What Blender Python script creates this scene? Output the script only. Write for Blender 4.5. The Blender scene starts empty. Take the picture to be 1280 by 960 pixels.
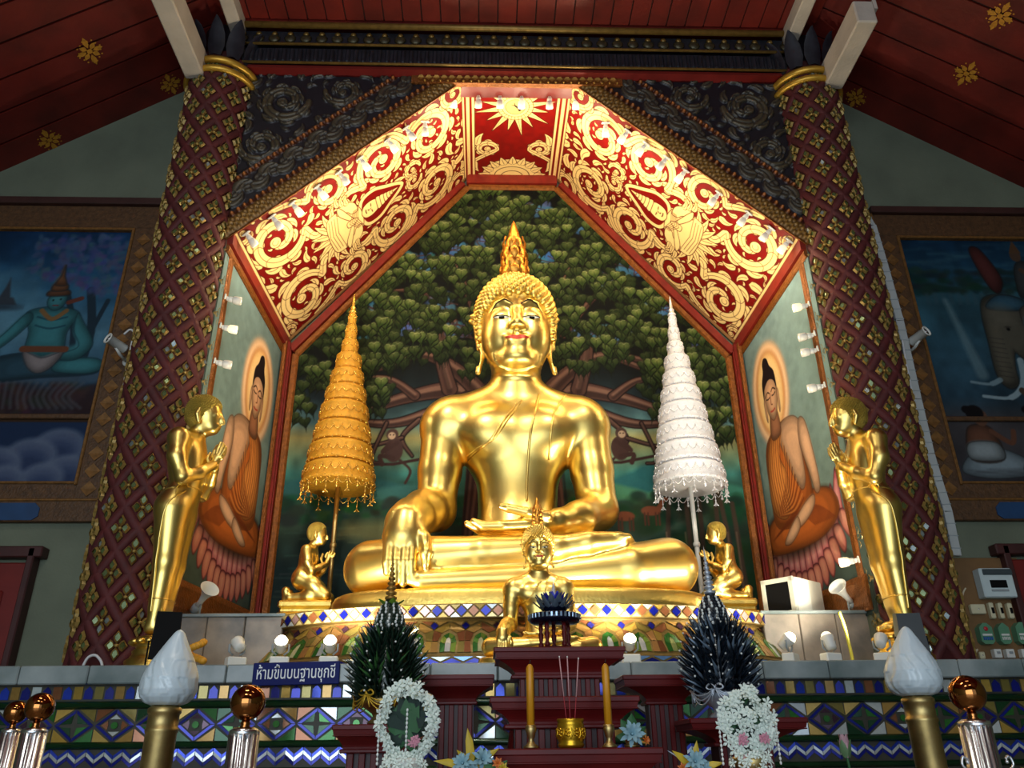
import bpy, math, random
import numpy as np
from mathutils import Vector, Matrix, Euler
from mathutils.bvhtree import BVHTree
random.seed(7)
RNG = np.random.default_rng(11)
PI = math.pi
SC = bpy.context.scene
COL = SC.collection
sin, cos, rad = math.sin, math.cos, math.radians

# ------------------------------------------------------------------ camera
CAM_POS = np.array([-.269, 0, 1.1])
def _axes(pitch, yaw, roll):
    f = np.array([sin(yaw)*cos(pitch), cos(yaw)*cos(pitch), sin(pitch)])
    r = np.array([cos(yaw), -sin(yaw), 0]); u = np.cross(r, f)
    c, s = cos(roll), sin(roll)
    return c*r + s*u, -s*r + c*u, f
CAX = _axes(rad(25), rad(2.03), rad(-.635))
def at(px, py, Y):
    """measured point of the photograph at distance Y, as a place in the hall"""
    d = CAX[2]*1000 + CAX[0]*(px-640) - CAX[1]*(py-480)
    p = CAM_POS + d*(Y-CAM_POS[1])/d[1]
    return Vector(p.tolist())
cd = bpy.data.cameras.new('camera'); cam = bpy.data.objects.new('camera', cd); COL.objects.link(cam)
cd.sensor_width = 36; cd.lens = 36*1000/1280; cd.clip_start = .05; cd.clip_end = 100
M = Matrix([list(CAX[0])+[0], list(CAX[1])+[0], list(-CAX[2])+[0], [0,0,0,1]]).transposed()
M.translation = CAM_POS.tolist(); cam.matrix_world = M
SC.camera = cam

# ------------------------------------------------------------------ colour and materials
def lin1(c):
    c = c/255.0
    return c/12.92 if c <= .04045 else ((c+.055)/1.055)**2.4
def L(r, g, b): return (lin1(r), lin1(g), lin1(b), 1.0)
MATS = {}
def mat(name, col=(180,180,180), rough=.5, metal=0., noise=0., scale=8., bump=0., bscale=30., spec=.5, emit=None, estr=0., trans=0., vcol=False, coat=0., col2=None, rough2=None):
    m = bpy.data.materials.new(name); m.use_nodes = True
    nt = m.node_tree; b = nt.nodes['Principled BSDF']
    b.inputs['Roughness'].default_value = rough; b.inputs['Metallic'].default_value = metal
    b.inputs['Specular IOR Level'].default_value = spec
    b.inputs['Coat Weight'].default_value = coat; b.inputs['Coat Roughness'].default_value = .1
    base = L(*col)
    tc = nt.nodes.new('ShaderNodeTexCoord')
    src = None
    if vcol:
        a = nt.nodes.new('ShaderNodeAttribute'); a.attribute_name = 'Col'; src = a.outputs['Color']
    if noise or col2:
        n = nt.nodes.new('ShaderNodeTexNoise'); n.inputs['Scale'].default_value = scale; n.inputs['Detail'].default_value = 5
        nt.links.new(tc.outputs['Object'], n.inputs['Vector'])
        mx = nt.nodes.new('ShaderNodeMix'); mx.data_type = 'RGBA'
        if src is None:
            mx.inputs['A'].default_value = base
            c2 = L(*col2) if col2 else tuple(c*(1-noise) for c in base[:3])+(1,)
            mx.inputs['B'].default_value = c2
        else:
            nt.links.new(src, mx.inputs['A'])
            mm = nt.nodes.new('ShaderNodeMix'); mm.data_type = 'RGBA'; mm.blend_type = 'MULTIPLY'; mm.inputs['Factor'].default_value = 1
            nt.links.new(src, mm.inputs['A']); mm.inputs['B'].default_value = (1-noise,)*3+(1,)
            nt.links.new(mm.outputs['Result'], mx.inputs['B'])
        rp = nt.nodes.new('ShaderNodeValToRGB'); rp.color_ramp.elements[0].position = .35; rp.color_ramp.elements[1].position = .68
        nt.links.new(n.outputs['Fac'], rp.inputs['Fac']); nt.links.new(rp.outputs['Color'], mx.inputs['Factor'])
        src = mx.outputs['Result']
        if rough2 is not None:
            mr = nt.nodes.new('ShaderNodeMapRange'); mr.inputs['To Min'].default_value = rough; mr.inputs['To Max'].default_value = rough2
            nt.links.new(n.outputs['Fac'], mr.inputs['Value']); nt.links.new(mr.outputs['Result'], b.inputs['Roughness'])
    if src is None: b.inputs['Base Color'].default_value = base
    else: nt.links.new(src, b.inputs['Base Color'])
    if bump:
        n2 = nt.nodes.new('ShaderNodeTexNoise'); n2.inputs['Scale'].default_value = bscale; n2.inputs['Detail'].default_value = 4
        nt.links.new(tc.outputs['Object'], n2.inputs['Vector'])
        bp = nt.nodes.new('ShaderNodeBump'); bp.inputs['Strength'].default_value = bump; bp.inputs['Distance'].default_value = .02
        nt.links.new(n2.outputs['Fac'], bp.inputs['Height']); nt.links.new(bp.outputs['Normal'], b.inputs['Normal'])
    if emit:
        b.inputs['Emission Color'].default_value = L(*emit); b.inputs['Emission Strength'].default_value = estr
    if trans:
        b.inputs['Transmission Weight'].default_value = trans
    MATS[name] = m
    return m

# ------------------------------------------------------------------ objects
def link(name, data, parent=None):
    o = bpy.data.objects.new(name, data); COL.objects.link(o)
    if parent is not None: o.parent = parent
    return o
def tag(o, label=None, cat=None, group=None, kind=None):
    if label: o['label'] = label
    if cat: o['category'] = cat
    if group: o['group'] = group
    if kind: o['kind'] = kind
    return o
def thing(name, label, cat, loc=(0,0,0), rot=(0,0,0), group=None, scale=1):
    o = link(name, None); o.location = loc; o.rotation_euler = rot; o.scale = (scale,)*3
    o.empty_display_size = .1
    return tag(o, label, cat, group)
def struct(o): o['kind'] = 'structure'; return o
def dup(root, loc, rot=(0,0,0), label=None, group=None, scale=None):
    r = root.copy(); COL.objects.link(r); r.location = loc; r.rotation_euler = rot
    if label: r['label'] = label
    if group: r['group'] = group
    if scale: r.scale = (scale,)*3
    for ch in root.children:
        c = ch.copy(); COL.objects.link(c); c.parent = r
        for g in ch.children:
            d = g.copy(); COL.objects.link(d); d.parent = c
    return r

def npmesh(name, V, F, mats, smooth=True, cols=None, fmat=None):
    """numpy verts, quads/tris arrays or list of faces -> mesh"""
    me = bpy.data.meshes.new(name)
    V = np.asarray(V, np.float32)
    if isinstance(F, np.ndarray):
        n, k = F.shape
        me.vertices.add(len(V)); me.vertices.foreach_set('co', V.ravel())
        me.loops.add(n*k); me.loops.foreach_set('vertex_index', F.astype(np.int32).ravel())
        me.polygons.add(n); me.polygons.foreach_set('loop_start', np.arange(0, n*k, k, dtype=np.int32))
        me.update(calc_edges=True)
    else:
        me.from_pydata([tuple(v) for v in V.tolist()], [], F)
    for m in (mats if isinstance(mats, (list, tuple)) else [mats]): me.materials.append(m)
    me.polygons.foreach_set('use_smooth', np.full(len(me.polygons), smooth, bool) if not isinstance(smooth, (list, np.ndarray)) else np.asarray(smooth, bool))
    if fmat is not None: me.polygons.foreach_set('material_index', np.asarray(fmat, np.int32))
    if cols is not None:
        cols = np.asarray(cols, np.float32)
        dom = 'POINT' if len(cols) == len(V) else 'CORNER'
        a = me.color_attributes.new('Col', 'FLOAT_COLOR', dom)
        if cols.shape[1] == 3: cols = np.concatenate([cols, np.ones((len(cols),1), np.float32)], 1)
        a.data.foreach_set('color', cols.astype(np.float32).ravel())
    me.update()
    return me

class MB:
    """collects shapes, builds ONE mesh object"""
    def __init__(s): s.v=[]; s.f=[]; s.m=[]; s.sm=[]; s.c=[]; s.usec=False
    def add(s, verts, faces, mi=0, smooth=False, col=None, xf=None):
        n = len(s.v)
        for p in verts:
            p = Vector(p)
            s.v.append(xf @ p if xf is not None else p)
        for f in faces:
            s.f.append([n+i for i in f]); s.m.append(mi); s.sm.append(smooth); s.c.append(col)
        if col is not None: s.usec = True
        return s
    def box(s, c, d, mi=0, xf=None, bev=0., col=None):
        x,y,z = d[0]/2,d[1]/2,d[2]/2
        T = Matrix.Translation(c)
        if xf is not None: T = xf @ T
        if bev <= 0:
            V = [(a*x,b*y,e*z) for a in (-1,1) for b in (-1,1) for e in (-1,1)]
            F = [(0,1,3,2),(4,6,7,5),(0,4,5,1),(2,3,7,6),(0,2,6,4),(1,5,7,3)]
            return s.add(V,F,mi,False,col,T)
        b = min(bev, x*.9, y*.9, z*.9)
        V=[];idx={}
        for a in (-1,1):
            for bb in (-1,1):
                for e in (-1,1):
                    for ax in range(3):
                        p=[a*(x-b),bb*(y-b),e*(z-b)]
                        p[ax]=(a*x,bb*y,e*z)[ax]
                        idx[(a,bb,e,ax)]=len(V); V.append(p)
        F=[]
        sg=(-1,1)
        for ax in range(3):
            o=[i for i in range(3) if i!=ax]
            for sd in sg:
                def k(u,w):
                    t=[0,0,0]; t[ax]=sd; t[o[0]]=u; t[o[1]]=w
                    return idx[(t[0],t[1],t[2],ax)]
                q=[k(-1,-1),k(1,-1),k(1,1),k(-1,1)]
                if (sd>0) == (ax==1): q=q[::-1]
                F.append(q)
        for ax in range(3):          # edges parallel to ax
            o=[i for i in range(3) if i!=ax]
            for u in sg:
                for w in sg:
                    def k(e,fa):
                        t=[0,0,0]; t[ax]=e; t[o[0]]=u; t[o[1]]=w
                        return idx[(t[0],t[1],t[2],fa)]
                    q=[k(-1,o[0]),k(1,o[0]),k(1,o[1]),k(-1,o[1])]
                    F.append(q)
        for a in sg:
            for bb in sg:
                for e in sg:
                    F.append([idx[(a,bb,e,0)],idx[(a,bb,e,1)],idx[(a,bb,e,2)]])
        return s.add(V,F,mi,False,col,T)
    def lathe(s, prof, n=24, mi=0, xf=None, smooth=True, sx=1., sy=1., a0=0., a1=2*PI, col=None, flute=None):
        full = abs(a1-a0-2*PI) < 1e-6
        k = n if full else n+1
        V=[];F=[]
        for (r,z) in prof:
            for i in range(k):
                a=a0+(a1-a0)*i/n
                q=r*(flute(a,z) if flute else 1)
                V.append((q*cos(a)*sx,q*sin(a)*sy,z))
        for j in range(len(prof)-1):
            for i in range(n):
                i2=(i+1)%k
                F.append((j*k+i,j*k+i2,(j+1)*k+i2,(j+1)*k+i))
        if full:
            if prof[0][0]>1e-5: F.append(tuple(range(k))[::-1])
            if prof[-1][0]>1e-5: F.append(tuple((len(prof)-1)*k+i for i in range(k)))
        return s.add(V,F,mi,smooth,col,xf)
    def tube(s, path, r, n=8, mi=0, xf=None, smooth=True, caps=True, closed=False, col=None, flat=None):
        P=[Vector(p) for p in path]; N=len(P)
        R=r if isinstance(r,(list,tuple)) else [r]*N
        V=[];F=[]
        prev=None
        for i in range(N):
            a=P[i-1] if (i>0 or closed) else P[i]; b=P[(i+1)%N] if (i<N-1 or closed) else P[i]
            t=(b-a)
            if t.length<1e-9: t=Vector((0,0,1))
            t.normalize()
            if prev is None:
                up=Vector((0,0,1)) if abs(t.z)<.9 else Vector((0,1,0))
                u=t.cross(up).normalized()
            else:
                u=(prev-t*prev.dot(t))
                u=u.normalized() if u.length>1e-6 else t.orthogonal().normalized()
            prev=u; w=t.cross(u)
            for j in range(n):
                an=2*PI*j/n
                V.append(P[i]+(u*cos(an)+w*sin(an)*(flat or 1))*R[i])
        for i in range(N if closed else N-1):
            for j in range(n):
                F.append((i*n+j,i*n+(j+1)%n,((i+1)%N)*n+(j+1)%n,((i+1)%N)*n+j))
        if caps and not closed:
            F.append(tuple(range(n))[::-1]); F.append(tuple((N-1)*n+j for j in range(n)))
        return s.add(V,F,mi,smooth,col,xf)
    def sphere(s, c, r, n=12, m=8, mi=0, xf=None, smooth=True, col=None):
        rr = r if isinstance(r,(list,tuple)) else (r,r,r)
        V=[(0,0,-1)];F=[]
        for j in range(1,m):
            t=-PI/2+PI*j/m
            for i in range(n):
                a=2*PI*i/n; V.append((cos(t)*cos(a),cos(t)*sin(a),sin(t)))
        V.append((0,0,1))
        for i in range(n): F.append((0,1+(i+1)%n,1+i))
        for j in range(m-2):
            for i in range(n):
                F.append((1+j*n+i,1+j*n+(i+1)%n,1+(j+1)*n+(i+1)%n,1+(j+1)*n+i))
        b=1+(m-2)*n; T=len(V)-1
        for i in range(n): F.append((b+i,b+(i+1)%n,T))
        V=[(c[0]+v[0]*rr[0],c[1]+v[1]*rr[1],c[2]+v[2]*rr[2]) for v in V]
        return s.add(V,F,mi,smooth,col,xf)
    def prism(s, poly, d, mi=0, xf=None, col=None, smooth=False):
        """poly in local xy, extruded along z from 0 to d"""
        n=len(poly)
        V=[(p[0],p[1],0) for p in poly]+[(p[0],p[1],d) for p in poly]
        F=[tuple(range(n))[::-1],tuple(n+i for i in range(n))]+[(i,(i+1)%n,n+(i+1)%n,n+i) for i in range(n)]
        return s.add(V,F,mi,smooth,col,xf)
    def frustum(s, c, a, b, h, mi=0, xf=None, col=None):
        """square frustum: bottom (ax,ay), top (bx,by)"""
        V=[(c[0]+sx*a[0]/2,c[1]+sy*a[1]/2,c[2]) for sx,sy in ((-1,-1),(1,-1),(1,1),(-1,1))]+[(c[0]+sx*b[0]/2,c[1]+sy*b[1]/2,c[2]+h) for sx,sy in ((-1,-1),(1,-1),(1,1),(-1,1))]
        F=[(3,2,1,0),(4,5,6,7)]+[(i,(i+1)%4,4+(i+1)%4,4+i) for i in range(4)]
        return s.add(V,F,mi,False,col,xf)
    def mesh(s, name, mats):
        me=bpy.data.meshes.new(name)
        me.from_pydata([tuple(v) for v in s.v],[],s.f)
        for m in (mats if isinstance(mats,(list,tuple)) else [mats]): me.materials.append(m)
        me.polygons.foreach_set('material_index',s.m); me.polygons.foreach_set('use_smooth',s.sm)
        if s.usec:
            a=me.color_attributes.new('Col','FLOAT_COLOR','CORNER')
            arr=[]
            for f,c in zip(s.f,s.c):
                c=c or (1,1,1,1)
                arr+=list(c)*len(f)
            a.data.foreach_set('color',arr)
        me.update(); return me
    def build(s, name, mats, parent=None, label=None):
        o=link(name, s.mesh(name, mats), parent)
        if label: o['label']=label
        return o

def align(p, z, x=None):
    """matrix at p with local z along z"""
    z=Vector(z).normalized()
    x=Vector(x) if x is not None else (Vector((1,0,0)) if abs(z.x)<.9 else Vector((0,1,0)))
    y=z.cross(x).normalized(); x=y.cross(z).normalized()
    m=Matrix((x,y,z)).transposed().to_4x4(); m.translation=Vector(p); return m
def RZ(a): return Matrix.Rotation(a,4,'Z')
def TR(x,y,z): return Matrix.Translation((x,y,z))
def catmull(P, n=8, closed=False):
    P=[np.array(p,float) for p in P]; out=[]; N=len(P)
    rng=range(N if closed else N-1)
    for i in rng:
        p0=P[i-1] if (i>0 or closed) else P[i]; p1=P[i]; p2=P[(i+1)%N]; p3=P[(i+2)%N] if (i+2<N or closed) else p2
        for k in range(n):
            t=k/n
            out.append(.5*((2*p1)+(-p0+p2)*t+(2*p0-5*p1+4*p2-p3)*t*t+(-p0+3*p1-3*p2+p3)*t**3))
    if not closed: out.append(P[-1])
    return out
# ------------------------------------------------------------------ bodies: smooth-blended distance field -> one continuous surface
class SDF:
    def __init__(s, lo, hi, h):
        s.h=h; s.lo=np.array(lo,np.float32); s.n=np.ceil((np.array(hi)-np.array(lo))/h).astype(int)+1
        s.d=np.full(s.n,1.,np.float32)
    def _sub(s, lo, hi):
        a=np.clip(np.floor((np.array(lo)-s.lo)/s.h).astype(int),0,s.n); b=np.clip(np.ceil((np.array(hi)-s.lo)/s.h).astype(int)+1,0,s.n)
        if (b<=a).any(): return None
        ax=[(s.lo[i]+np.arange(a[i],b[i],dtype=np.float32)*s.h) for i in range(3)]
        sl=tuple(slice(a[i],b[i]) for i in range(3))
        return sl,(ax[0][:,None,None],ax[1][None,:,None],ax[2][None,None,:])
    def _put(s, sl, d, k, cut):
        o=s.d[sl]
        if cut: o,d,g=-o,d,-1
        else: g=1
        if k>1e-6:
            hh=np.maximum(k-np.abs(o-d),0)/k
            r=np.minimum(o,d)-hh*hh*k*.25
        else: r=np.minimum(o,d)
        s.d[sl]=r*g
    def cone(s, a, b, ra, rb, k=.03, cut=False, sq=(1,1,1)):
        a=np.array(a,np.float32); b=np.array(b,np.float32); sq=np.array(sq,np.float32)
        m=max(ra,rb)*max(1,sq.max())+k+3*s.h
        q=s._sub(np.minimum(a,b)-m,np.maximum(a,b)+m)
        if q is None: return s
        sl,X=q
        A=a/sq; B=b/sq; ba=B-A; L2=float(ba@ba)+1e-12
        P=[X[i]/sq[i]-A[i] for i in range(3)]
        t=np.clip((P[0]*ba[0]+P[1]*ba[1]+P[2]*ba[2])/L2,0,1)
        d=np.sqrt((P[0]-t*ba[0])**2+(P[1]-t*ba[1])**2+(P[2]-t*ba[2])**2)-(ra+t*(rb-ra))
        s._put(sl,d*float(sq.min()),k,cut); return s
    def chain(s, pts, rs, k=.03, kin=None, cut=False):
        for i in range(len(pts)-1): s.cone(pts[i],pts[i+1],rs[i],rs[i+1],k if i==0 or kin is None else kin,cut)
        return s
    def ball(s, c, r, k=.03, cut=False, rot=None):
        c=np.array(c,np.float32); r=np.array(r if hasattr(r,'__len__') else (r,r,r),np.float32)
        m=(r.max() if rot is not None else r)+k+3*s.h
        q=s._sub(c-m,c+m)
        if q is None: return s
        sl,X=q
        P=[X[i]-c[i] for i in range(3)]
        if rot is not None:
            R=np.array(Euler(rot).to_matrix(),np.float32).T
            P=[R[i,0]*P[0]+R[i,1]*P[1]+R[i,2]*P[2] for i in range(3)]
        k0=np.sqrt((P[0]/r[0])**2+(P[1]/r[1])**2+(P[2]/r[2])**2)
        k1=np.sqrt((P[0]/r[0]**2)**2+(P[1]/r[1]**2)**2+(P[2]/r[2]**2)**2)+1e-6
        s._put(sl,k0*(k0-1)/k1,k,cut); return s
    def mesh(s, smooth=1):
        d=s.d; h=s.h
        S=d<0; nx,ny,nz=s.n
        cnt=np.zeros((nx-1,ny-1,nz-1),np.int8)
        offs=[(i,j,k) for i in (0,1) for j in (0,1) for k in (0,1)]
        for i,j,k in offs: cnt+=S[i:nx-1+i,j:ny-1+j,k:nz-1+k]
        C=np.argwhere((cnt>0)&(cnt<8))
        idx=np.full(cnt.shape,-1,np.int32); idx[C[:,0],C[:,1],C[:,2]]=np.arange(len(C))
        val=np.stack([d[C[:,0]+i,C[:,1]+j,C[:,2]+k] for i,j,k in offs],1)
        acc=np.zeros((len(C),3),np.float32); w=np.zeros(len(C),np.float32)
        for e0 in range(8):
            for e1 in range(e0+1,8):
                o0,o1=np.array(offs[e0]),np.array(offs[e1])
                if np.abs(o0-o1).sum()!=1: continue
                x=(val[:,e0]<0)!=(val[:,e1]<0)
                t=val[x,e0]/(val[x,e0]-val[x,e1])
                acc[x]+=o0+t[:,None]*(o1-o0); w[x]+=1
        V=s.lo+h*(C+acc/w[:,None])
        Q=[]
        for ax in range(3):
            o=[i for i in range(3) if i!=ax]
            sl0=[slice(1,-1)]*3; sl1=[slice(1,-1)]*3
            sl0[ax]=slice(0,-1); sl1[ax]=slice(1,None)
            a=S[tuple(sl0)]; b=S[tuple(sl1)]
            for sign in (0,1):
                E=np.argwhere(a&~b if sign==0 else b&~a)
                E=E+np.array([0 if i==ax else 1 for i in range(3)])
                def cell(da,db):
                    c=E.copy(); c[:,o[0]]+=da; c[:,o[1]]+=db
                    return idx[c[:,0],c[:,1],c[:,2]]
                q=np.stack([cell(-1,-1),cell(0,-1),cell(0,0),cell(-1,0)],1)
                flip=(sign==1)^(ax==1)
                Q.append(q[:,::-1] if flip else q)
        F=np.concatenate(Q); F=F[(F>=0).all(1)]
        for _ in range(smooth):
            acc=np.zeros_like(V); w=np.zeros(len(V),np.float32)
            for i in range(4):
                for j in (1,3):
                    np.add.at(acc,F[:,i],V[F[:,(i+j)%4]]); np.add.at(w,F[:,i],1)
            V=V*.4+.6*acc/np.maximum(w,1)[:,None]
        return V.astype(np.float32),F
def bvh_of(V,F): return BVHTree.FromPolygons([tuple(v) for v in V.tolist()],[tuple(f) for f in F.tolist()])
def on_surface(bvh, pts, dirn, lift=.002):
    out=[]
    d=Vector(dirn).normalized()
    for p in pts:
        hit=bvh.ray_cast(Vector(p)-d*2,d)
        if hit[0] is not None: out.append(hit[0]+hit[1]*lift*(1 if hit[1].dot(d)<0 else -1))
    return out
# ------------------------------------------------------------------ painted surfaces: a painter that colours the points of a fine grid
class Canvas:
    """x right, y up, metres; ppm points per metre"""
    def __init__(s, x0, y0, x1, y1, ppm, bg=(0,0,0)):
        s.x0,s.y0,s.ppm=x0,y0,ppm; s.w=int(round((x1-x0)*ppm))+1; s.h=int(round((y1-y0)*ppm))+1
        s.sx=(s.w-1)/(x1-x0); s.sy=(s.h-1)/(y1-y0)
        s.a=np.zeros((s.h,s.w,3),np.float32); s.a[:]=np.array(bg,np.float32)
        s.X,s.Y=np.meshgrid(np.linspace(x0,x1,s.w,dtype=np.float32),np.linspace(y0,y1,s.h,dtype=np.float32))
    def _win(s, lo, hi):
        i0=max(int((lo[0]-s.x0)*s.sx)-1,0); i1=min(int((hi[0]-s.x0)*s.sx)+3,s.w)
        j0=max(int((lo[1]-s.y0)*s.sy)-1,0); j1=min(int((hi[1]-s.y0)*s.sy)+3,s.h)
        if i1<=i0 or j1<=j0: return None
        return slice(j0,j1),slice(i0,i1)
    def blend(s, w, m, col):
        m=m[...,None] if m.ndim==2 else m
        s.a[w]=s.a[w]*(1-m)+np.array(col,np.float32)*m
    def poly(s, pts, col, alpha=1., soft=None):
        P=np.array(pts,np.float32); f=soft or .6/s.sx
        w=s._win(P.min(0)-f,P.max(0)+f)
        if w is None: return
        X=s.X[w];Y=s.Y[w]; ins=np.zeros(X.shape,bool); dm=np.full(X.shape,1e9,np.float32)
        n=len(P)
        for i in range(n):
            x1,y1=P[i]; x2,y2=P[(i+1)%n]
            if y1!=y2:
                c=((y1>Y)!=(y2>Y))&(X<(x2-x1)*(Y-y1)/(y2-y1)+x1); ins^=c
            dx,dy=x2-x1,y2-y1; l=dx*dx+dy*dy+1e-12
            t=np.clip(((X-x1)*dx+(Y-y1)*dy)/l,0,1)
            dm=np.minimum(dm,(X-x1-t*dx)**2+(Y-y1-t*dy)**2)
        sd=np.sqrt(dm)*np.where(ins,1,-1)
        s.blend(w,np.clip(sd/(2*f)+.5,0,1)*alpha,col)
    def ell(s, c, r, col, alpha=1., rot=0., soft=None):
        r=r if hasattr(r,'__len__') else (r,r); f=soft or .6/s.sx
        m=max(r)+f; w=s._win((c[0]-m,c[1]-m),(c[0]+m,c[1]+m))
        if w is None: return
        X=s.X[w]-c[0];Y=s.Y[w]-c[1]
        if rot: X,Y=X*cos(rot)+Y*sin(rot),-X*sin(rot)+Y*cos(rot)
        k=np.sqrt((X/r[0])**2+(Y/r[1])**2); sd=(1-k)*min(r)
        s.blend(w,np.clip(sd/(2*f)+.5,0,1)*alpha,col)
    def line(s, pts, r, col, alpha=1., soft=None):
        """round brush with varying radius"""
        P=np.array(pts,np.float32); n=len(P)
        R=np.array(r if hasattr(r,'__len__') else [r]*n,np.float32); f=soft or .6/s.sx
        m=R.max()+f; w=s._win(P.min(0)-m,P.max(0)+m)
        if w is None: return
        X=s.X[w];Y=s.Y[w]; sd=np.full(X.shape,-1e9,np.float32)
        for i in range(n-1):
            x1,y1=P[i]; dx,dy=P[i+1]-P[i]; l=dx*dx+dy*dy+1e-12
            t=np.clip(((X-x1)*dx+(Y-y1)*dy)/l,0,1)
            sd=np.maximum(sd,R[i]+t*(R[i+1]-R[i])-np.sqrt((X-x1-t*dx)**2+(Y-y1-t*dy)**2))
        s.blend(w,np.clip(sd/(2*f)+.5,0,1)*alpha,col)
    def rect(s, x0,y0,x1,y1,col,alpha=1.,soft=None): s.poly([(x0,y0),(x1,y0),(x1,y1),(x0,y1)],col,alpha,soft)
    def vgrad(s, stops):
        ys=[p for p,_ in stops]
        for c in range(3): s.a[...,c]=np.interp(s.Y,ys,[q[c] for _,q in stops])
    def noise(s, amt, cell):
        n=int(max(s.w,s.h)/(cell*s.ppm))+3
        g=RNG.random((n,n)).astype(np.float32)
        u=(s.X-s.x0)/cell; v=(s.Y-s.y0)/cell
        i=np.clip(u.astype(int),0,n-2); j=np.clip(v.astype(int),0,n-2); fu=u-i; fv=v-j
        fu=fu*fu*(3-2*fu); fv=fv*fv*(3-2*fv)
        q=(g[j,i]*(1-fu)+g[j,i+1]*fu)*(1-fv)+(g[j+1,i]*(1-fu)+g[j+1,i+1]*fu)*fv
        s.a*=(1+amt*(q-.5)*2)[...,None]
    def build(s, name, m, place, keep=None, parent=None, heights=None, label=None):
        """place(X,Y[,H]) -> (x,y,z) arrays; keep(X,Y)->bool mask of points kept"""
        H=heights if heights is not None else np.zeros_like(s.X)
        x,y,z=place(s.X,s.Y,H)
        V=np.stack([np.broadcast_to(x,s.X.shape),np.broadcast_to(y,s.X.shape),np.broadcast_to(z,s.X.shape)],-1).reshape(-1,3)
        I=np.arange(s.w*s.h).reshape(s.h,s.w)
        F=np.stack([I[:-1,:-1],I[:-1,1:],I[1:,1:],I[1:,:-1]],-1).reshape(-1,4)
        a=np.clip(s.a,0,255)/255; c=np.where(a<=.04045,a/12.92,((a+.055)/1.055)**2.4).reshape(-1,3)
        if keep is not None:
            K=keep(s.X,s.Y).reshape(-1); F=F[K[F].all(1)]
            used=np.zeros(len(V),bool); used[F.ravel()]=True
            mp=np.cumsum(used)-1; V=V[used]; c=c[used]; F=mp[F]
        o=link(name,npmesh(name,V,F,m,True,c),parent)
        if label: o['label']=label
        return o
def in_poly(X,Y,P):
    ins=np.zeros(X.shape,bool); n=len(P)
    for i in range(n):
        x1,y1=P[i]; x2,y2=P[(i+1)%n]
        if y1!=y2: ins^=((y1>Y)!=(y2>Y))&(X<(x2-x1)*(Y-y1)/(y2-y1)+x1)
    return ins
# ------------------------------------------------------------------ materials
GOLD=mat('polished_gold',(252,217,122),.26,1.,noise=.12,scale=5.,bump=.03,bscale=14,rough2=.38)
GOLDLEAF=mat('gold_leaf_on_bronze',(248,208,108),.33,1.,noise=.25,scale=9.,bump=.1,bscale=60)
ORANGEGOLD=mat('orange_gilding',(230,160,66),.36,1.,noise=.25,scale=20,bump=.1,bscale=60)
BRASS=mat('aged_brass',(206,180,118),.42,1.,noise=.3,scale=14,bump=.04,bscale=40)
STEEL=mat('stainless_steel',(222,224,228),.24,1.,noise=.06,scale=20)
BALLBRASS=mat('mirror_brass',(168,108,58),.05,1.,noise=.1,scale=10)
WHITEEYE=mat('eye_white',(225,222,205),.6,noise=.05,spec=.2)
BLACKP=mat('black_paint',(20,15,12),.7,noise=.2,spec=.1)
LIPRED=mat('lip_red',(196,60,40),.35,.3,noise=.15,scale=30)
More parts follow.
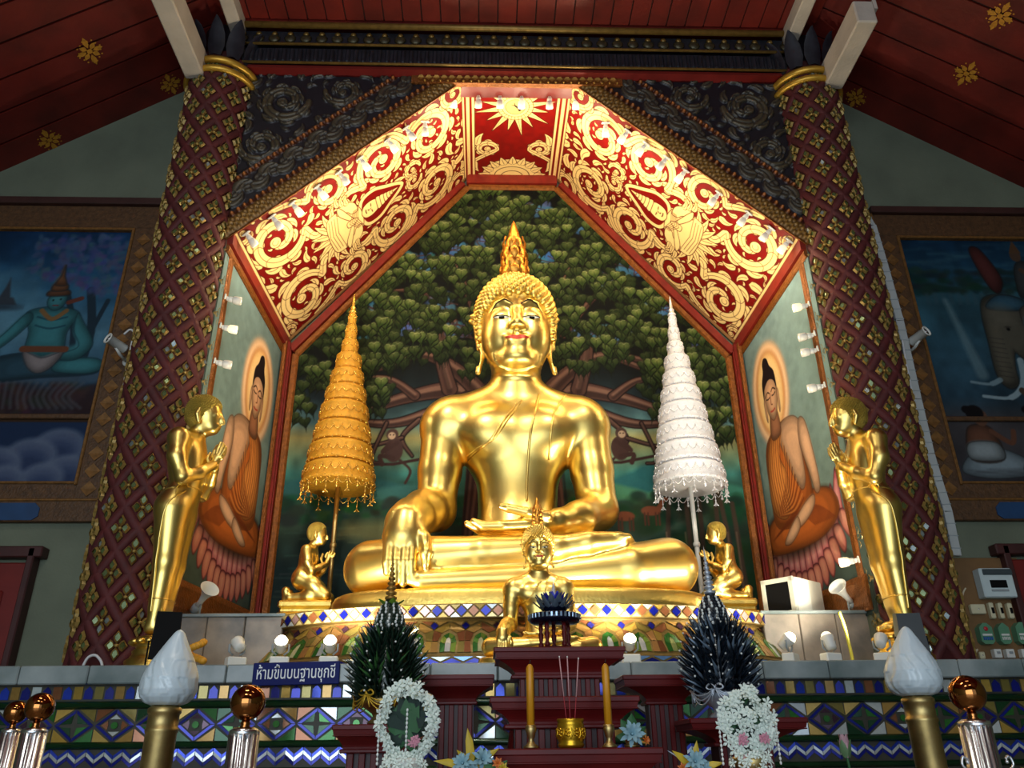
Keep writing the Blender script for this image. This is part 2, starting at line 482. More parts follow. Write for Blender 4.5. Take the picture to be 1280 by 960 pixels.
# ------------------------------------------------------------------ seated gold Buddha
H_BUD=.0095
def strip_patch(bvh, xs, up, lo, rows, dirn, lift, name, m, parent):
    V=[];F=[];k=rows+1
    for i,x in enumerate(xs):
        for j in range(k):
            V.append((x,0,lo[i]+(up[i]-lo[i])*j/rows))
    P=[]
    for v in V:
        h=bvh.ray_cast(Vector((v[0],-2,v[2])),Vector(dirn))
        P.append(h[0]+Vector((0,-lift,0)) if h[0] else Vector(v))
    for i in range(len(xs)-1):
        for j in range(rows): F.append((i*k+j,(i+1)*k+j,(i+1)*k+j+1,i*k+j+1))
    mb=MB(); mb.add(P,F,0,True); return mb.build(name,m,parent)
def buddha_meshes():
    s=SDF((-1.35,-.85,.0),(1.38,.78,3.25),H_BUD)
    # torso
    s.ball((0,.27,1.02),(.32,.225,.55),.05); s.ball((0,.25,.55),(.37,.29,.36),.15)
    s.ball((0,.28,1.46),(.49,.26,.37),.15)
    s.cone((-.52,.3,1.64),(.5,.3,1.64),.205,.205,.12)
    for q in (-1,1):
        s.cone((0,.31,1.95),(q*.46,.31,1.72),.15,.15,.12)
        s.ball((q*.22,.11,1.50),(.21,.12,.17),.12)
    s.cone((0,.31,1.8),(0,.29,2.35),.2,.175,.1)
    for z in (1.99,2.035,2.08): s.ball((0,.295,z),(.19,.19,.022),.03)
    # head
    s.ball((0,.33,2.67),(.325,.37,.365),.04); s.ball((0,.235,2.45),(.28,.28,.41),.1)
    for q in (-1,1):
        s.ball((q*.13,.115,2.34),(.15,.15,.21),.12)
        s.ball((q*.125,.005,2.50),(.09,.05,.062),.035)           # closed heavy lid
        s.chain([(q*.035,-.05,2.585),(q*.10,-.035,2.638),(q*.17,.0,2.625),(q*.225,.07,2.565)],[.02,.022,.02,.014],.03)
        s.ball((q*.045,-.085,2.375),(.036,.04,.03),.03)
        s.ball((q*.045,-.052,2.278),(.062,.03,.020),.03)
        s.ball((q*.038,-.046,2.238),(.052,.033,.022),.03)
    s.chain([(0,-.035,2.63),(0,-.07,2.52),(0,-.115,2.39)],[.026,.03,.042],.04)
    s.ball((0,-.06,2.32),(.018,.02,.03),.025)
    s.ball((0,.01,2.15),(.09,.07,.065),.1)
    s.ball((0,.1,2.11),(.17,.16,.08),.08)
    for q in (-1,1):                                              # long ears
        s.chain([(q*.305,.27,2.56),(q*.325,.25,2.61),(q*.345,.29,2.57),(q*.330,.27,2.44),(q*.312,.24,2.32)],[.025,.028,.028,.028,.026],.02)
        s.chain([(q*.312,.24,2.34),(q*.305,.21,2.2),(q*.325,.18,2.06)],[.03,.032,.024],.015)
        s.ball((q*.325,.19,2.22),(.016,.1,.10),.015,True)
    # right arm, hand laid over the shin
    s.ball((-.58,.29,1.6),.215,.14)
    s.chain([(-.59,.28,1.58),(-.625,.24,1.2),(-.645,.17,.86)],[.195,.17,.15],.045,.04)
    s.chain([(-.645,.17,.86),(-.72,-.06,.79),(-.785,-.30,.68)],[.152,.15,.135],.06,.08)
    s.chain([(-.785,-.28,.67),(-.815,-.40,.60),(-.82,-.455,.50)],[.135,.128,.10],.08); s.ball((-.825,-.48,.48),(.135,.075,.13),.07)
    fx=[-.912,-.858,-.802,-.75]; tip=[.24,.18,.165,.18]
    for i,x in enumerate(fx):
        s.chain([(x*.96-.03,-.465,.53),(x,-.512,.43),(x,-.540,.31),(x+.004,-.532,tip[i])],[.034,.038,.036,.028],.02,.007)
    s.chain([(-.73,-.40,.60),(-.675,-.50,.48),(-.655,-.545,.37),(-.652,-.54,.285)],[.05,.042,.036,.026],.03)
    # left arm, palm up in the lap
    s.ball((.56,.29,1.6),.215,.14)
    s.chain([(.57,.28,1.58),(.60,.22,1.2),(.615,.12,.86)],[.195,.17,.152],.045,.04)
    s.chain([(.615,.12,.84),(.44,-.12,.72),(.26,-.29,.65)],[.15,.125,.088],.06,.05)
    s.chain([(.27,-.28,.645),(.14,-.35,.615),(.02,-.38,.60)],[.085,.08,.068],.05)
    for i,(y,l) in enumerate(((-.27,-.30),(-.33,-.36),(-.395,-.385),(-.455,-.34))):
        s.chain([(.03,y*.5-.19,.59),(-.14,y,.575),(l*.8,y-.005,.572),(l,y-.01,.605)],[.045,.038,.034,.024],.012)
    s.chain([(.17,-.42,.65),(.03,-.455,.672),(-.10,-.46,.70),(-.15,-.455,.713)],[.042,.036,.031,.022],.012)
    # legs
    s.ball((0,.0,.27),(.62,.45,.2),.1)
    for q in (-1,1): s.cone((q*.35,.2,.34),(q*1.0,-.1,.345),.24,.205,.1)
    s.chain([(1.06,-.15,.345),(.75,-.3,.295),(.1,-.42,.225),(-.68,-.5,.185)],[.215,.185,.108,.072],.03)
    s.chain([(-1.055,-.15,.34),(-.75,-.32,.36),(-.28,-.42,.385),(.22,-.46,.41)],[.208,.175,.125,.095],.02,.02)
    s.chain([(.20,-.46,.41),(.45,-.45,.455),(.68,-.41,.485)],[.09,.078,.06],.03,.03)
    for i in range(5): s.cone((.66,-.33-.032*i,.485+.004*i),(.78-.01*i,-.32-.032*i,.50),.026,.022,.01)
    V,F=s.mesh(2)
    return V,F
BV,BF=buddha_meshes()
BB=bvh_of(BV,BF)
def make_buddha(label):
    root=thing('buddha_statue',label,'statue')
    link('body',npmesh('body',BV,BF,GOLD),root)
    # snail curls
    mb=MB(); c=Vector((0,.33,2.62)); n=900
    for i in range(n):
        z=1-2*(i+.5)/n; a=i*PI*(3-5**.5); r=(1-z*z)**.5
        d=Vector((r*cos(a),r*sin(a),z))
        h=BB.ray_cast(c+d*2,-d)
        if h[0] is None: continue
        p=h[0]
        hl=2.715-1.5*max(0,abs(p.x)-.15)**1.25
        if p.y<.18:
            if p.z<hl: continue
        elif p.y<.30:
            if p.z<2.40 or abs(p.x)<.25 and p.z<2.55: continue
        elif p.z<2.28: continue
        if p.y>.2 and p.y<.34 and p.z<2.6 and abs(p.x)>.315: continue
        nn=((p-c).normalized()+h[1]*.4).normalized()
        mb.lathe([(.040,-.014),(.038,.012),(.026,.036),(.010,.052),(.0,.056)],7,0,align(p,nn))
    mb.lathe([(.20,0),(.175,.05),(.1,.1)],20,0,TR(0,.33,2.97))
    for k in range(40):
        a=k*2.4; rr=.19*(k/40)**.5
        mb.sphere((rr*cos(a),.33+rr*sin(a),3.07-.35*rr*rr/.19-.02),(.027,.027,.03),7,5)
    mb.build('hair',GOLDLEAF,root)
    # flame finial: stacked petals round a tapering core
    mb=MB()
    mb.lathe([(.10,3.15),(.115,3.19),(.1,3.22),(.085,3.25),(.095,3.28),(.085,3.36),(.078,3.42),(.078,3.48),(.066,3.56),(.055,3.64),(.038,3.72),(.018,3.79),(.0,3.83)],16,0,TR(0,.33,0),flute=lambda a,z:1+.07*cos(8*a))
    for ring,(z,r,hh,w,nn) in enumerate(((3.17,.085,.15,.045,9),(3.25,.082,.17,.042,8),(3.35,.075,.18,.04,8),(3.46,.06,.18,.034,7))):
        for k in range(nn):
            a=2*PI*(k+.5*ring)/nn - PI/2
            out=Vector((cos(a),sin(a),0)); sd=Vector((-sin(a),cos(a),0)); b=Vector((0,.33,z))+out*r
            pl=[];
            for (t,ww) in ((0,.5),(.25,1),(.5,.85),(.75,.45),(1,0)):
                ctr=b+Vector((0,0,hh*t))+out*(.03*sin(PI*min(t*1.2,1))+.012)
                pl.append((ctr-sd*w*ww,ctr+out*.016,ctr+sd*w*ww))
            V=[q for row in pl for q in row]
            Fq=[]
            for i in range(4):
                for j in range(2): Fq.append((i*3+j,i*3+j+1,(i+1)*3+j+1,(i+1)*3+j))
            mb.add(V,Fq,0,True)
    for sx in (-1,1):
        for (x0,z0,s_) in ((.09,3.2,1),(.08,3.33,.8)):
            mb.tube(catmull([(sx*x0,.3,z0),(sx*(x0+.035*s_),.3,z0+.05*s_),(sx*(x0+.02*s_),.3,z0+.12*s_),(sx*(x0+.035*s_),.3,z0+.17*s_)],5),[.02*s_*(1-i/16) for i in range(16)],6)
    mb.build('flame_finial',ORANGEGOLD,root,'orange gold flame finial').location=(0,0,-.09)
    # painted face
    for q in (-1,1):
        xs=[q*(.057+.135*i/14) for i in range(15)]
        t=[i/14 for i in range(15)]
        lo=[2.462-.012*sin(PI*a)**.8+.012*a for a in t]; up=[2.464+.009*sin(PI*a)+.012*a for a in t]
        e=strip_patch(BB,xs,up,lo,3,(0,1,0),.003,'eye',WHITEEYE,root); e['label']='white painted eye'
        xs2=[q*(.105+.045*i/8) for i in range(9)]
        strip_patch(BB,xs2,[2.474]*9,[2.453-.004*sin(PI*i/8) for i in range(9)],3,(0,1,0),.006,'pupil',BLACKP,e)
        strip_patch(BB,[q*(.05+.15*a) for a in t],[2.469+.013*sin(PI*a)+.014*a for a in t],[2.462+.012*sin(PI*a)+.012*a for a in t],2,(0,1,0),.005,'lash_line',BLACKP,e)
        b=[q*(.035+.19*a) for a in t]
        zz=[2.565+.08*sin(PI*min(a*.9+.08,1))-.02*a for a in t]
        strip_patch(BB,b,[z+.0055 for z in zz],[z-.0055 for z in zz],2,(0,1,0),.004,'eyebrow',BLACKP,root)
    xs=[-.10+.2*i/18 for i in range(19)]
    tt=[i/18 for i in range(19)]
    strip_patch(BB,xs,[2.258+.030*sin(PI*a)-.010*math.exp(-((a-.5)/.1)**2)+.01*abs(2*a-1) for a in tt],[2.256-.012*sin(PI*a)+.008*abs(2*a-1) for a in tt],4,(0,1,0),.004,'lips',LIPRED,root)['label']='red painted lips'
    # robe edges pressed into the gold
    O=Vector((-.015,5.9,1.98))
    def pxp(L_): return [at(x,y,5.98)-O for x,y in L_]
    for nm,pts in (('robe_hem',[(652,501),(644,514),(635,528),(618,552),(600,561),(584,566)]),('sash_edge',[(674,490),(668,520),(662,550),(659,590),(658,628)]),('sash_edge',[(709,488),(699,505),(692,520),(688,545),(686,575)]),('sash_edge',[(645,505),(637,519),(628,532),(611,556),(584,569)])):
        pp=[Vector(p) for p in catmull(pxp(pts),8)]
        q=[]
        for p in pp:
            h=BB.ray_cast(Vector((p.x,-1.2,p.z)),Vector((0,1,0)))
            if h[0]: q.append(h[0])
        MB().tube(q,.0105,6).build(nm,GOLD,root)
    # low gilded seat slab
    mb=MB()
    prof=[(1.0,0),(1.0,.05),(.995,.09),(.985,.115),(.965,.128),(.93,.13)]
    P=[];n=72
    def se(a):
        c_,s_=cos(a),sin(a); e=.62
        return (1.33*abs(c_)**e*(1 if c_>=0 else -1), -.02+.60*abs(s_)**e*(1 if s_>=0 else -1))
    V=[];Fq=[]
    for r,z in prof:
        for i in range(n):
            x,y=se(2*PI*i/n); V.append((x*r,y*r,z))
    for j in range(len(prof)-1):
        for i in range(n): Fq.append((j*n+i,j*n+(i+1)%n,(j+1)*n+(i+1)%n,(j+1)*n+i))
    mb.add(V,Fq,0,True); mb.add(V[-n:],[tuple(range(n))])
    mb.build('seat_slab',GOLDLEAF,root,'flat gilded slab under the crossed legs')
    return root
big=make_buddha('huge seated golden Buddha with pointed flame finial, right hand over its knee')
big.location=(-.015,5.9,1.98)
small=dup(big,(.055,4.83,1.575),label='small seated golden Buddha on the ledge in front of the huge one',scale=.275)
# ------------------------------------------------------------------ the hall
PLASTER=mat('grey_green_plaster',(106,113,94),.8,noise=.22,scale=2.5,bump=.15,bscale=50)
REDWOOD=mat('red_stained_boards',(112,28,18),.45,noise=.45,scale=3.,bump=.1,bscale=24)
DARKRED=mat('dark_red_paint',(112,26,22),.4,noise=.25,scale=6)
CONCRETE=mat('whitewashed_concrete',(196,184,168),.7,noise=.22,scale=4,bump=.2,bscale=40)
MARBLE=mat('grey_marble',(150,160,160),.22,noise=0,scale=3.2,col2=(98,112,112),bump=.02)
PINKSTONE=mat('mottled_stone_slabs',(168,152,134),.35,scale=5,col2=(112,106,98),bump=.05)
FLOORM=mat('pale_floor_tiles',(150,146,138),.3,noise=.3,scale=3)
CARVED=mat('dark_carved_wood',(200,200,200),.4,.35,noise=.2,scale=20,vcol=True)
PAINTING=mat('painted_mural',(255,255,255),.7,noise=.07,scale=40,vcol=True,spec=.12)
LACQUER=mat('gilded_lacquer',(255,255,255),.5,noise=.05,scale=30,vcol=True,spec=.2)
FRAMEGOLD=mat('brown_gilt_frame',(150,88,34),.4,.45,noise=.4,scale=24,bump=.5,bscale=70)
FRAMERED=mat('red_frame_paint',(128,30,20),.45,noise=.3,scale=12)
FRAMEBROWN=mat('dull_brown_frame',(92,62,34),.55,.1,noise=.45,scale=26,bump=.3,bscale=60)
GILT=mat('gilt_stencil',(214,150,48),.5,.3,noise=.3,scale=40)
CREAMLINE=mat('cream_edging',(226,196,138),.5,noise=.1)
COLRED=mat('maroon_column_lacquer',(88,26,26),.72,noise=.4,scale=9,bump=.12,bscale=40)
MOSAIC=mat('mirror_mosaic',(255,255,255),.14,.45,noise=.12,scale=60,vcol=True,spec=.7)
GROUT=mat('gilt_grout',(128,104,52),.5,.4,noise=.3,scale=30)
DARKGROUT=mat('dark_grout',(52,50,36),.5,.1,noise=.3,scale=30)
GREENGLAZE=mat('dark_green_glaze',(26,62,34),.15,.2,noise=.3,scale=16)

def slab(name, lo, hi, m, parent=None, bev=0.):
    c=[(a+b)/2 for a,b in zip(lo,hi)]; d=[b-a for a,b in zip(lo,hi)]
    o=MB().box((0,0,0),d,0,bev=bev).build(name,m,parent); o.location=c
    return o
struct(slab('floor',(-6.2,-7,-.1),(6.2,8,0),FLOORM))
struct(slab('wall_back',(-6.2,7.02,0),(6.2,7.2,8.2),PLASTER))
struct(slab('wall_left',(-6.2,-7,0),(-6.0,7.1,8.2),PLASTER))
struct(slab('wall_right',(6.0,-7,0),(6.2,7.1,8.2),PLASTER))
WO=5.9
struct(slab('wall_outer_left',(-6.0,WO,0),(-2.5,WO+.2,8.1),PLASTER))
struct(slab('wall_outer_right',(2.5,WO,0),(6.0,WO+.2,8.1),PLASTER))
mb=MB()                                            # hall front with three tall entrances
for x0,x1 in ((-6.1,-5.7),(5.7,6.1)): mb.box(((x0+x1)/2,-6.9,4),(x1-x0,.2,8))
mb.box((0,-6.9,6.5),(12,.2,3.4))
struct(mb.build('wall_front',PLASTER))

# ---- ceilings
def boards(name, P, U, W, n, along, m, t=.04):
    """n boards side by side along U, each as long as W"""
    mb=MB(); P,U,W=Vector(P),Vector(U),Vector(W); N=U.cross(W).normalized()
    if N.z<0: N=-N
    for i in range(n):
        a=P+U*((i+.0)/n); b=P+U*((i+.93)/n); e=(i%3)*.002
        q=[a,b,b+W,a+W]
        V=[p+N*e for p in q]+[p+N*(t+e) for p in q]
        mb.add(V,[(0,1,2,3),(7,6,5,4),(0,4,5,1),(1,5,6,2),(2,6,7,3),(3,7,4,0)],0)
        g=[b+N*.022,P+U*((i+1)/n)+N*.022,P+U*((i+1)/n)+W+N*.022,b+W+N*.022]
        mb.add(g,[(0,1,2,3)],1)
    return mb.build(name,[m,MATS['dark_groove']])
mat('dark_groove',(40,10,8),.7,noise=.1)
struct(boards('ceiling',(-2.75,5.36,7.175),(5.5,0,0),(0,-12.2,.0),32,0,REDWOOD))
# sloping aisle ceilings
def flower_stencil(mb, c, ux, uy, n, s):
    ux,uy,n=Vector(ux).normalized(),Vector(uy).normalized(),Vector(n).normalized()
    def pt(x,y,l=.004): return Vector(c)+ux*x*s+uy*y*s+n*l
    for k in range(8):
        a=2*PI*k/8; l=1.0 if k%2==0 else .8; l*=1.25 if k%4==0 else 1
        P=[]
        for t,w in ((.22,.0),(.45,.16),(.62,.2),(.8,.13),(1.0,0)):
            P.append((t*l,w))
        out=[(x,y) for x,y in P]+[(x,-y) for x,y in P[::-1][1:-1]]
        mb.add([pt(x*cos(a)-y*sin(a),x*sin(a)+y*cos(a)) for x,y in out],[tuple(range(len(out)))],0)
    ring=[pt(.2*cos(2*PI*i/14),.2*sin(2*PI*i/14)) for i in range(14)]
    mb.add(ring,[tuple(range(14))],0)
    for k in range(16):
        a=2*PI*(k+.5)/16; r=.86+.1*(k%2)
        mb.add([pt(r*cos(a)+.07*cos(2*PI*i/8),r*sin(a)*.9+.07*sin(2*PI*i/8)) for i in range(8)],[tuple(range(8))],0)
for sd,nm in ((-1,'left'),(1,'right')):
    a=at(240,110,WO) if sd<0 else at(1045,125,WO)
    b=at(0,215,WO) if sd<0 else at(1280,235,WO)
    d=(b-a)/abs(b.x-a.x); p0=a-d*.62; wdt=4.2
    p1=p0+d*wdt
    o=struct(boards('ceiling_'+nm,(p0.x,WO+.02,p0.z),(0,-12.8,0),(d*wdt).to_tuple(),44,0,REDWOOD))
    mb=MB(); n=Vector((d.z*(1 if d.x<0 else -1),0,abs(d.x))).normalized(); n=-n if n.z>0 else n
    def hit(px,py):
        dr=at(px,py,5)-Vector(CAM_POS.tolist()); dr.normalize(); C_=Vector(CAM_POS.tolist())
        return C_+dr*((Vector(p0)-C_).dot(n)/dr.dot(n))
    for px,py,s in (((112,64,.115),(213,105,.105),(62,175,.11),(30,-20,.11)) if sd<0 else ((1208,92,.11),(1070,122,.105),(1250,20,.11))):
        flower_stencil(mb,hit(px,py),(0,1,0),d,n,s)
    mb.build('gilt_stencil',GILT,o)

# ---- beams towards the viewer and column capitals
for sd,nm in ((-1,'left'),(1,'right')):
    x=sd*2.80; z0=6.45
    mb=MB(); y0=.6 if sd<0 else 4.52
    mb.box((x,(y0+5.25)/2,z0+.12),(.17,5.25-y0,.24),bev=.012)
    mb.box((x+sd*.095,(y0+5.25)/2,z0+.2),(.03,5.25-y0,.1))
    struct(mb.build('beam_aisle_'+nm,CONCRETE))
    mb=MB(); y0=2.0 if sd<0 else 4.45
    mb.box((sd*2.52,(y0+5.3)/2,7.1),(.12,5.3-y0,.16),bev=.01)
    struct(mb.build('beam_inner_'+nm,CONCRETE))

# ---- the niche
YF,YB=5.46,6.99
AF,AB=(2.36,5.415,4.955),(2.225,YB,4.79)
TF,TB=(.46,5.425,6.705),(.47,YB,6.86)
ZP=1.98                                             # top of the pedestal and of the low stone walls
for sd,nm in ((-1,'left'),(1,'right')):
    mb=MB()
    q=[(sd*AF[0],AF[1],1.6),(sd*AB[0],AB[1],1.6),(sd*AB[0],AB[1],AB[2]),(sd*AF[0],AF[1],AF[2])]
    o=[(p[0]+sd*.12,p[1],p[2]) for p in q]
    F=[(0,1,2,3),(7,6,5,4),(0,4,5,1),(1,5,6,2),(2,6,7,3),(3,7,4,0)]
    if sd>0: F=[f[::-1] for f in F]
    mb.add(q+o,F); struct(mb.build('wall_niche_'+nm,PLASTER))
# sloping and flat niche ceiling, backing slabs
def backing(name, q, off, m):
    q=[Vector(p)+Vector(off)*1.1 for p in q]; o=[p+Vector(off) for p in q]
    n=(q[1]-q[0]).cross(q[3]-q[0])
    F=[(0,1,2,3),(7,6,5,4),(0,4,5,1),(1,5,6,2),(2,6,7,3),(3,7,4,0)]
    if n.dot(Vector(off))>0: F=[f[::-1] for f in F]
    return struct(MB().add(q+o,F).build(name,m))
def mir(p,s): return (p[0]*s,p[1],p[2])
CEIL={}
for sd,nm in ((-1,'left'),(1,'right')):
    CEIL[nm]=backing('ceiling_niche_'+nm,[mir(AF,sd),mir(TF,sd),mir(TB,sd),mir(AB,sd)],(sd*.1,0,.12),DARKRED)
CEIL['flat']=backing('ceiling_niche_top',[mir(TF,-1),TF,TB,mir(TB,-1)],(0,0,.12),DARKRED)

# frames as mitred mouldings: a bar along a polyline lying on a plane
def bar(mb, a, b, w, up, out, d, mi=0, round_=False):
    """bar from a to b, width w along 'up', standing d off the surface along 'out'"""
    a,b,up,out=Vector(a),Vector(b),Vector(up).normalized(),Vector(out).normalized()
    if round_:
        prof=[(0,0),(.0,.5*d),(.2*w,d),(.8*w,d),(w,.5*d),(w,0)]
    else: prof=[(0,0),(0,d),(w,d),(w,0)]
    k=len(prof)
    V=[a+up*x+out*y for x,y in prof]+[b+up*x+out*y for x,y in prof]
    F=[(i,(i+1)%k,k+(i+1)%k,k+i) for i in range(k)]+[tuple(range(k))[::-1],tuple(range(k,2*k))]
    mb.add(V,F,mi)
t1=MB(); t2=MB()
for sd in (-1,1):
    up=Vector((sd*1,0,0))
    # vertical jambs of the back wall
    bar(t1,(sd*2.085,YB,1.9),(sd*2.085,YB,4.66),.07,up,(0,-1,0),.04,0,True)
    bar(t2,(sd*2.155,YB,1.9),(sd*2.155,YB,4.72),.05,up,(0,-1,0),.06)
    s=Vector((sd*(.45-2.085),0,6.69-4.66)).normalized(); nrm=Vector((sd*-s.z*sd*-1,0,0))
    o=Vector((sd*abs(s.z),0,abs(s.x)))
    bar(t1,(sd*2.085,YB,4.64),(sd*.455,YB,6.68),.065,o,(0,-1,0),.04,0,True)
    bar(t2,Vector((sd*2.085,YB,4.64))+o*.065,Vector((sd*.455,YB,6.68))+o*.065,.07,o,(0,-1,0),.06)
bar(t1,(-.47,YB,6.675),(.47,YB,6.675),.065,(0,0,1),(0,-1,0),.04,0,True)
bar(t2,(-.49,YB,6.74),(.49,YB,6.74),.13,(0,0,1),(0,-1,0),.06)
struct(t1.build('trim_1',FRAMEGOLD)); struct(t2.build('trim_2',FRAMERED))
for sd,k in ((-1,3),(1,5)):
    m1=MB(); m2=MB(); inn=Vector((-sd,-.08,0))
    A_f,A_b=Vector(mir(AF,sd)),Vector(mir(AB,sd))
    bar(m1,(sd*2.212,6.9,1.98),(sd*2.212,6.9,4.75),-.07,(0,1,0),inn,.03,0,True)
    bar(m2,(sd*2.212,6.9,1.98),(sd*2.212,6.9,4.76),.09,(0,1,0),inn,.05)
    bar(m1,(sd*2.36,5.49,1.98),(sd*2.36,5.49,4.93),.09,(0,1,0),inn,.03,0,True)
    bar(m2,A_f+Vector((0,0,-.10)),A_b+Vector((0,0,-.10)),.10,(0,0,1),inn,.05)
    bar(m1,A_f+Vector((0,0,-.17)),A_b+Vector((0,0,-.17)),.07,(0,0,1),inn,.03,0,True)
    bar(m1,(sd*2.36,5.46,1.98),(sd*2.225,6.95,1.98),.24,(0,0,1),inn,.035,0,True)
    struct(m1.build('trim_%d'%k,FRAMEGOLD)); struct(m2.build('trim_%d'%(k+1),FRAMERED))

# ---- cross beam over the niche, in carved courses
mb=MB(); yb=5.30
def course(z0,z1,y,mi,rnd=False):
    if rnd:
        mb.lathe([( (z1-z0)/2,-2.62),((z1-z0)/2,2.62)],10,mi,Matrix.Translation((0,y,(z0+z1)/2))@Matrix.Rotation(PI/2,4,'Y'))
    else: mb.box((0,(y+5.62)/2,(z0+z1)/2),(5.24,5.62-y,z1-z0),mi)
course(7.155,7.26,5.24,0); course(7.10,7.16,5.25,1,True)
course(6.93,7.10,5.30,2); course(6.905,6.93,5.27,1,True); course(6.715,6.905,5.31,2); course(6.69,6.715,5.28,1,True); course(6.66,6.69,5.3,3)
for i in range(72):                                  # reeds
    x=-2.55+5.1*(i+.5)/72
    mb.box((x,5.305,6.81),(.042,.04,.155),2,bev=.012)
    if i%2==0: mb.sphere((x+.035,5.295,7.01),(.055,.02,.05),8,5,4); mb.sphere((x+.035,5.29,7.06),(.03,.018,.025),6,4,1)
    mb.sphere((x,5.295,6.952),(.02,.014,.012),6,4,4)
BLUEGREY=mat('slate_blue_paint',(48,50,58),.35,.3,noise=.45,scale=12)
DULLGOLD=mat('dull_gilding',(150,118,58),.4,.6,noise=.35,scale=18)
struct(mb.build('beam_cross',[REDWOOD,DULLGOLD,BLUEGREY,DARKRED,mat('tarnished_gilding',(84,76,52),.4,.5,noise=.4,scale=30)]))

# ---- columns with raised lattice and glass flowers
COLX,COLY,COLR=2.645,5.47,.27
GREENGLASS=mat('green_mirror_glass',(104,118,70),.22,.4,noise=.45,scale=25)
RIMGOLD=mat('column_flower_gilding',(168,138,72),.42,.35,noise=.35,scale=22)
SILVERGLASS=mat('silver_mirror_glass',(150,160,156),.22,.5,noise=.35,scale=30)
def ribbon(m,pts,w,t):
    V=[];n=len(pts)
    for i,p in enumerate(pts):
        d=(pts[min(i+1,n-1)]-pts[max(i-1,0)]).normalized(); o=Vector((p.x,p.y,0)).normalized(); s_=d.cross(o)
        V+=[p-s_*w-o*.01,p-s_*w*.8+o*t*.7,p+o*t,p+s_*w*.8+o*t*.7,p+s_*w-o*.01]
    m.add(V,[(i*5+j,i*5+j+1,(i+1)*5+j+1,(i+1)*5+j) for i in range(n-1) for j in range(4)],0,True)
def column(sd,nm):
    col=struct(MB().lathe([(COLR,1.59),(COLR,6.75)],40,0).build('column_'+nm,COLRED)); col.location=(sd*COLX,COLY,0)
    lat=MB(); fl=MB()
    rows=35; n=8; dz=(6.7-1.6)/rows; da=2*PI/n
    def P(a,z,r): return Vector((r*cos(a),r*sin(a),z))
    for k in range(rows+1):
        for j in range(n):
            a=(j+.5*(k%2))*da; z=1.6+k*dz
            if sin(a)>.55: continue                          # turned to the wall
            for s in (-1,1):                                # lattice bar to the next row
                if k<rows:
                    pts=[P(a+da*(.5+s*.5*t),z+dz*t,COLR+.004) for t in (0,.25,.5,.75,1)] if False else [P(a+da*.5+s*da*.5*t*1.0,z+dz*t,COLR+.006) for t in (0,.34,.67,1)]
                    ribbon(lat,pts,.030,.012)
            rr=COLR+.006; w=.062; h=.088
            c0=P(a,z,rr); ux=Vector((-sin(a),cos(a),0)); n_=Vector((cos(a),sin(a),0)); uz=Vector((0,0,1))
            if z<1.66 or z>6.60: continue
            for (dx,dzz) in ((1,0),(-1,0),(0,1),(0,-1)):
                d=ux*dx*w+uz*dzz*h; e=ux*dzz*w+uz*dx*h*(-1)
                def q(t,s_,l): return c0+d*t+e*s_+n_*l
                ring=[(.10,0),(.36,.30),(.62,.40),(1.06,0.0),(.62,-.40),(.36,-.30)]
                inn=[(.26,0),(.42,.19),(.62,.26),(.88,0.0),(.62,-.26),(.42,-.19)]
                tl=random.uniform(-.006,.006)
                V=[q(t,s_,.002) for t,s_ in ring]+[q(t,s_,.022) for t,s_ in inn]+[q(t,s_,.014+tl*(t-.5)*4) for t,s_ in inn]
                fl.add(V,[(i,(i+1)%6,6+(i+1)%6,6+i) for i in range(6)],1)
                fl.add(V[12:],[tuple(range(6))],random.choice((0,0,0,0,0,0,0,2)))
            fl.sphere(c0+n_*.008,(.015,.015,.012),6,4,1)
    lat.build('lattice',COLRED,col); fl.build('glass_inlay',[GREENGLASS,RIMGOLD,SILVERGLASS],col,'green and silver glass flowers in gilt settings')
    cap=MB()
    for z,r in ((6.70,.035),(6.60,.03)): 
        cap.tube([(COLR*1.1*cos(2*PI*i/36),COLR*1.1*sin(2*PI*i/36),z) for i in range(36)],r,8,1,closed=True)
    cap.lathe([(COLR*1.02,6.6),(COLR*1.04,6.68),(COLR*1.1,6.74),(COLR*.9,6.8),(COLR*.85,7.2)],32,0)
    for k in range(12):
        a=2*PI*k/12
        b=Vector((cos(a),sin(a),0)); s_=Vector((-sin(a),cos(a),0))
        rowsV=[]
        for t,w in ((0,.05),(.3,.075),(.6,.07),(.85,.045),(1,.012)):
            c0=b*(COLR*1.0+.10*t*t+.02)+Vector((0,0,6.76+.36*t))
            rowsV+= [c0-s_*w,c0+b*.02,c0+s_*w]
        cap.add(rowsV,[(i*3+j,i*3+j+1,i*3+j+4,i*3+j+3) for i in range(4) for j in range(2)],0,True)
    cap.build('capital',[BLUEGREY,mat('yellow_gilt_ring',(206,160,58),.35,.6,noise=.25,scale=14)],col).location=(0,0,-.09)
column(-1,'left'); column(1,'right')
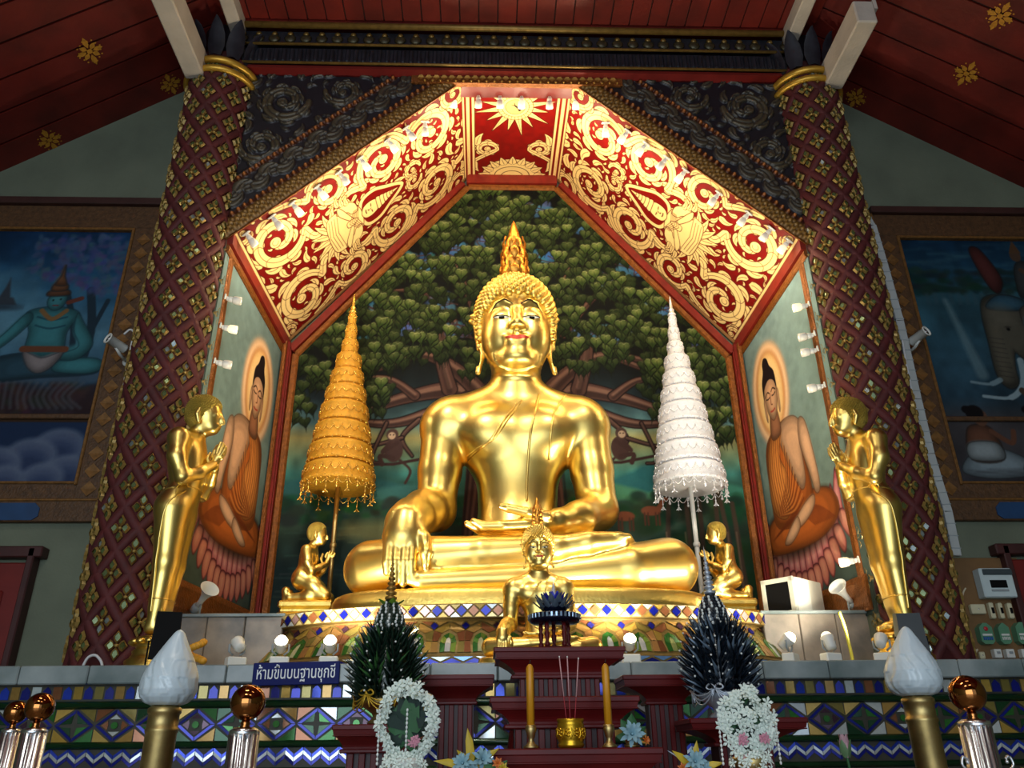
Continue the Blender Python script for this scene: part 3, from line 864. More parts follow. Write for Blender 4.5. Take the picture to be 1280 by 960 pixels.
# ------------------------------------------------------------------ gilded scrollwork painter (flame-leaf scrolls on red lacquer)
CREAM=(238,206,136); CREAM2=(226,186,108); INK=(70,22,10); REDL=(116,12,9)
def flame(c, p, ang, l, w, curl, fill=CREAM, ink=INK, o=.007, inner=True):
    """flame leaf from p in direction ang, bending by curl"""
    n=9; spine=[]; a=ang; q=np.array(p,float)
    for i in range(n):
        spine.append(q.copy()); q=q+np.array((cos(a),sin(a)))*l/(n-1); a+=curl/(n-1)*(1+.6*i/n)
    def outline(e):
        Lp,Rp=[],[]
        for i in range(n):
            t=i/(n-1); d=spine[min(i+1,n-1)]-spine[max(i-1,0)]; d/=np.linalg.norm(d)+1e-9
            ww=w*(sin(PI*(t**.6)*.97+.02)**.9)*(1-.35*t)+e
            nn=np.array((-d[1],d[0])); Lp.append(spine[i]+nn*ww); Rp.append(spine[i]-nn*ww)
        return Lp+Rp[::-1]
    c.poly(outline(o),ink); c.poly(outline(0),fill)
    if inner and l>.07:
        c.line([s for s in spine[1:7]],.0028,ink,.8)
def scroll(c, ctr, R, a0, dr, turns=1.35, w=.06, fill=CREAM, stem=None, ink=INK, leaves=True):
    n=int(34*turns); P=[];W=[]
    for i in range(n+1):
        t=i/n; r=R*(1-t)**.85*.92+R*.13; a=a0+dr*2*PI*turns*t
        P.append((ctr[0]+r*cos(a),ctr[1]+r*sin(a))); W.append(w*(1-.45*t)*(.5+.5*min(1,t*6)))
    if stem: P=[tuple(p) for p in catmull(stem+[P[0]],6)][:-1]+P; W=[w*(.45+.3*i/(len(P)-n-1)) for i in range(len(P)-n-1)]+W
    P=np.array(P)
    if leaves:
        m=len(P); k=0
        for i in range(2,int(m*.80),4):
            d=P[i+1]-P[i-1]; a=math.atan2(d[1],d[0]); nn=np.array((d[1],-d[0]))/(np.linalg.norm(d)+1e-9)*dr
            sz=W[i]/w*(R/.26)
            flame(c,P[i]+nn*W[i]*.55,a-dr*.75,.21*sz,.056*sz,dr*1.5,fill,ink)
            if k%2==0: flame(c,P[i]-nn*W[i]*.5,a+dr*.6,.12*sz,.036*sz,-dr*1.1,fill,ink)
            k+=1
    c.line(P,[x+.007 for x in W],ink); c.line(P,W,fill)
    c.line(P[2:-3],[.0028]*len(P[2:-3]),ink,.75)
    for i in range(4,len(P)-4,5):
        d=P[i+1]-P[i-1]; d/=np.linalg.norm(d)+1e-9; nn=np.array((-d[1],d[0]))
        arc=[P[i]+nn*W[i]*s_*.95+d*(.6*W[i]*(1-s_*s_)) for s_ in np.linspace(-1,1,7)]
        c.line(arc,.0026,ink,.75)
    c.ell(P[-1],W[-1]*1.75+.007,ink); c.ell(P[-1],W[-1]*1.75,fill); c.line([P[-1]+np.array((cos(t),sin(t)))*W[-1]*1.0 for t in np.linspace(0,4.5,12)],.0026,ink,.8)
def fill_gaps(c, lo, hi, n, size, fill=CREAM, ink=INK, ground=REDL, keep=None):
    for _ in range(n):
        p=(RNG.uniform(lo[0],hi[0]),RNG.uniform(lo[1],hi[1]))
        if keep is not None and not keep(*p): continue
        w=c._win((p[0]-size*.55,p[1]-size*.55),(p[0]+size*.55,p[1]+size*.55))
        if w is None: continue
        A=c.a[w]
        if (np.abs(A-np.array(ground,np.float32)).sum(-1)<40).mean()<.86: continue
        a=RNG.uniform(0,2*PI)
        flame(c,(p[0]-cos(a)*size*.5,p[1]-sin(a)*size*.5),a,size*1.05,size*.24,RNG.choice((-1,1))*1.4,fill,ink)
def deity(c, x, y, s):
    """praying celestial figure, head to +x"""
    def T(p): return (x+p[0]*s,y+p[1]*s)
    def pl(P,f=CREAM): 
        Q=[T(p) for p in catmull(P,5,True)]
        c.poly(Q,f); c.line(list(Q)+[Q[0]],.0036,INK,.9)
    for k in range(9):                                     # skirt of flames behind
        a=PI+(k-4)*.33; flame(c,T((-.18+.1*cos(a),.1*sin(a)*1.4)),a,.30*s,.055*s,(k-4)*.2)
    # pointed aureole round the head
    H=[(.14,.0),(.2,.2),(.38,.24),(.56,.16),(.80,0),(.56,-.16),(.38,-.24),(.2,-.2)]
    Q=[T(p) for p in catmull(H,6,True)]
    c.line(list(Q)+[Q[0]],.026*s+.006,INK); c.poly(Q,REDL); c.line(list(Q)+[Q[0]],.024*s,CREAM)
    pl([(-.34,.0),(-.3,.26),(-.12,.3),(.06,.26),(.16,.12),(.16,-.12),(.06,-.26),(-.12,-.3),(-.3,-.26)])
    for q in (-1,1):
        pl([(.12,q*.12),(.1,q*.27),(-.06,q*.36),(-.16,q*.26),(-.02,q*.2),(.03,q*.13)])
        pl([(-.14,q*.30),(-.12,q*.2),(.0,q*.03),(.05,q*.02),(.02,q*.09),(-.1,q*.34)])
        for k in range(3): flame(c,T((.02-.06*k,q*(.3+.03*k))),q*(PI/2)+q*.5,.16*s,.034*s,-q*1.2)
    pl([(.10,.0),(.03,.045),(-.06,.04),(-.06,-.04),(.03,-.045)])
    pl([(.16,0),(.2,.09),(.3,.115),(.40,.08),(.42,0),(.40,-.08),(.3,-.115),(.2,-.09)])
    for i,(xx,w) in enumerate(((.40,.10),(.46,.085),(.515,.066),(.565,.05),(.61,.034))):
        pl([(xx,w),(xx+.06,w*.75),(xx+.07,0),(xx+.06,-w*.75),(xx,-w),(xx-.01,0)])
    pl([(.65,.02),(.74,0),(.65,-.02)])
    c.line([T((.31,.07)),T((.305,.03))],.006*s,INK); c.line([T((.31,-.07)),T((.305,-.03))],.006*s,INK)
    c.line([T((.30,0)),T((.26,.01)),T((.255,-.012))],.005*s,INK); c.line([T((.225,.03)),T((.22,0)),T((.225,-.03))],.007*s,INK)
    for k in range(5): c.line([T((.14-.018*k,-.15+.0*k)),T((.09-.03*k,0)),T((.14-.018*k,.15))],.004*s,INK,.7)
    for k in range(4): c.line([T((-.16-.04*k,-.24)),T((-.2-.04*k,0)),T((-.16-.04*k,.24))],.004*s,INK,.7)
def slope_canvas(sd):
    c=Canvas(0,0,2.62,1.5,190,REDL)
    c.noise(.08,.05)
    M_=.75
    for q,v in ((-1,.0),(1,.0)):
        f=lambda u,d: (u,M_+q*d)
        # stems run from beside the figure outwards
        scroll(c,f(.36,.40),.26,q*-.3,-q,1.4,.055,stem=[f(1.0,.05),f(.86,.2),f(.70,.16)])
        scroll(c,f(.95,.53),.20,PI-q*.2,-q,1.3,.045,stem=[f(.40,.70),f(.58,.66)])
        scroll(c,f(1.55,.44),.255,PI+q*.5,-q,1.45,.052,stem=[f(1.02,.3),f(1.15,.36)])
        scroll(c,f(2.12,.36),.27,PI-q*.4,-q,1.4,.052,stem=[f(1.5,.71),f(1.72,.66)])
        scroll(c,f(2.46,.66),.15,q*2.2,q,1.2,.034)
        scroll(c,f(.10,.66),.13,q*.4,q,1.1,.032)
        scroll(c,f(1.86,.07),.10,0,q,1.1,.028)
    fill_gaps(c,(0,0),(2.62,1.5),3500,.22); fill_gaps(c,(0,0),(2.62,1.5),4000,.15); fill_gaps(c,(0,0),(2.62,1.5),5000,.105); fill_gaps(c,(0,0),(2.62,1.5),6000,.075); fill_gaps(c,(0,0),(2.62,1.5),5000,.05)
    deity(c,1.08,M_,.80)
    # border lines: cream, red, cream
    for e in (0,2.62):
        s_=1 if e==0 else -1
        c.rect(min(e,e+s_*.075),0,max(e,e+s_*.075),1.5,INK)
        c.rect(min(e,e+s_*.068),0,max(e,e+s_*.068),1.5,CREAM)
        c.rect(min(e+s_*.02,e+s_*.045),0,max(e+s_*.02,e+s_*.045),1.5,REDL)
    c.rect(0,1.455,2.62,1.5,(176,128,80)); c.rect(0,1.452,2.62,1.456,INK)
    return c
def bilin(P00,P10,P11,P01,W,H,off=0.):
    P=[np.array(p,float) for p in (P00,P10,P11,P01)]
    def f(X,Y,Hh):
        u=X/W; v=Y/H
        r=[(1-u)*(1-v)*P[0][i]+u*(1-v)*P[1][i]+u*v*P[2][i]+(1-u)*v*P[3][i] for i in range(3)]
        return r
    return f
for sd,nm in ((-1,'left'),(1,'right')):
    c=slope_canvas(sd)
    n=Vector((-sd*.68,0,-.73)); e=n*.006
    def q(p): v=Vector(mir(p,sd))+e; return v.to_tuple()
    c.build('gilded_scrollwork',LACQUER,bilin(q(AF),q(TF),q(TB),q(AB),2.62,1.5),parent=CEIL[nm])
c=Canvas(0,0,.94,1.45,230,REDL); c.noise(.08,.05)
def sun(c,x,y):
    for k in range(16):
        a=2*PI*k/16+PI/16; l=.40 if k%2 else .33; w=.055
        tipp=(x+l*cos(a),y+l*sin(a)); b1=(x+.15*cos(a-.22),y+.15*sin(a-.22)); b2=(x+.15*cos(a+.22),y+.15*sin(a+.22))
        def ex(p,e): return (x+(p[0]-x)*(1+e),y+(p[1]-y)*(1+e))
        c.line([b1,tipp,b2],.008,INK); c.poly([b1,tipp,b2],CREAM)
        c.line([(x,y),(x+l*.85*cos(a),y+l*.85*sin(a))],.002,INK,.8)
    for r,f in ((.178,INK),(.172,CREAM),(.135,INK),(.130,CREAM),(.10,INK),(.095,CREAM2)): c.ell((x,y),r,f)
    for k in range(28):
        a=2*PI*k/28; c.line([(x+.135*cos(a),y+.135*sin(a)),(x+.17*cos(a),y+.17*sin(a))],.002,INK)
    # the little dark bird in the disc
    c.poly([(x-.05,y-.03),(x-.01,y-.012),(x+.025,y+.03),(x+.05,y+.045),(x+.03,y+.005),(x+.005,y-.022)],(40,26,30))
    c.ell((x+.042,y+.042),.014,(40,26,30)); c.line([(x-.005,y-.02),(x-.012,y-.05)],.004,(40,26,30))
sun(c,.47,.36)
for q in (-1,1):
    f=lambda d,v: (.47+q*d,v)
    scroll(c,f(.28,.98),.11,PI/2+q*PI/2,q,1.1,.035,stem=[f(.44,1.40),f(.44,1.2)],leaves=True)
    flame(c,f(.30,1.32),PI/2+q*1.2-PI*0,.16,.05,-q*1.0); flame(c,f(.42,1.15),PI/2,.2,.05,q*.6); flame(c,f(.38,.92),-PI/2,.2,.045,-q*.7)
    flame(c,f(.36,1.42),PI if q>0 else 0,.22,.07,q*.9)
for r,o in ((.27,0),(.22,.0),(.16,0),(.10,0)):
    pts=[(.47+r*1.2*cos(a),1.44-r*1.15*sin(a)**.8 if sin(a)>0 else 1.44) for a in np.linspace(0,PI,26)]
    c.poly(pts,CREAM if o==0 else CREAM2); c.line(pts,.004,INK)
for k in range(9):
    a=PI*(k+.5)/9; flame(c,(.47+.24*cos(a),1.44-.22*sin(a)),-a,.13,.045,0)
for s_,e in ((1,0),(-1,.94)):
    c.rect(min(e,e+s_*.075),0,max(e,e+s_*.075),1.45,INK); c.rect(min(e,e+s_*.068),0,max(e,e+s_*.068),1.45,CREAM); c.rect(min(e+s_*.022,e+s_*.045),0,max(e+s_*.022,e+s_*.045),1.45,REDL)
c.rect(0,1.415,.94,1.45,(176,128,80))
dz=(0,0,-.006)
def q2(p): return (p[0],p[1],p[2]-.006)
c.build('gilded_sun_panel',LACQUER,bilin(q2(mir(TF,-1)),q2(TF),q2(TB),q2(mir(TB,-1)),.94,1.45),parent=CEIL['flat'])

# ---- carved braces and spandrels round the niche mouth: real relief
def carve(sd):
    # plane x,z at y=5.40; canvas in world x (mirrored) and z
    c=Canvas(.30,4.55,2.50,6.72,110,(16,16,16))
    # triangle of scrolls
    def S(*a,**k): scroll(c,*a,**k,fill=(170,170,170),ink=(6,6,6))
    S((2.05,6.35),.20,PI,1,1.4,.05); S((2.2,5.85),.17,0,-1,1.3,.045); S((1.55,6.48),.15,0,-1,1.2,.04); S((2.3,5.35),.12,PI/2,-1,1.2,.035)
    fill_gaps(c,(.8,4.8),(2.5,6.7),1400,.16,(150,150,150),(6,6,6),(16,16,16)); fill_gaps(c,(.8,4.8),(2.5,6.7),1400,.09,(140,140,140),(6,6,6),(16,16,16))
    a=np.array((2.43,4.83)); b=np.array((.40,6.72)); d=(b-a)/np.linalg.norm(b-a); nn=np.array((d[1]*-1,d[0])); nn=nn if nn[0]>0 else -nn
    Ltot=np.linalg.norm(b-a)
    def band(o0,o1,v): c.poly([a-d*.3+nn*o0,b+d*.3+nn*o0,b+d*.3+nn*o1,a-d*.3+nn*o1],v)
    band(-.4,.0,(10,10,10)); band(0,.145,(60,60,60)); band(.145,.47,(28,28,28)); band(.44,.47,(80,80,80))
    k=0; t=-.1
    while t<Ltot+.2:
        p=a+d*t
        flame(c,p+nn*.31,math.atan2(d[1],d[0])+(.9 if k%2 else -.9),.22,.06,(-1.8 if k%2 else 1.8),(150,150,150),(6,6,6))
        flame(c,p+nn*.31+d*.06,math.atan2(d[1],d[0])+(-.5 if k%2 else .5),.16,.045,(1.2 if k%2 else -1.2),(130,130,130),(6,6,6))
        t+=.13; k+=1
    t=-.1
    while t<Ltot+.2:
        for o in (.165,.43): c.ell(a+d*t+nn*o,.02,(6,6,6)); c.ell(a+d*t+nn*o,.016,(230,230,230))
        p=a+d*t
        c.poly([p+nn*.02,p+d*.03+nn*.075,p+nn*.13,p-d*.03+nn*.075],(150,150,150)); c.ell(p+nn*.075,.012,(60,60,60))
        c.ell(p+d*.03+nn*.03,.012,(130,130,130)); c.ell(p+d*.03+nn*.12,.012,(130,130,130))
        t+=.062
    c.rect(.3,6.685,2.5,6.72,(120,120,120))
    hgt=c.a[...,0].copy()/255*.045
    g=c.a[...,0:1]/255
    u=((c.X-a[0])*nn[0]+(c.Y-a[1])*nn[1])
    dark=np.array((34,33,42),np.float32); gold=np.array((112,98,64),np.float32)
    col=dark*(1-g)+gold*g
    gb=np.array((84,56,24),np.float32)*(1-g)+np.array((206,156,72),np.float32)*g
    col=np.where((u<.15)[...,None],gb,col)
    bead=((np.abs(u-.165)<.022)|(np.abs(u-.43)<.022))[...,None]
    col=np.where(bead,np.array((60,26,16),np.float32)*(1-g)+np.array((186,112,50),np.float32)*g,col)
    c.a[:]=col
    lim=u
    keep=lambda X,Y: (((X-a[0])*nn[0]+(Y-a[1])*nn[1])>0.0)&(X<2.44)
    back=.10
    o=c.build('spandrel_carved_'+('left' if sd<0 else 'right'),CARVED,lambda X,Y,H:(sd*X,5.40-H+np.clip((X-2.0),0,1)*0,Y),keep=keep,heights=hgt)
    if sd<0: o.data.flip_normals()
    o.data.update()
    return struct(o)
for sd in (-1,1):
    sp=carve(sd)
    a=Vector((sd*2.43,0,4.83)); b=Vector((sd*.40,0,6.72))
    mb=MB(); n=Vector((sd*.69,0,.72))
    q=[a+Vector((0,5.40,0)),b+Vector((0,5.40,0)),b+Vector((0,5.43,.02)),a+Vector((0,5.43,.02))]
    o=[p+n*.3 for p in q]
    mb.add(q+o,[(0,1,2,3),(7,6,5,4),(0,4,5,1),(1,5,6,2),(2,6,7,3),(3,7,4,0)] if sd<0 else [f[::-1] for f in [(0,1,2,3),(7,6,5,4),(0,4,5,1),(1,5,6,2),(2,6,7,3),(3,7,4,0)]])
    # filling board behind the carving
    mb.prism([(sd*2.43,4.93),(sd*2.43,6.72),(sd*.50,6.72)],.1,0,Matrix(((1,0,0,0),(0,0,1,5.42),(0,1,0,0),(0,0,0,1))))
    mb.build('backing_board',FRAMEGOLD,sp)
# flat gold course across the top of the niche mouth
mb=MB(); mb.box((0,5.39,6.636),(1.9,.05,.11),0)
for i in range(26):
    x=-.9+1.8*(i+.5)/26
    mb.add([(x-.03,5.363,6.636),(x,5.350,6.593),(x+.03,5.363,6.636),(x,5.350,6.679)],[(0,1,2,3)],1); mb.sphere((x+.035,5.36,6.674),(.012,.012,.012),6,4,1); mb.sphere((x+.035,5.36,6.598),(.012,.012,.012),6,4,1)
struct(mb.build('trim_7',[FRAMEGOLD,mat('bright_gilt_relief',(196,146,66),.38,.6,noise=.3,scale=20)]))
# ------------------------------------------------------------------ marble ledge, mosaic wall and mosaic pedestal
def col(*c): return L(*c)
def jit(c,a=.18):
    k=1+random.uniform(-a,a); return tuple(min(1,max(0,x*k)) for x in c[:3])+(1,)
BLUE=col(20,28,134); BLUE2=col(34,60,176); WHT=col(206,212,212); CRM=col(228,204,140); GRN=col(48,112,46); DGRN=col(24,66,36); TAN=col(172,134,70); TAN2=col(136,122,62); BRN=col(138,86,54); PUR=col(70,42,62); PINK=col(190,150,146); SKY=col(120,160,214); GLD=col(180,146,66)
class Mosaic:
    """glass pieces set on a surface: place(u,v,d) -> point"""
    def __init__(s, place, inset=.0035, lift=.004): s.mb=MB(); s.p=place; s.i=inset; s.l=lift
    def t(s, P, c, inset=None, lift=None):
        P=[np.array(p,float) for p in P]; n=len(P); g=sum(P)/n; e=s.i if inset is None else inset
        Q=[]
        for p in P:
            d=g-p; L_=np.linalg.norm(d)+1e-9; Q.append(p+d/L_*min(e*1.3,L_*.3))
        lf=s.l if lift is None else lift
        tx,ty=random.uniform(-1,1),random.uniform(-1,1)
        sz=max(np.linalg.norm(p-g) for p in P)
        top=[s.p(q[0],q[1],lf+(tx*(q[0]-g[0])+ty*(q[1]-g[1]))*.05) for q in Q]
        bot=[s.p(q[0],q[1],0) for q in Q]
        c=jit(c)
        s.mb.add(top+bot,[tuple(range(n))]+[(i,n+i,n+(i+1)%n,(i+1)%n) for i in range(n)],0,False,c)
    def rect(s,u0,v0,u1,v1,c,**k): s.t([(u0,v0),(u1,v0),(u1,v1),(u0,v1)],c,**k)
    def dia(s,u,v,a,b,c,**k): s.t([(u-a,v),(u,v-b),(u+a,v),(u,v+b)],c,**k)
    def build(s,name,parent,m=None): return s.mb.build(name,m or MOSAIC,parent)
ZL=1.575; YL=4.66; XW=3.9
# marble ledge: each slab of the facing
mb=MB()
x=-XW; k=0
wid=.37
while x<XW:
    w=min(wid,XW-x); mb.box((x+w/2,(YL+7.0)/2,ZL-.048),(w-.004,7.0-YL,.096),0,bev=.006); x+=w; k+=1
struct(mb.build('ledge_marble',MARBLE))
# wall under the ledge
YW=4.73
base=struct(slab('wall_altar',(-XW,YW,0),(XW,6.9,ZL-.096),DARKGROUT))
def wp(u,v,d):
    v=1.1+(v-1.1)*.971
    return Vector((u,YW-d-base.location.y,v-base.location.z))
m=Mosaic(wp)
# course of upright teeth
u=-2.9; k=0; p=.112
while u<2.9:
    m.t([(u,1.412),(u+.052,1.412),(u+.052,1.462),(u+.026,1.488),(u,1.462)],BLUE if k%3 else BLUE2)
    c=(TAN,WHT,BRN,GLD,TAN2)[k%5]
    m.rect(u+.056,1.412,u+.108,1.486,c); u+=p; k+=1
# diamonds
u=-2.9; k=0; P_=.215
v0,v1=1.195,1.365; vm=(v0+v1)/2
while u<2.9:
    a,b=P_/2,(v1-v0)/2
    for sx in (-1,1):
        for sy in (-1,1):
            # blue outline strip
            m.t([(u+sx*a*.98,vm),(u,vm+sy*b*.98),(u,vm+sy*b*.76),(u+sx*a*.76,vm)],BLUE,inset=.002)
    if k%2==0:
        cc=(DGRN,GRN)
        for sx in (-1,1):
            for sy in (-1,1): m.t([(u+sx*.012,vm+sy*.008),(u+sx*a*.70,vm+sy*.004),(u+sx*.008,vm+sy*b*.70)],random.choice((DGRN,GRN,DGRN)))
    else:
        for sx in (-1,1):
            m.t([(u+sx*a*.70,vm),(u+sx*a*.34,vm+b*.34),(u+sx*.03,vm),(u+sx*a*.34,vm-b*.34)],PUR if k%4==1 else BRN)
        for sy in (-1,1): m.t([(u,vm+sy*b*.70),(u+a*.32,vm+sy*b*.36),(u,vm+sy*.03),(u-a*.32,vm+sy*b*.36)],PUR if k%4==1 else WHT)
        m.t([(u+.02*cos(2*PI*i/8),vm+.02*sin(2*PI*i/8)) for i in range(8)],GRN,inset=.001,lift=.009)
    for sy in (-1,1):                                   # triangles between
        ux=u+a
        m.t([(ux-a*.9,vm+sy*b*1.0),(ux,vm+sy*b*.16),(ux,vm+sy*b*1.0)],random.choice((WHT,TAN2,TAN,GRN)))
        m.t([(ux+a*.9,vm+sy*b*1.0),(ux,vm+sy*b*.16),(ux,vm+sy*b*1.0)],random.choice((BRN,GLD,TAN,DGRN)))
    u+=P_; k+=1
# zigzag course
u=-2.9; p=.095
while u<2.9:
    for c,o in ((BLUE,0),(WHT,.024),(BLUE2,.044)):
        m.t([(u,1.068+o*.9),(u+p/2,1.106+o*.9),(u+p/2,1.126+o*.9),(u,1.088+o*.9)],c,inset=.0015)
        m.t([(u+p/2,1.106+o*.9),(u+p,1.068+o*.9),(u+p,1.088+o*.9),(u+p/2,1.126+o*.9)],c,inset=.0015)
    m.t([(u,1.150),(u+p/2,1.172),(u+p,1.150),(u+p/2,1.172+.001)],PINK) if False else None
    u+=p
# arches with leaves
u=-2.7; P_=.40
while u<2.8:
    for i in range(9):
        a0,a1=PI*i/9,PI*(i+1)/9
        m.t([(u+.185*cos(a0),.86+.165*sin(a0)),(u+.185*cos(a1),.86+.165*sin(a1)),(u+.16*cos(a1),.86+.14*sin(a1)),(u+.16*cos(a0),.86+.14*sin(a0))],BLUE,inset=.0015)
        m.t([(u+.155*cos(a0),.86+.135*sin(a0)),(u+.155*cos(a1),.86+.135*sin(a1)),(u+.09*cos(a1),.86+.07*sin(a1)),(u+.09*cos(a0),.86+.07*sin(a0))],random.choice((GRN,DGRN,DGRN)),inset=.002)
    m.t([(u-.03,.88),(u,.84),(u+.03,.88),(u,.94)],GRN)
    for sx in (-1,1):
        m.t([(u+sx*.20,1.01),(u+sx*.20,.93),(u+sx*.13,1.025)],random.choice((TAN,PINK,GLD))); m.t([(u+sx*.2,.92),(u+sx*.2,.85),(u+sx*.19,.87)],BRN)
    u+=P_
m.build('mirror_inlay',base)
g=MB()
for z,r in ((1.377,.02),(1.176,.018),(1.047,.016)):
    g.lathe([(r,-2.95),(r,2.95)],10,0 if z!=1.045 else 1,Matrix.Translation((0,YW-.004,z))@Matrix.Rotation(PI/2,4,'Y'))
o=g.build('glazed_moulding',[GREENGLAZE,DARKRED],base); o.location=(-base.location.x,-base.location.y,-base.location.z+.0)

# pedestal of the huge Buddha: bow-fronted, mosaic courses
PC=(0,6.2); PA,PB=1.80,1.02
def prm(n=360):
    pts=[]
    for i in range(n+1):
        t=PI+PI*i/n
        c_,s_=cos(t),sin(t); e=.80
        pts.append((PC[0]+PA*(abs(c_)**e)*(1 if c_>=0 else -1),PC[1]-PB*abs(s_)**e))
    return np.array(pts)
PP=prm(); seg=np.linalg.norm(np.diff(PP,axis=0),axis=1); AL=np.concatenate([[0],np.cumsum(seg)]); LEN=AL[-1]
def onper(u):
    u=min(max(u,0),LEN); x=np.interp(u,AL,PP[:,0]); y=np.interp(u,AL,PP[:,1])
    i=min(max(np.searchsorted(AL,u)-1,1),len(PP)-3); t=PP[i+2]-PP[i-1]; t/=np.linalg.norm(t); return x,y,t[1],-t[0]
# profile: offset outwards by height
PROF=[(0,.17),(.075,.17),(.085,.145),(.10,.14),(.14,.115),(.20,.06),(.25,.02),(.285,.0),(.30,.01),(.305,.05),(.385,.05),(.39,.04)]
def off(v): return float(np.interp(v,[p[0] for p in PROF],[p[1] for p in PROF]))
def pp(u,v,d):
    x,y,nx,ny=onper(u); o=off(v)+d
    return Vector((x+nx*o,y+ny*o,ZL+v*(1.98-ZL)/.39))
ped=thing('mosaic_pedestal','bow-fronted pedestal under the huge Buddha, faced in gold, green and blue mirror mosaic','pedestal')
mb=MB(); NU=90
V=[];F=[]
vs=[p[0] for p in PROF]
for v in vs:
    for i in range(NU+1): V.append(pp(LEN*i/NU,v,-.003))
for j in range(len(vs)-1):
    for i in range(NU): F.append((j*(NU+1)+i,j*(NU+1)+i+1,(j+1)*(NU+1)+i+1,(j+1)*(NU+1)+i))
mb.add(V,F,0,False)
top=[pp(LEN*i/NU,.39,-.003) for i in range(NU+1)]
mb.add(top+[Vector((PA,6.95,1.98)),Vector((-PA,6.95,1.98))],[tuple(range(NU+3))],1)
mb.add([Vector((q*PA,y,z)) for q in (-1,1) for y in (6.15,6.95) for z in (ZL,1.98)],[(0,1,3,2),(4,6,7,5)],0)
mb.build('body',[GROUT,MARBLE],ped)
m=Mosaic(pp,.0025,.004)
n=int(LEN/.075); p=LEN/n
for k in range(n):                                   # top band of diamonds
    u=k*p+p/2; c=BLUE if k%2 else random.choice((BRN,BRN,PINK))
    m.dia(u,.345,p*.46,.034,c)
    for sy in (-1,1): m.t([(u+p/2-p*.44,.345+sy*.037),(u+p/2+p*.44,.345+sy*.037),(u+p/2,.345+sy*.006)],random.choice((WHT,CRM,CRM,GLD)))
n=int(LEN/.19); p=LEN/n
for k in range(n):                                   # lotus course
    u=k*p+p/2
    def ell(cu,cv,a,b,c,k0=10,lift=None,inset=None): m.t([(cu+a*cos(2*PI*i/k0),cv+b*sin(2*PI*i/k0)) for i in range(k0)],c,lift=lift,inset=inset)
    A=[(u-.045,.095),(u-.05,.16),(u-.035,.20),(u,.22),(u+.035,.20),(u+.05,.16),(u+.045,.095)]
    I=[(u-.016,.10),(u-.018,.15),(u-.012,.178),(u,.19),(u+.012,.178),(u+.018,.15),(u+.016,.10)]
    for i in range(6): m.t([A[i],A[i+1],I[i+1],I[i]],random.choice((GRN,col(120,150,60),GRN)),inset=.001)
    m.t(I,random.choice((col(200,206,160),WHT,col(170,180,110))),inset=.001)
    B=[(u-.055,.095),(u-.062,.165),(u-.045,.215),(u,.243),(u+.045,.215),(u+.062,.165),(u+.055,.095)]
    O=[(u-p/2,.095),(u-p/2,.165),(u-p/2,.235),(u,.285),(u+p/2,.235),(u+p/2,.165),(u+p/2,.095)]
    for i in range(6): m.t([B[i],B[i+1],O[i+1],O[i]],random.choice((TAN,TAN2,BRN,col(170,126,74),GLD)),inset=.002)
    m.dia(u+p/2,.262,.028,.026,random.choice((PUR,BLUE)),lift=.009)
    for sx in (-1,1): m.t([(u+p/2+sx*.028,.262),(u+p/2+sx*.004,.29),(u+p/2+sx*.09,.293)],random.choice((BRN,TAN)))
n=int(LEN/.13); p=LEN/n
for k in range(n):                                   # bottom band
    u=k*p+p/2; m.dia(u,.037,p*.46,.026,BLUE)
    for sy in (-1,1): m.t([(u+p/2-p*.46,.037+sy*.032),(u+p/2+p*.46,.037+sy*.032),(u+p/2,.037+sy*.004)],random.choice((WHT,SKY,WHT)))
m.build('mirror_inlay',ped)
# low stone walls each side
for sd,nm in ((-1,'left'),(1,'right')):
    mb=MB(); x0,x1=1.62,2.38
    for i in range(3):
        w=(x1-x0)/3; mb.box((sd*(x0+w*(i+.5)),6.25,ZL+.198),(w-.004,1.36,.396),0,bev=.006)
    mb.box((sd*(x0+x1)/2,6.25,ZL+.404),(x1-x0+.02,1.40,.022),1,bev=.004)
    struct(mb.build('wall_stone_'+nm,[PINKSTONE,MARBLE]))
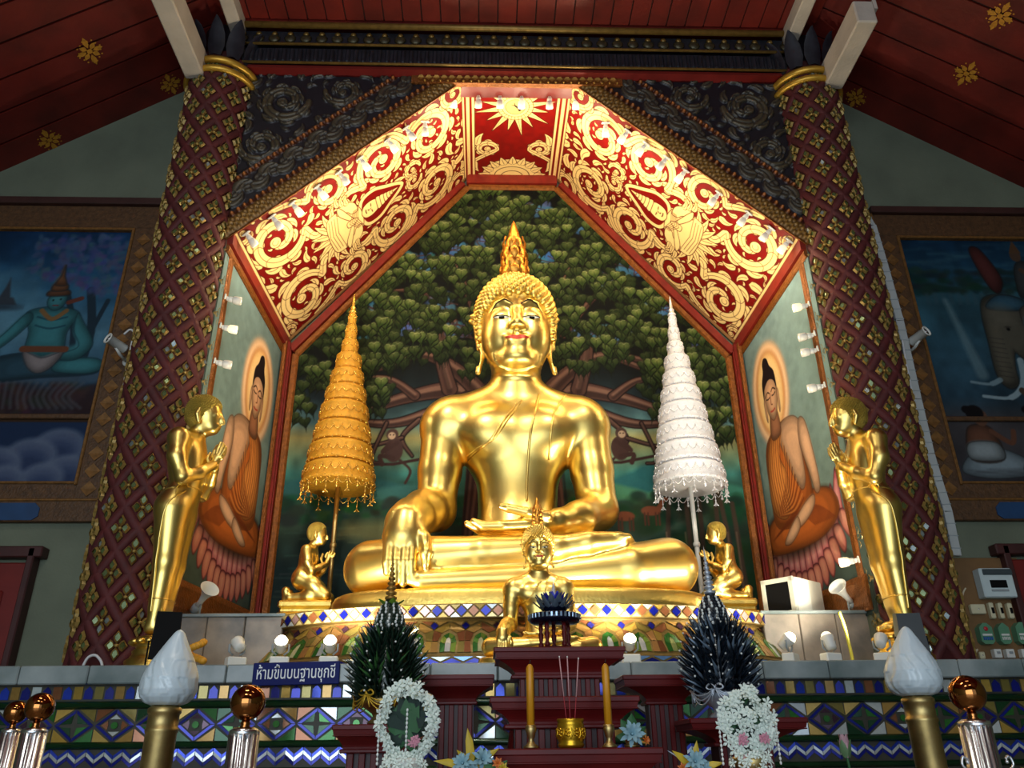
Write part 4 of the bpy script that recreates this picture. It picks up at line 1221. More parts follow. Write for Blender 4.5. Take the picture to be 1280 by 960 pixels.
# ------------------------------------------------------------------ mural of the great tree behind the Buddha
def back_mural():
    c=Canvas(-2.10,1.95,2.10,6.69,125)
    c.vgrad([(1.95,(20,34,34)),(2.6,(26,48,50)),(3.0,(54,74,58)),(3.2,(40,78,60)),(3.45,(60,120,112)),(3.65,(120,140,104)),(3.80,(160,150,92)),(3.95,(80,116,118)),(4.2,(26,40,46)),(4.6,(9,13,13)),(6.7,(8,11,11))])
    c.noise(.25,.3); c.noise(.2,.1)
    R=lambda a,b: RNG.uniform(a,b)
    # hills and lake
    for x0,z,w,h,cl in ((-1.6,3.45,.9,.22,(44,96,98)),(-.9,3.4,.7,.16,(64,118,112)),(1.25,3.45,.6,.3,(40,104,110)),(1.7,3.4,.6,.25,(60,130,110)),(.9,3.35,.7,.2,(80,140,100))):
        c.poly([(x0-w,z-.2)]+[(x0+w*t,z-.2+h*(1-abs(t))**.8+R(-.012,.012)) for t in np.linspace(-1,1,15)]+[(x0+w,z-.2)],cl,.85,.02)
    for i in range(140):
        x=R(-2.1,2.1); z=R(3.0,3.25); s=R(.03,.1); c.ell((x,z),(s,s*.7),(R(16,50),R(44,90),R(30,60)),.8,0,.015)
    for i in range(60):                                 # water streaks, left
        z=R(2.0,2.95); x=R(-2.1,-.9); l=R(.1,.4); c.line([(x,z),(x+l,z+R(-.01,.01))],.006,(R(60,110),R(90,120),R(80,100)),.35,.008)
    c.poly([(-1.5,3.0),(-.9,3.02),(-.7,2.85),(-1.2,2.8),(-1.6,2.88)],(150,140,84),.6,.05)
    for i in range(60):                                 # dark right-hand undergrowth
        x=R(.9,2.1); z=R(2.2,3.2); s=R(.05,.16); c.ell((x,z),(s,s*.8),(R(10,36),R(30,60),R(18,34)),.7,0,.03)
    for x in (1.35,1.52,1.62,1.78,1.9,1.98):
        h=R(3.1,3.5); c.line(catmull([(x,2.1),(x+R(-.04,.04),2.6),(x+R(-.05,.05),h)],5),[.03]*5+[.022]*6,(66,50,40),.9,.008); c.line([(x-.008,2.1),(x-.008,2.9)],.008,(128,104,82),.6,.006)
    for x,z,s in ((1.22,3.1,1),(.98,3.05,-1)):            # deer at the wood's edge
        c.ell((x,z),(.09,.045),(120,66,42)); c.line([(x+s*.07,z+.02),(x+s*.12,z+.10)],[.025,.018],(120,66,42)); c.ell((x+s*.14,z+.11),(.03,.018),(130,74,48))
        for k in (-.06,-.03,.04,.07): c.line([(x+k,z-.02),(x+k,z-.13)],.008,(84,44,30))
    # trunk and boughs
    BR=(84,56,48); HI=(164,124,102); DK=(26,15,15)
    def bough(P,r0,r1):
        Q=catmull(P,7); n=len(Q); W=[r0+(r1-r0)*i/(n-1) for i in range(n)]
        c.line(Q,[w+.012 for w in W],DK); c.line(Q,W,BR)
        c.line([q+np.array((0,w*.35)) for q,w in zip(Q,W)],[w*.35 for w in W],HI,.55,.01)
        c.line([q-np.array((0,w*.4)) for q,w in zip(Q,W)],[w*.4 for w in W],DK,.45,.012)
    for x,r,l in ((0,.42,0),(-.40,.10,0),(.38,.09,0)):
        c.line([(x,1.9),(x*.95,3.0),(x*.8,4.1)],[r*1.25,r,r*.9],(58,36,34))
    for i in range(40):
        x=R(-.5,.5); c.line(catmull([(x,1.95),(x+R(-.03,.03),2.7),(x*.9,3.4),(x*.8,4.1)],5),.012,random.choice(((96,64,56),(34,20,22),(120,84,70))),.6,.008)
    for sx in (-1,1):
        bough([(sx*.2,4.05),(sx*.55,4.28),(sx*1.0,4.22),(sx*1.55,4.02)],.12,.03)
        bough([(sx*.2,4.1),(sx*.5,4.45),(sx*.85,4.66),(sx*1.3,4.62)],.10,.022)
        bough([(sx*.45,4.2),(sx*.8,4.05),(sx*1.2,3.94),(sx*1.75,4.0)],.07,.02)
        bough([(sx*.62,4.3),(sx*.72,4.7),(sx*.70,5.0)],.07,.04)
        bough([(sx*.95,4.23),(sx*1.2,4.4),(sx*1.55,4.42)],.045,.015)
        bough([(sx*1.0,4.65),(sx*1.35,4.5),(sx*1.7,4.46)],.035,.01)
        bough([(sx*.5,4.9),(sx*.85,5.35),(sx*1.2,5.4)],.04,.01)
        bough([(sx*.4,5.2),(sx*.65,5.8),(sx*.95,5.95)],.035,.01)
        bough([(sx*.9,3.98),(sx*1.05,3.8),(sx*.95,3.62)],.02,.008); bough([(sx*1.05,3.8),(sx*1.35,3.72),(sx*1.5,3.8)],.014,.006)
        bough([(sx*1.2,3.95),(sx*1.32,3.6),(sx*1.22,3.55)],.012,.006)
    # sky seen between the leaves
    sky=[(-.35,6.35),(.62,6.2),(-.95,5.75),(-1.3,5.2),(.9,5.55),(-.75,5.28),(1.2,5.7),(1.5,5.2),(-1.6,4.75),(.75,4.95),(-.62,5.9),(.35,5.8),(1.0,4.9),(-1.0,4.95),(1.7,4.75),(-.2,6.0),(.3,6.45),(-.55,4.95)]
    for x,z in sky:
        for k in range(10): c.ell((x+R(-.13,.13),z+R(-.08,.08)),(R(.03,.09),R(.03,.07)),(R(44,84),R(92,130),R(140,168)),.75,R(0,3),.012)
        for k in range(4): c.line(catmull([(x+R(-.2,.2),z+R(-.1,.1)) for _ in range(3)],4),.006,(70,44,44),.9)
    # heart leaves with drip tips, hung in clusters
    def leaf(x,z,s,b,a):
        H=[(0,.06),(.28,.30),(.60,.28),(.78,-.05),(.62,-.42),(.28,-.78),(.06,-1.15),(0,-1.75)]
        pts=[(px,pz) for px,pz in H]+[(-px,pz) for px,pz in H[::-1][1:-1]]
        ca,sa=cos(a),sin(a)
        T=lambda p,e=1: (x+(p[0]*ca-p[1]*sa)*s*e,z+(p[0]*sa+p[1]*ca)*s*e)
        c.poly([T(p,1.18) for p in pts],(6,9,7),.85)
        g=np.array((18,30,14))*(1-b)+np.array((66,90,36))*b
        c.poly([T(p) for p in pts],g)
        c.ell(T((.0,-.02)),(.55*s,.30*s),np.array((40,54,24))*(1-b)+np.array((176,182,104))*b,.72,a,.3*s)
        c.line([T((0,.0)),T((0,-1.2))],.003,g*.5,.6)
        c.line([T((-.55,.24)),T((-.28,.31)),T((0,.1)),T((.28,.31)),T((.55,.24))],.0035,(222,222,160),.7*b)
    centers=[]
    for _ in range(6000):
        x=R(-2.15,2.15); z=R(3.9,6.75)
        if z<(4.72+.12*math.sin(x*7) if abs(x)<1.35 else 4.08+.2*math.sin(x*9)): continue
        if any((x-p[0])**2+((z-p[1])*1.05)**2<.265**2 for p in centers): continue
        if any((x-p[0])**2+(z-p[1])**2<.12**2 for p in sky): continue
        centers.append((x,z))
    centers.sort(key=lambda p:-p[1])
    for x,z in centers:
        for k in range(16): leaf(x+R(-.2,.2),z+R(-.24,.12),R(.06,.075),R(0,.25),R(-.35,.35))
    for x,z in centers:
        L_=[]
        for k in range(11): L_.append((x+R(-.15,.15),z+R(-.17,.11)))
        L_.sort(key=lambda p:p[1]-.0)
        for i,(a,b) in enumerate(L_):
            t=(b-z+.17)/.28; leaf(a,b,R(.068,.084),min(1,.22+.62*t+R(-.1,.15)),R(-.25,.25))
    # monkeys on the low twigs
    for x,z,s in ((-1.12,3.68,1),(.98,3.70,-1)):
        c.line([(x-.25,z-.14),(x,z-.14),(x+.3,z-.08)],.014,(56,34,32))
        c.ell((x,z),(.085,.12),(70,48,44)); c.ell((x-s*.02,z+.15),(.055,.06),(76,54,48)); c.ell((x-s*.025,z+.14),(.035,.036),(190,160,130)); c.ell((x-s*.04,z+.15),.006,(20,10,10)); c.ell((x-s*.01,z+.15),.006,(20,10,10))
        c.line(catmull([(x+s*.03,z+.07),(x-s*.1,z-.02),(x-s*.04,z+.06)],5),.02,(64,42,38)); c.line(catmull([(x,z-.08),(x-s*.12,z-.06),(x-s*.1,z-.14)],5),.022,(64,42,38)); c.line(catmull([(x+s*.06,z-.1),(x+s*.16,z-.2),(x+s*.12,z-.32)],5),.012,(64,42,38))
    poly=[(-2.10,1.9),(2.10,1.9),(2.10,4.64),(.46,6.69),(-.46,6.69),(-2.10,4.64)]
    c.a*=.88; o=c.build('mural_tree',PAINTING,lambda X,Y,H:(X,YB-.012+0*X,Y),keep=lambda X,Y:in_poly(X,Y,poly))
    return struct(o)
back_mural()
def soft_fill(c,q,f,o):
    """painted shape with a darker rim and a lighter heart"""
    c.poly(q,np.array(f)*.62,1,.012); g=sum(np.array(p) for p in q)/len(q)
    for e,k,al in ((.90,.85,.8),(.74,1.05,.6),(.5,1.22,.4)):
        c.poly([g+(np.array(p)-g)*e+np.array((-.008,.008)) for p in q],np.minimum(np.array(f)*k,255),al,.018)
    c.line(list(q)+[q[0]],.0035,o,.6)
# ------------------------------------------------------------------ murals of a monk-robed Buddha on the niche sides
def side_mural(sd):
    c=Canvas(0,1.95,1.54,4.93,150)            # x: 0 at the mouth, 1.54 at the back
    c.vgrad([(1.95,(52,66,62)),(2.6,(84,100,92)),(3.4,(116,138,130)),(4.93,(112,136,138))]); c.noise(.1,.5); c.noise(.06,.06)
    cx=.86; R=lambda a,b: RNG.uniform(a,b)
    hx,hz=cx+.14,4.03
    for r,cl in (((.37,.50),(150,150,136)),((.345,.475),(214,160,120)),((.32,.45),(238,206,160)),((.275,.40),(186,112,64)),((.25,.375),(226,176,110)),((.225,.35),(240,204,140))):
        c.ell((hx,hz),r,cl,.9,0,.025)
    # lotus throne
    c.poly(catmull([(cx-.66,2.78),(cx-.4,2.50),(cx,2.38),(cx+.4,2.50),(cx+.66,2.78),(cx+.4,2.98),(cx-.4,2.98)],5,True),(44,36,28),.9,.03)
    def ptl(P,cl,hi):
        q=catmull(P,5,True); g=sum(np.array(p) for p in q)/len(q); c.poly(q,(86,36,42)); c.poly([g+(p-g)*.86 for p in q],cl,1,.012); c.poly([g+(p-g)*.5+np.array((0,.02)) for p in q],hi,.6,.03)
    for t in sorted(np.linspace(-1,1,14),key=lambda t:-abs(t)):          # upright petals
        x=cx+.62*t; z=2.40+.30*t*t; l=.30+.05*abs(t)
        ptl([(x-.045,z-.03),(x-.06,z+.09),(x+.05*t,z+l),(x+.06,z+.09),(x+.045,z-.03)],(176,92,96),(232,190,172))
    for t in sorted(np.linspace(-1,1,14),key=lambda t:-abs(t)):          # drooping petals
        x=cx+.64*t; z=2.38+.31*t*t
        ptl([(x-.05,z+.03),(x-.062+.05*t,z-.10),(x+.07*t,z-.19),(x+.062+.05*t,z-.10),(x+.05,z+.03)],(186,112,98),(224,170,140))
    c.ell((cx,2.72),(.58,.17),(40,34,26),.9,0,.05)
    SK=(206,160,122); SKD=(150,100,70); RB=(176,92,36); RBD=(104,46,20); RBL=(214,134,62)
    def pl(P,f,ol=(70,34,20),w=.006): soft_fill(c,catmull(P,6,True),f,ol)
    # crossed legs, torso, arms
    pl([(cx-.62,2.72),(cx-.55,2.92),(cx-.2,3.0),(cx+.3,2.98),(cx+.58,2.88),(cx+.62,2.70),(cx+.3,2.62),(cx-.3,2.60)],RB)
    pl([(cx-.25,2.85),(cx-.26,3.35),(cx-.22,3.62),(cx+.1,3.70),(cx+.38,3.58),(cx+.42,3.2),(cx+.36,2.85)],RB)
    pl([(cx-.32,3.50),(cx-.2,3.66),(cx+.02,3.70),(cx+.12,3.60),(cx+.02,3.3),(cx-.12,3.05),(cx-.22,3.1),(cx-.24,3.35)],SK)
    pl([(cx-.36,3.55),(cx-.26,3.60),(cx-.22,3.4),(cx-.3,3.1),(cx-.34,2.95),(cx-.42,2.98),(cx-.41,3.25)],SK)
    pl([(cx+.05,3.66),(cx+.3,3.62),(cx+.42,3.3),(cx+.40,3.0),(cx+.16,2.9),(cx+.06,3.2),(cx+.16,3.45)],RBL)
    for i in range(16):
        t=i/15; c.line(catmull([(cx+.06-.2*t,3.52-.55*t),(cx+.12-.08*t,3.2-.3*t),(cx+.3,3.0-.06*t)],5),.007,RBD if i%2 else RBL,.7,.006)
    for i in range(12):
        t=i/11; c.line(catmull([(cx-.55+.3*t,2.70+.02*t),(cx-.3+.3*t,2.86),(cx+.1+.4*t,2.9-.12*t)],5),.007,RBD,.6,.006)
    for i in range(7): c.line(catmull([(cx+.1+.04*i,3.62),(cx+.16+.04*i,3.3),(cx+.12+.04*i,2.95)],5),.006,RBD,.6,.006)
    pl([(cx-.3,2.95),(cx-.12,2.92),(cx+.1,2.82),(cx+.12,2.76),(cx-.1,2.78),(cx-.28,2.86)],SK)
    pl([(cx+.02,2.86),(cx+.2,2.78),(cx+.3,2.70),(cx+.18,2.68),(cx,2.76)],SK)
    # neck and head
    pl([(hx-.08,3.62),(hx-.06,3.85),(hx+.06,3.85),(hx+.10,3.62)],SKD)
    pl([(hx-.115,4.12),(hx-.12,3.98),(hx-.075,3.83),(hx,3.765),(hx+.075,3.83),(hx+.12,3.98),(hx+.115,4.12),(hx,4.2)],SK)
    c.poly(catmull([(hx-.13,4.02),(hx-.125,4.18),(hx-.06,4.27),(hx-.03,4.35),(hx+.03,4.38),(hx+.07,4.34),(hx+.08,4.26),(hx+.13,4.16),(hx+.135,4.0),(hx+.10,4.10),(hx,4.15),(hx-.09,4.11)],6,True),(30,20,22))
    for q in (-1,1):
        pl([(hx+q*.12,4.0),(hx+q*.145,3.98),(hx+q*.14,3.84),(hx+q*.12,3.8)],SK)
        c.line(catmull([(hx+q*.02,4.03),(hx+q*.055,4.05),(hx+q*.1,4.02)],5),.006,(40,22,20)); c.line(catmull([(hx+q*.025,3.99),(hx+q*.055,3.985),(hx+q*.09,3.995)],5),.006,(40,22,20))
    c.line([(hx+.005,4.02),(hx+.015,3.92),(hx-.01,3.91)],.005,(110,60,44)); c.line(catmull([(hx-.04,3.86),(hx,3.852),(hx+.04,3.86)],4),.008,(168,60,48))
    for k in range(26): c.line([(.05+k*.018,2.18),(.055+k*.018,2.20+R(0,.02))],.003,(190,190,180),.6)     # small painted script at the foot
    def place(X,Y,H):
        t=X/1.54
        return (sd*(AF[0]+(AB[0]-AF[0])*t-.006),AF[1]+(AB[1]-AF[1])*t,Y)
    keep=lambda X,Y: Y<AF[2]+(AB[2]-AF[2])*X/1.54
    o=c.build('mural_robed_'+('left' if sd<0 else 'right'),PAINTING,place,keep)
    if sd>0: o.data.flip_normals()
    return struct(o)
side_mural(-1); side_mural(1)
# ------------------------------------------------------------------ framed murals on the outer walls
def outer_frame(sd):
    xi=3.14 if sd<0 else 3.22; X0,X1=xi,5.6
    mb=MB(); Y=WO
    def fr(x0,z0,x1,z1,d,mi): mb.box((sd*(x0+x1)/2,Y-d/2,(z0+z1)/2),(x1-x0,d,z1-z0),mi,bev=.006)
    fr(X0,5.55,X1,5.62,.09,1); fr(X0,5.32,X1,5.55,.05,0); fr(X0,2.86,X0+.20,5.32,.05,0); fr(X0,2.70,X1,2.86,.052,0)
    fr(X0+.19,2.86,X1,3.0,.045,0); fr(X0-.02,2.68,X0+.02,5.56,.06,2); fr(X0+.19,2.98,X0+.215,5.30,.065,2); fr(X0+.19,5.29,X1,5.315,.065,2); fr(X0,2.855,X1,2.875,.06,2); fr(X0+.2,2.99,X1,3.01,.06,2)
    fr(X0+.2,3.52,X1,3.56,.05,0)
    for k in range(17):
        z=2.95+k*.14; x=sd*(X0+.1)
        mb.add([(x-.06,Y-.054,z),(x,Y-.06,z+.06),(x+.06,Y-.054,z),(x,Y-.06,z-.06)],[(0,1,2,3) if True else 0],2)
    struct(mb.build('trim_%d'%(8 if sd<0 else 9),[FRAMEBROWN,mat('dark_cornice%d'%(sd+1),(62,34,28),.5,noise=.3,scale=8),mat('frame_gilt_fillet%d'%(sd+1),(140,98,50),.45,.4,noise=.4,scale=30)]))
    mb=MB(); P=[(X0+.42,2.74),(X0+.46,2.71),(X1-.3,2.71),(X1-.3,2.84),(X0+.46,2.84),(X0+.42,2.80)]
    mb.add([(sd*x,Y-.06,z) for x,z in P]+[(sd*x,Y-.04,z) for x,z in P],[(0,1,2,3,4,5)]+[(i,6+i,6+(i+1)%6,(i+1)%6) for i in range(6)],0)
    struct(mb.build('trim_%d'%(10 if sd<0 else 11),mat('blue_caption_strip%d'%(sd+1),(24,62,104),.5,noise=.2,scale=10)))
outer_frame(-1); outer_frame(1)
R_=lambda a,b: RNG.uniform(a,b)
def mural_left():
    # canvas x: distance to the left of the frame's inner edge is negative; world x
    c=Canvas(-5.2,3.0,-3.34,5.30,130)
    c.vgrad([(3.0,(30,50,82)),(3.55,(30,46,70)),(3.9,(54,92,118)),(4.3,(90,136,160)),(4.7,(40,92,128)),(5.3,(20,56,96))]); c.noise(.22,.35); c.noise(.1,.08)
    for i in range(60): c.line(catmull([(R_(-5.2,-3.9),4.2+R_(-.3,.8)) for _ in range(1)]*1+[(R_(-5.0,-3.8),R_(4.2,4.9)),(R_(-4.8,-3.6),R_(4.2,4.9))],5),.03,(110,160,180),.10,.05)
    # pagoda-like island
    for dx in (0,): 
        c.poly([(-4.40,4.55),(-4.18,4.55),(-4.22,4.62),(-4.25,4.63),(-4.27,4.72),(-4.29,4.82),(-4.31,4.72),(-4.34,4.63),(-4.37,4.62)],(60,64,72),.9,.01); c.ell((-4.29,4.53),(.14,.03),(50,62,74),.8,0,.02)
    # tree at right
    for P,r in (([(-3.55,3.9),(-3.52,4.3),(-3.6,4.7)],.035),([(-3.62,3.9),(-3.66,4.3),(-3.78,4.65)],.025),([(-3.52,4.3),(-3.44,4.6)],.02)): c.line(catmull(P,6),r,(36,56,70))
    for i in range(420):
        x=R_(-4.15,-3.34); z=R_(4.55,5.25)
        if z<4.62+.25*(x+3.34)/-.8: continue
        c.ell((x,z),(R_(.02,.055),R_(.015,.03)),(R_(50,100),R_(70,112),R_(112,150)),.55,R_(0,3),.01)
    # rocks and bank
    c.rect(-5.2,3.55,-3.34,3.80,(58,34,34),.8,.04)
    for i in range(120): c.ell((R_(-5.2,-3.34),R_(3.56,3.85)),(R_(.03,.09),R_(.02,.05)),(R_(40,90),R_(36,60),R_(40,60)),.6,R_(0,3),.015)
    # seated blue-skinned figure with tall crown
    S=(64,132,140); SD=(30,74,92)
    def pl(P,f): q=catmull(P,6,True); soft_fill(c,q,f,(20,40,54))
    bx=-3.86
    c.rect(bx-.5,3.84,bx+.5,3.96,(74,98,120),.8,.02)
    pl([(bx-.42,3.84),(bx-.46,4.0),(bx-.2,4.1),(bx+.2,4.08),(bx+.44,4.02),(bx+.44,3.92),(bx,3.88)],(46,78,94))
    pl([(bx-.46,4.02),(bx-.60,3.94),(bx-.56,3.62),(bx-.48,3.60),(bx-.42,3.9)],S); c.ell((bx-.54,3.60),(.12,.035),S,1,0,.01)
    pl([(bx+.12,3.94),(bx+.40,3.92),(bx+.52,3.99),(bx+.42,4.06),(bx+.15,4.04)],S)
    pl([(bx-.13,4.08),(bx-.16,4.3),(bx-.22,4.48),(bx,4.54),(bx+.21,4.48),(bx+.15,4.3),(bx+.14,4.08)],S)
    pl([(bx-.21,4.48),(bx-.16,4.40),(bx-.30,4.2),(bx-.46,4.06),(bx-.51,4.09),(bx-.36,4.27)],S); pl([(bx+.2,4.48),(bx+.26,4.4),(bx+.38,4.2),(bx+.30,4.06),(bx+.16,4.04),(bx+.16,4.10),(bx+.27,4.17),(bx+.2,4.32)],S)
    for z in (4.36,4.44): c.line(catmull([(bx-.12,z),(bx,z-.03),(bx+.12,z)],5),.008,SD,.8)
    c.line(catmull([(bx-.1,4.5),(bx,4.42),(bx+.1,4.5)],5),.02,(150,104,60),.9); pl([(bx-.16,4.12),(bx,4.06),(bx+.16,4.12),(bx+.1,3.98),(bx,3.92),(bx-.1,3.98)],(150,140,140)); c.line([(bx-.17,4.14),(bx+.17,4.14)],.028,(120,72,50))
    pl([(bx-.07,4.62),(bx-.06,4.54),(bx,4.50),(bx+.06,4.54),(bx+.08,4.64),(bx,4.70)],S)
    pl([(bx-.085,4.64),(bx+.085,4.65),(bx+.075,4.70),(bx-.07,4.69)],(104,70,50)); pl([(bx-.06,4.69),(bx+.06,4.70),(bx+.05,4.76),(bx-.05,4.76)],(118,78,52)); pl([(bx-.045,4.75),(bx+.045,4.75),(bx+.015,4.84),(bx,4.95),(bx-.015,4.84)],(118,78,52))
    c.line([(bx+.1,4.58),(bx+.2,4.62)],.02,(110,60,50)); c.ell((bx-.03,4.60),.008,(10,20,20)); c.ell((bx+.03,4.61),.008,(10,20,20)); c.line([(bx-.02,4.55),(bx+.02,4.55)],.006,(120,50,50))
    for i in range(14): c.line(catmull([(bx-.4+.06*i,3.84),(bx-.36+.05*i,3.72),(bx-.38+.06*i,3.62)],4),.012,(100,104,112),.5,.01)
    # gilt strip and cloud panel below
    c.rect(-5.2,3.50,-3.34,3.57,(76,52,34)); c.rect(-5.2,3.0,-3.34,3.50,(34,54,88)); 
    for x,z,r in ((-3.55,3.30,.2),(-3.75,3.22,.2),(-4.0,3.15,.2),(-4.25,3.1,.18),(-3.45,3.10,.18),(-3.62,3.05,.16),(-3.9,3.05,.14),(-4.5,3.05,.16)):
        for k in range(4): c.ell((x,z-.02*k),(r-.035*k,r*.75-.03*k),((110,124,150),(86,100,132),(64,80,116),(50,66,102))[k],.85,0,.02)
    c.a*=.8; o=c.build('mural_outer_left',PAINTING,lambda X,Y,H:(X,WO-.02+0*X,Y)); return struct(o)
def mural_right():
    c=Canvas(3.42,3.0,5.3,5.30,130)
    c.vgrad([(3.0,(52,54,62)),(3.5,(74,74,78)),(3.75,(44,72,88)),(4.2,(60,104,124)),(4.75,(50,96,110)),(4.95,(32,74,98)),(5.3,(18,54,84))]); c.noise(.25,.3); c.noise(.1,.07)
    for i in range(50): 
        z=R_(4.95,5.3); x=R_(3.4,5.2); c.line([(x,z),(x+R_(.1,.4),z+R_(-.02,.03))],.012,(70,120,136),.25,.015)
    for i in range(90): c.ell((R_(3.45,4.6),R_(4.74,4.98)),(R_(.03,.08),R_(.02,.04)),(R_(18,44),R_(46,70),R_(44,62)),.7,0,.015)
    for i in range(22): c.rect(3.55+i*.07,4.62,3.585+i*.07,4.74,(64,96,108),.5,.008)
    c.line([(3.72,4.66),(3.86,3.95)],[.02,.05],(150,180,186),.5,.02)
    G=(96,92,78); GD=(44,44,42); GL=(140,130,108)
    def pl(P,f,o=(26,26,26)): q=catmull(P,6,True); soft_fill(c,q,f,o)
    # elephant: body, legs, head with trunk, tusk and ear
    pl([(4.35,4.55),(4.7,4.72),(5.3,4.75),(5.3,3.9),(4.9,3.95),(4.5,4.0),(4.34,4.2)],G)
    pl([(4.44,4.25),(4.74,4.2),(4.74,3.85),(4.84,3.45),(4.86,3.30),(4.66,3.28),(4.62,3.5),(4.5,3.85)],G); pl([(4.9,4.1),(5.25,4.1),(5.2,3.7),(5.24,3.35),(5.0,3.35),(5.0,3.7)],GD)
    pl([(4.0,4.50),(4.05,4.68),(4.22,4.73),(4.42,4.66),(4.5,4.45),(4.42,4.2),(4.28,4.08),(4.2,4.15),(4.16,4.0),(4.15,3.86),(4.05,3.82),(3.98,3.95),(3.99,4.25)],G)
    pl([(4.06,4.60),(4.2,4.72),(4.40,4.68),(4.42,4.58),(4.2,4.56)],(60,100,120)); pl([(4.36,4.58),(4.55,4.63),(4.62,4.45),(4.54,4.28),(4.42,4.2),(4.36,4.36)],(112,100,86)); pl([(4.38,4.5),(4.44,4.48),(4.48,4.35),(4.42,4.30),(4.36,4.4)],(150,176,180))
    c.line(catmull([(4.22,4.08),(4.19,3.88),(4.05,3.74),(3.82,3.75)],7),[.028]*8+[.024]*7+[.014]*7,(170,196,204)); c.line(catmull([(4.0,3.9),(3.9,3.86),(3.75,3.88)],6),[.022]*6+[.012]*7,(140,170,180))
    c.ell((4.17,4.52),(.12,.10),(132,126,108),.55,0,.05); c.line(catmull([(4.08,4.40),(4.06,4.15),(4.05,3.92)],5),.045,(124,116,98),.5,.03)
    for k in range(9): c.line([(4.01,4.30-.045*k),(4.13,4.28-.045*k)],.003,(50,48,44),.6)
    c.ell((4.2,4.38),.016,(14,14,14)); c.ell((4.2,4.40),(.03,.012),(60,56,50),.7)
    c.line(catmull([(4.16,3.80),(4.3,3.68),(4.5,3.72),(4.48,3.86)],7),.03,(84,70,56))
    # riders
    pl([(4.40,4.70),(4.52,4.74),(4.58,5.0),(4.5,5.08),(4.42,4.98)],(64,66,66)); c.ell((4.47,5.13),(.05,.06),(96,72,56)); c.poly([(4.42,5.16),(4.53,5.16),(4.48,5.3)],(104,74,50)); c.line([(4.48,4.98),(4.62,4.86),(4.66,4.72)],.022,(96,72,56))
    pl([(4.06,5.18),(4.16,5.2),(4.28,4.9),(4.22,4.74),(4.14,4.82)],(96,48,44)); c.line([(4.72,4.8),(5.0,5.25)],.014,(110,96,76)); pl([(5.0,4.75),(5.2,4.78),(5.22,5.05),(5.08,5.1)],(60,80,90)); c.ell((5.1,5.16),(.05,.06),(96,72,56))
    # two seated women in pale wraps
    c.rect(3.42,3.02,5.3,3.60,(96,84,82),.35,.06)
    for x,s in ((3.72,1),(4.22,-1)):
        pl([(x-.24,3.1),(x-.12,3.26),(x+.1,3.3),(x+.34,3.18),(x+.36,3.08),(x,3.04)],(150,168,176)); pl([(x-.14,3.2),(x-.12,3.45),(x,3.5),(x+.1,3.44),(x+.12,3.2)],(120,78,58)); pl([(x-.14,3.2),(x-.13,3.34),(x+.1,3.34),(x+.12,3.2)],(168,180,182))
        c.ell((x+.02,3.56),(.06,.075),(124,84,64)); c.ell((x-.02,3.60),(.075,.07),(22,18,20)); c.ell((x-.08,3.63),(.04,.035),(22,18,20)); c.line(catmull([(x+.08,3.44),(x+.22,3.34),(x+.26,3.44)],5),.022,(120,78,58))
    for i in range(30): c.line([(R_(3.45,5.2),R_(3.02,3.12))]+[(R_(3.45,5.2),R_(3.02,3.12))],.006,(60,60,64),.25,.01)
    c.a*=.75; o=c.build('mural_outer_right',PAINTING,lambda X,Y,H:(X,WO-.02+0*X,Y)); return struct(o)
mural_left(); mural_right()
# red doors low in the outer walls
for sd,nm in ((-1,1),(1,2)):
    xi=3.545 if sd<0 else 3.63
    d=MB(); d.box((sd*(xi+.55),WO-.03,1.20),(1.1,.06,2.4),0,bev=.01)
    for k in range(2):
        d.box((sd*(xi+.3+.5*k),WO-.065,1.75),(.36,.03,.9),0,bev=.012); d.box((sd*(xi+.3+.5*k),WO-.065,.7),(.36,.03,.9),0,bev=.012)
    dd=struct(d.build('door_%d'%nm,DARKRED))
    f=MB(); f.box((sd*(xi-.025),WO-.05,1.24),(.05,.1,2.52),0,bev=.008); f.box((sd*(xi+.5),WO-.05,2.47),(1.2,.1,.08),0,bev=.008); f.build('door_frame',mat('door_frame_dark%d'%nm,(66,28,26),.5,noise=.3),dd)
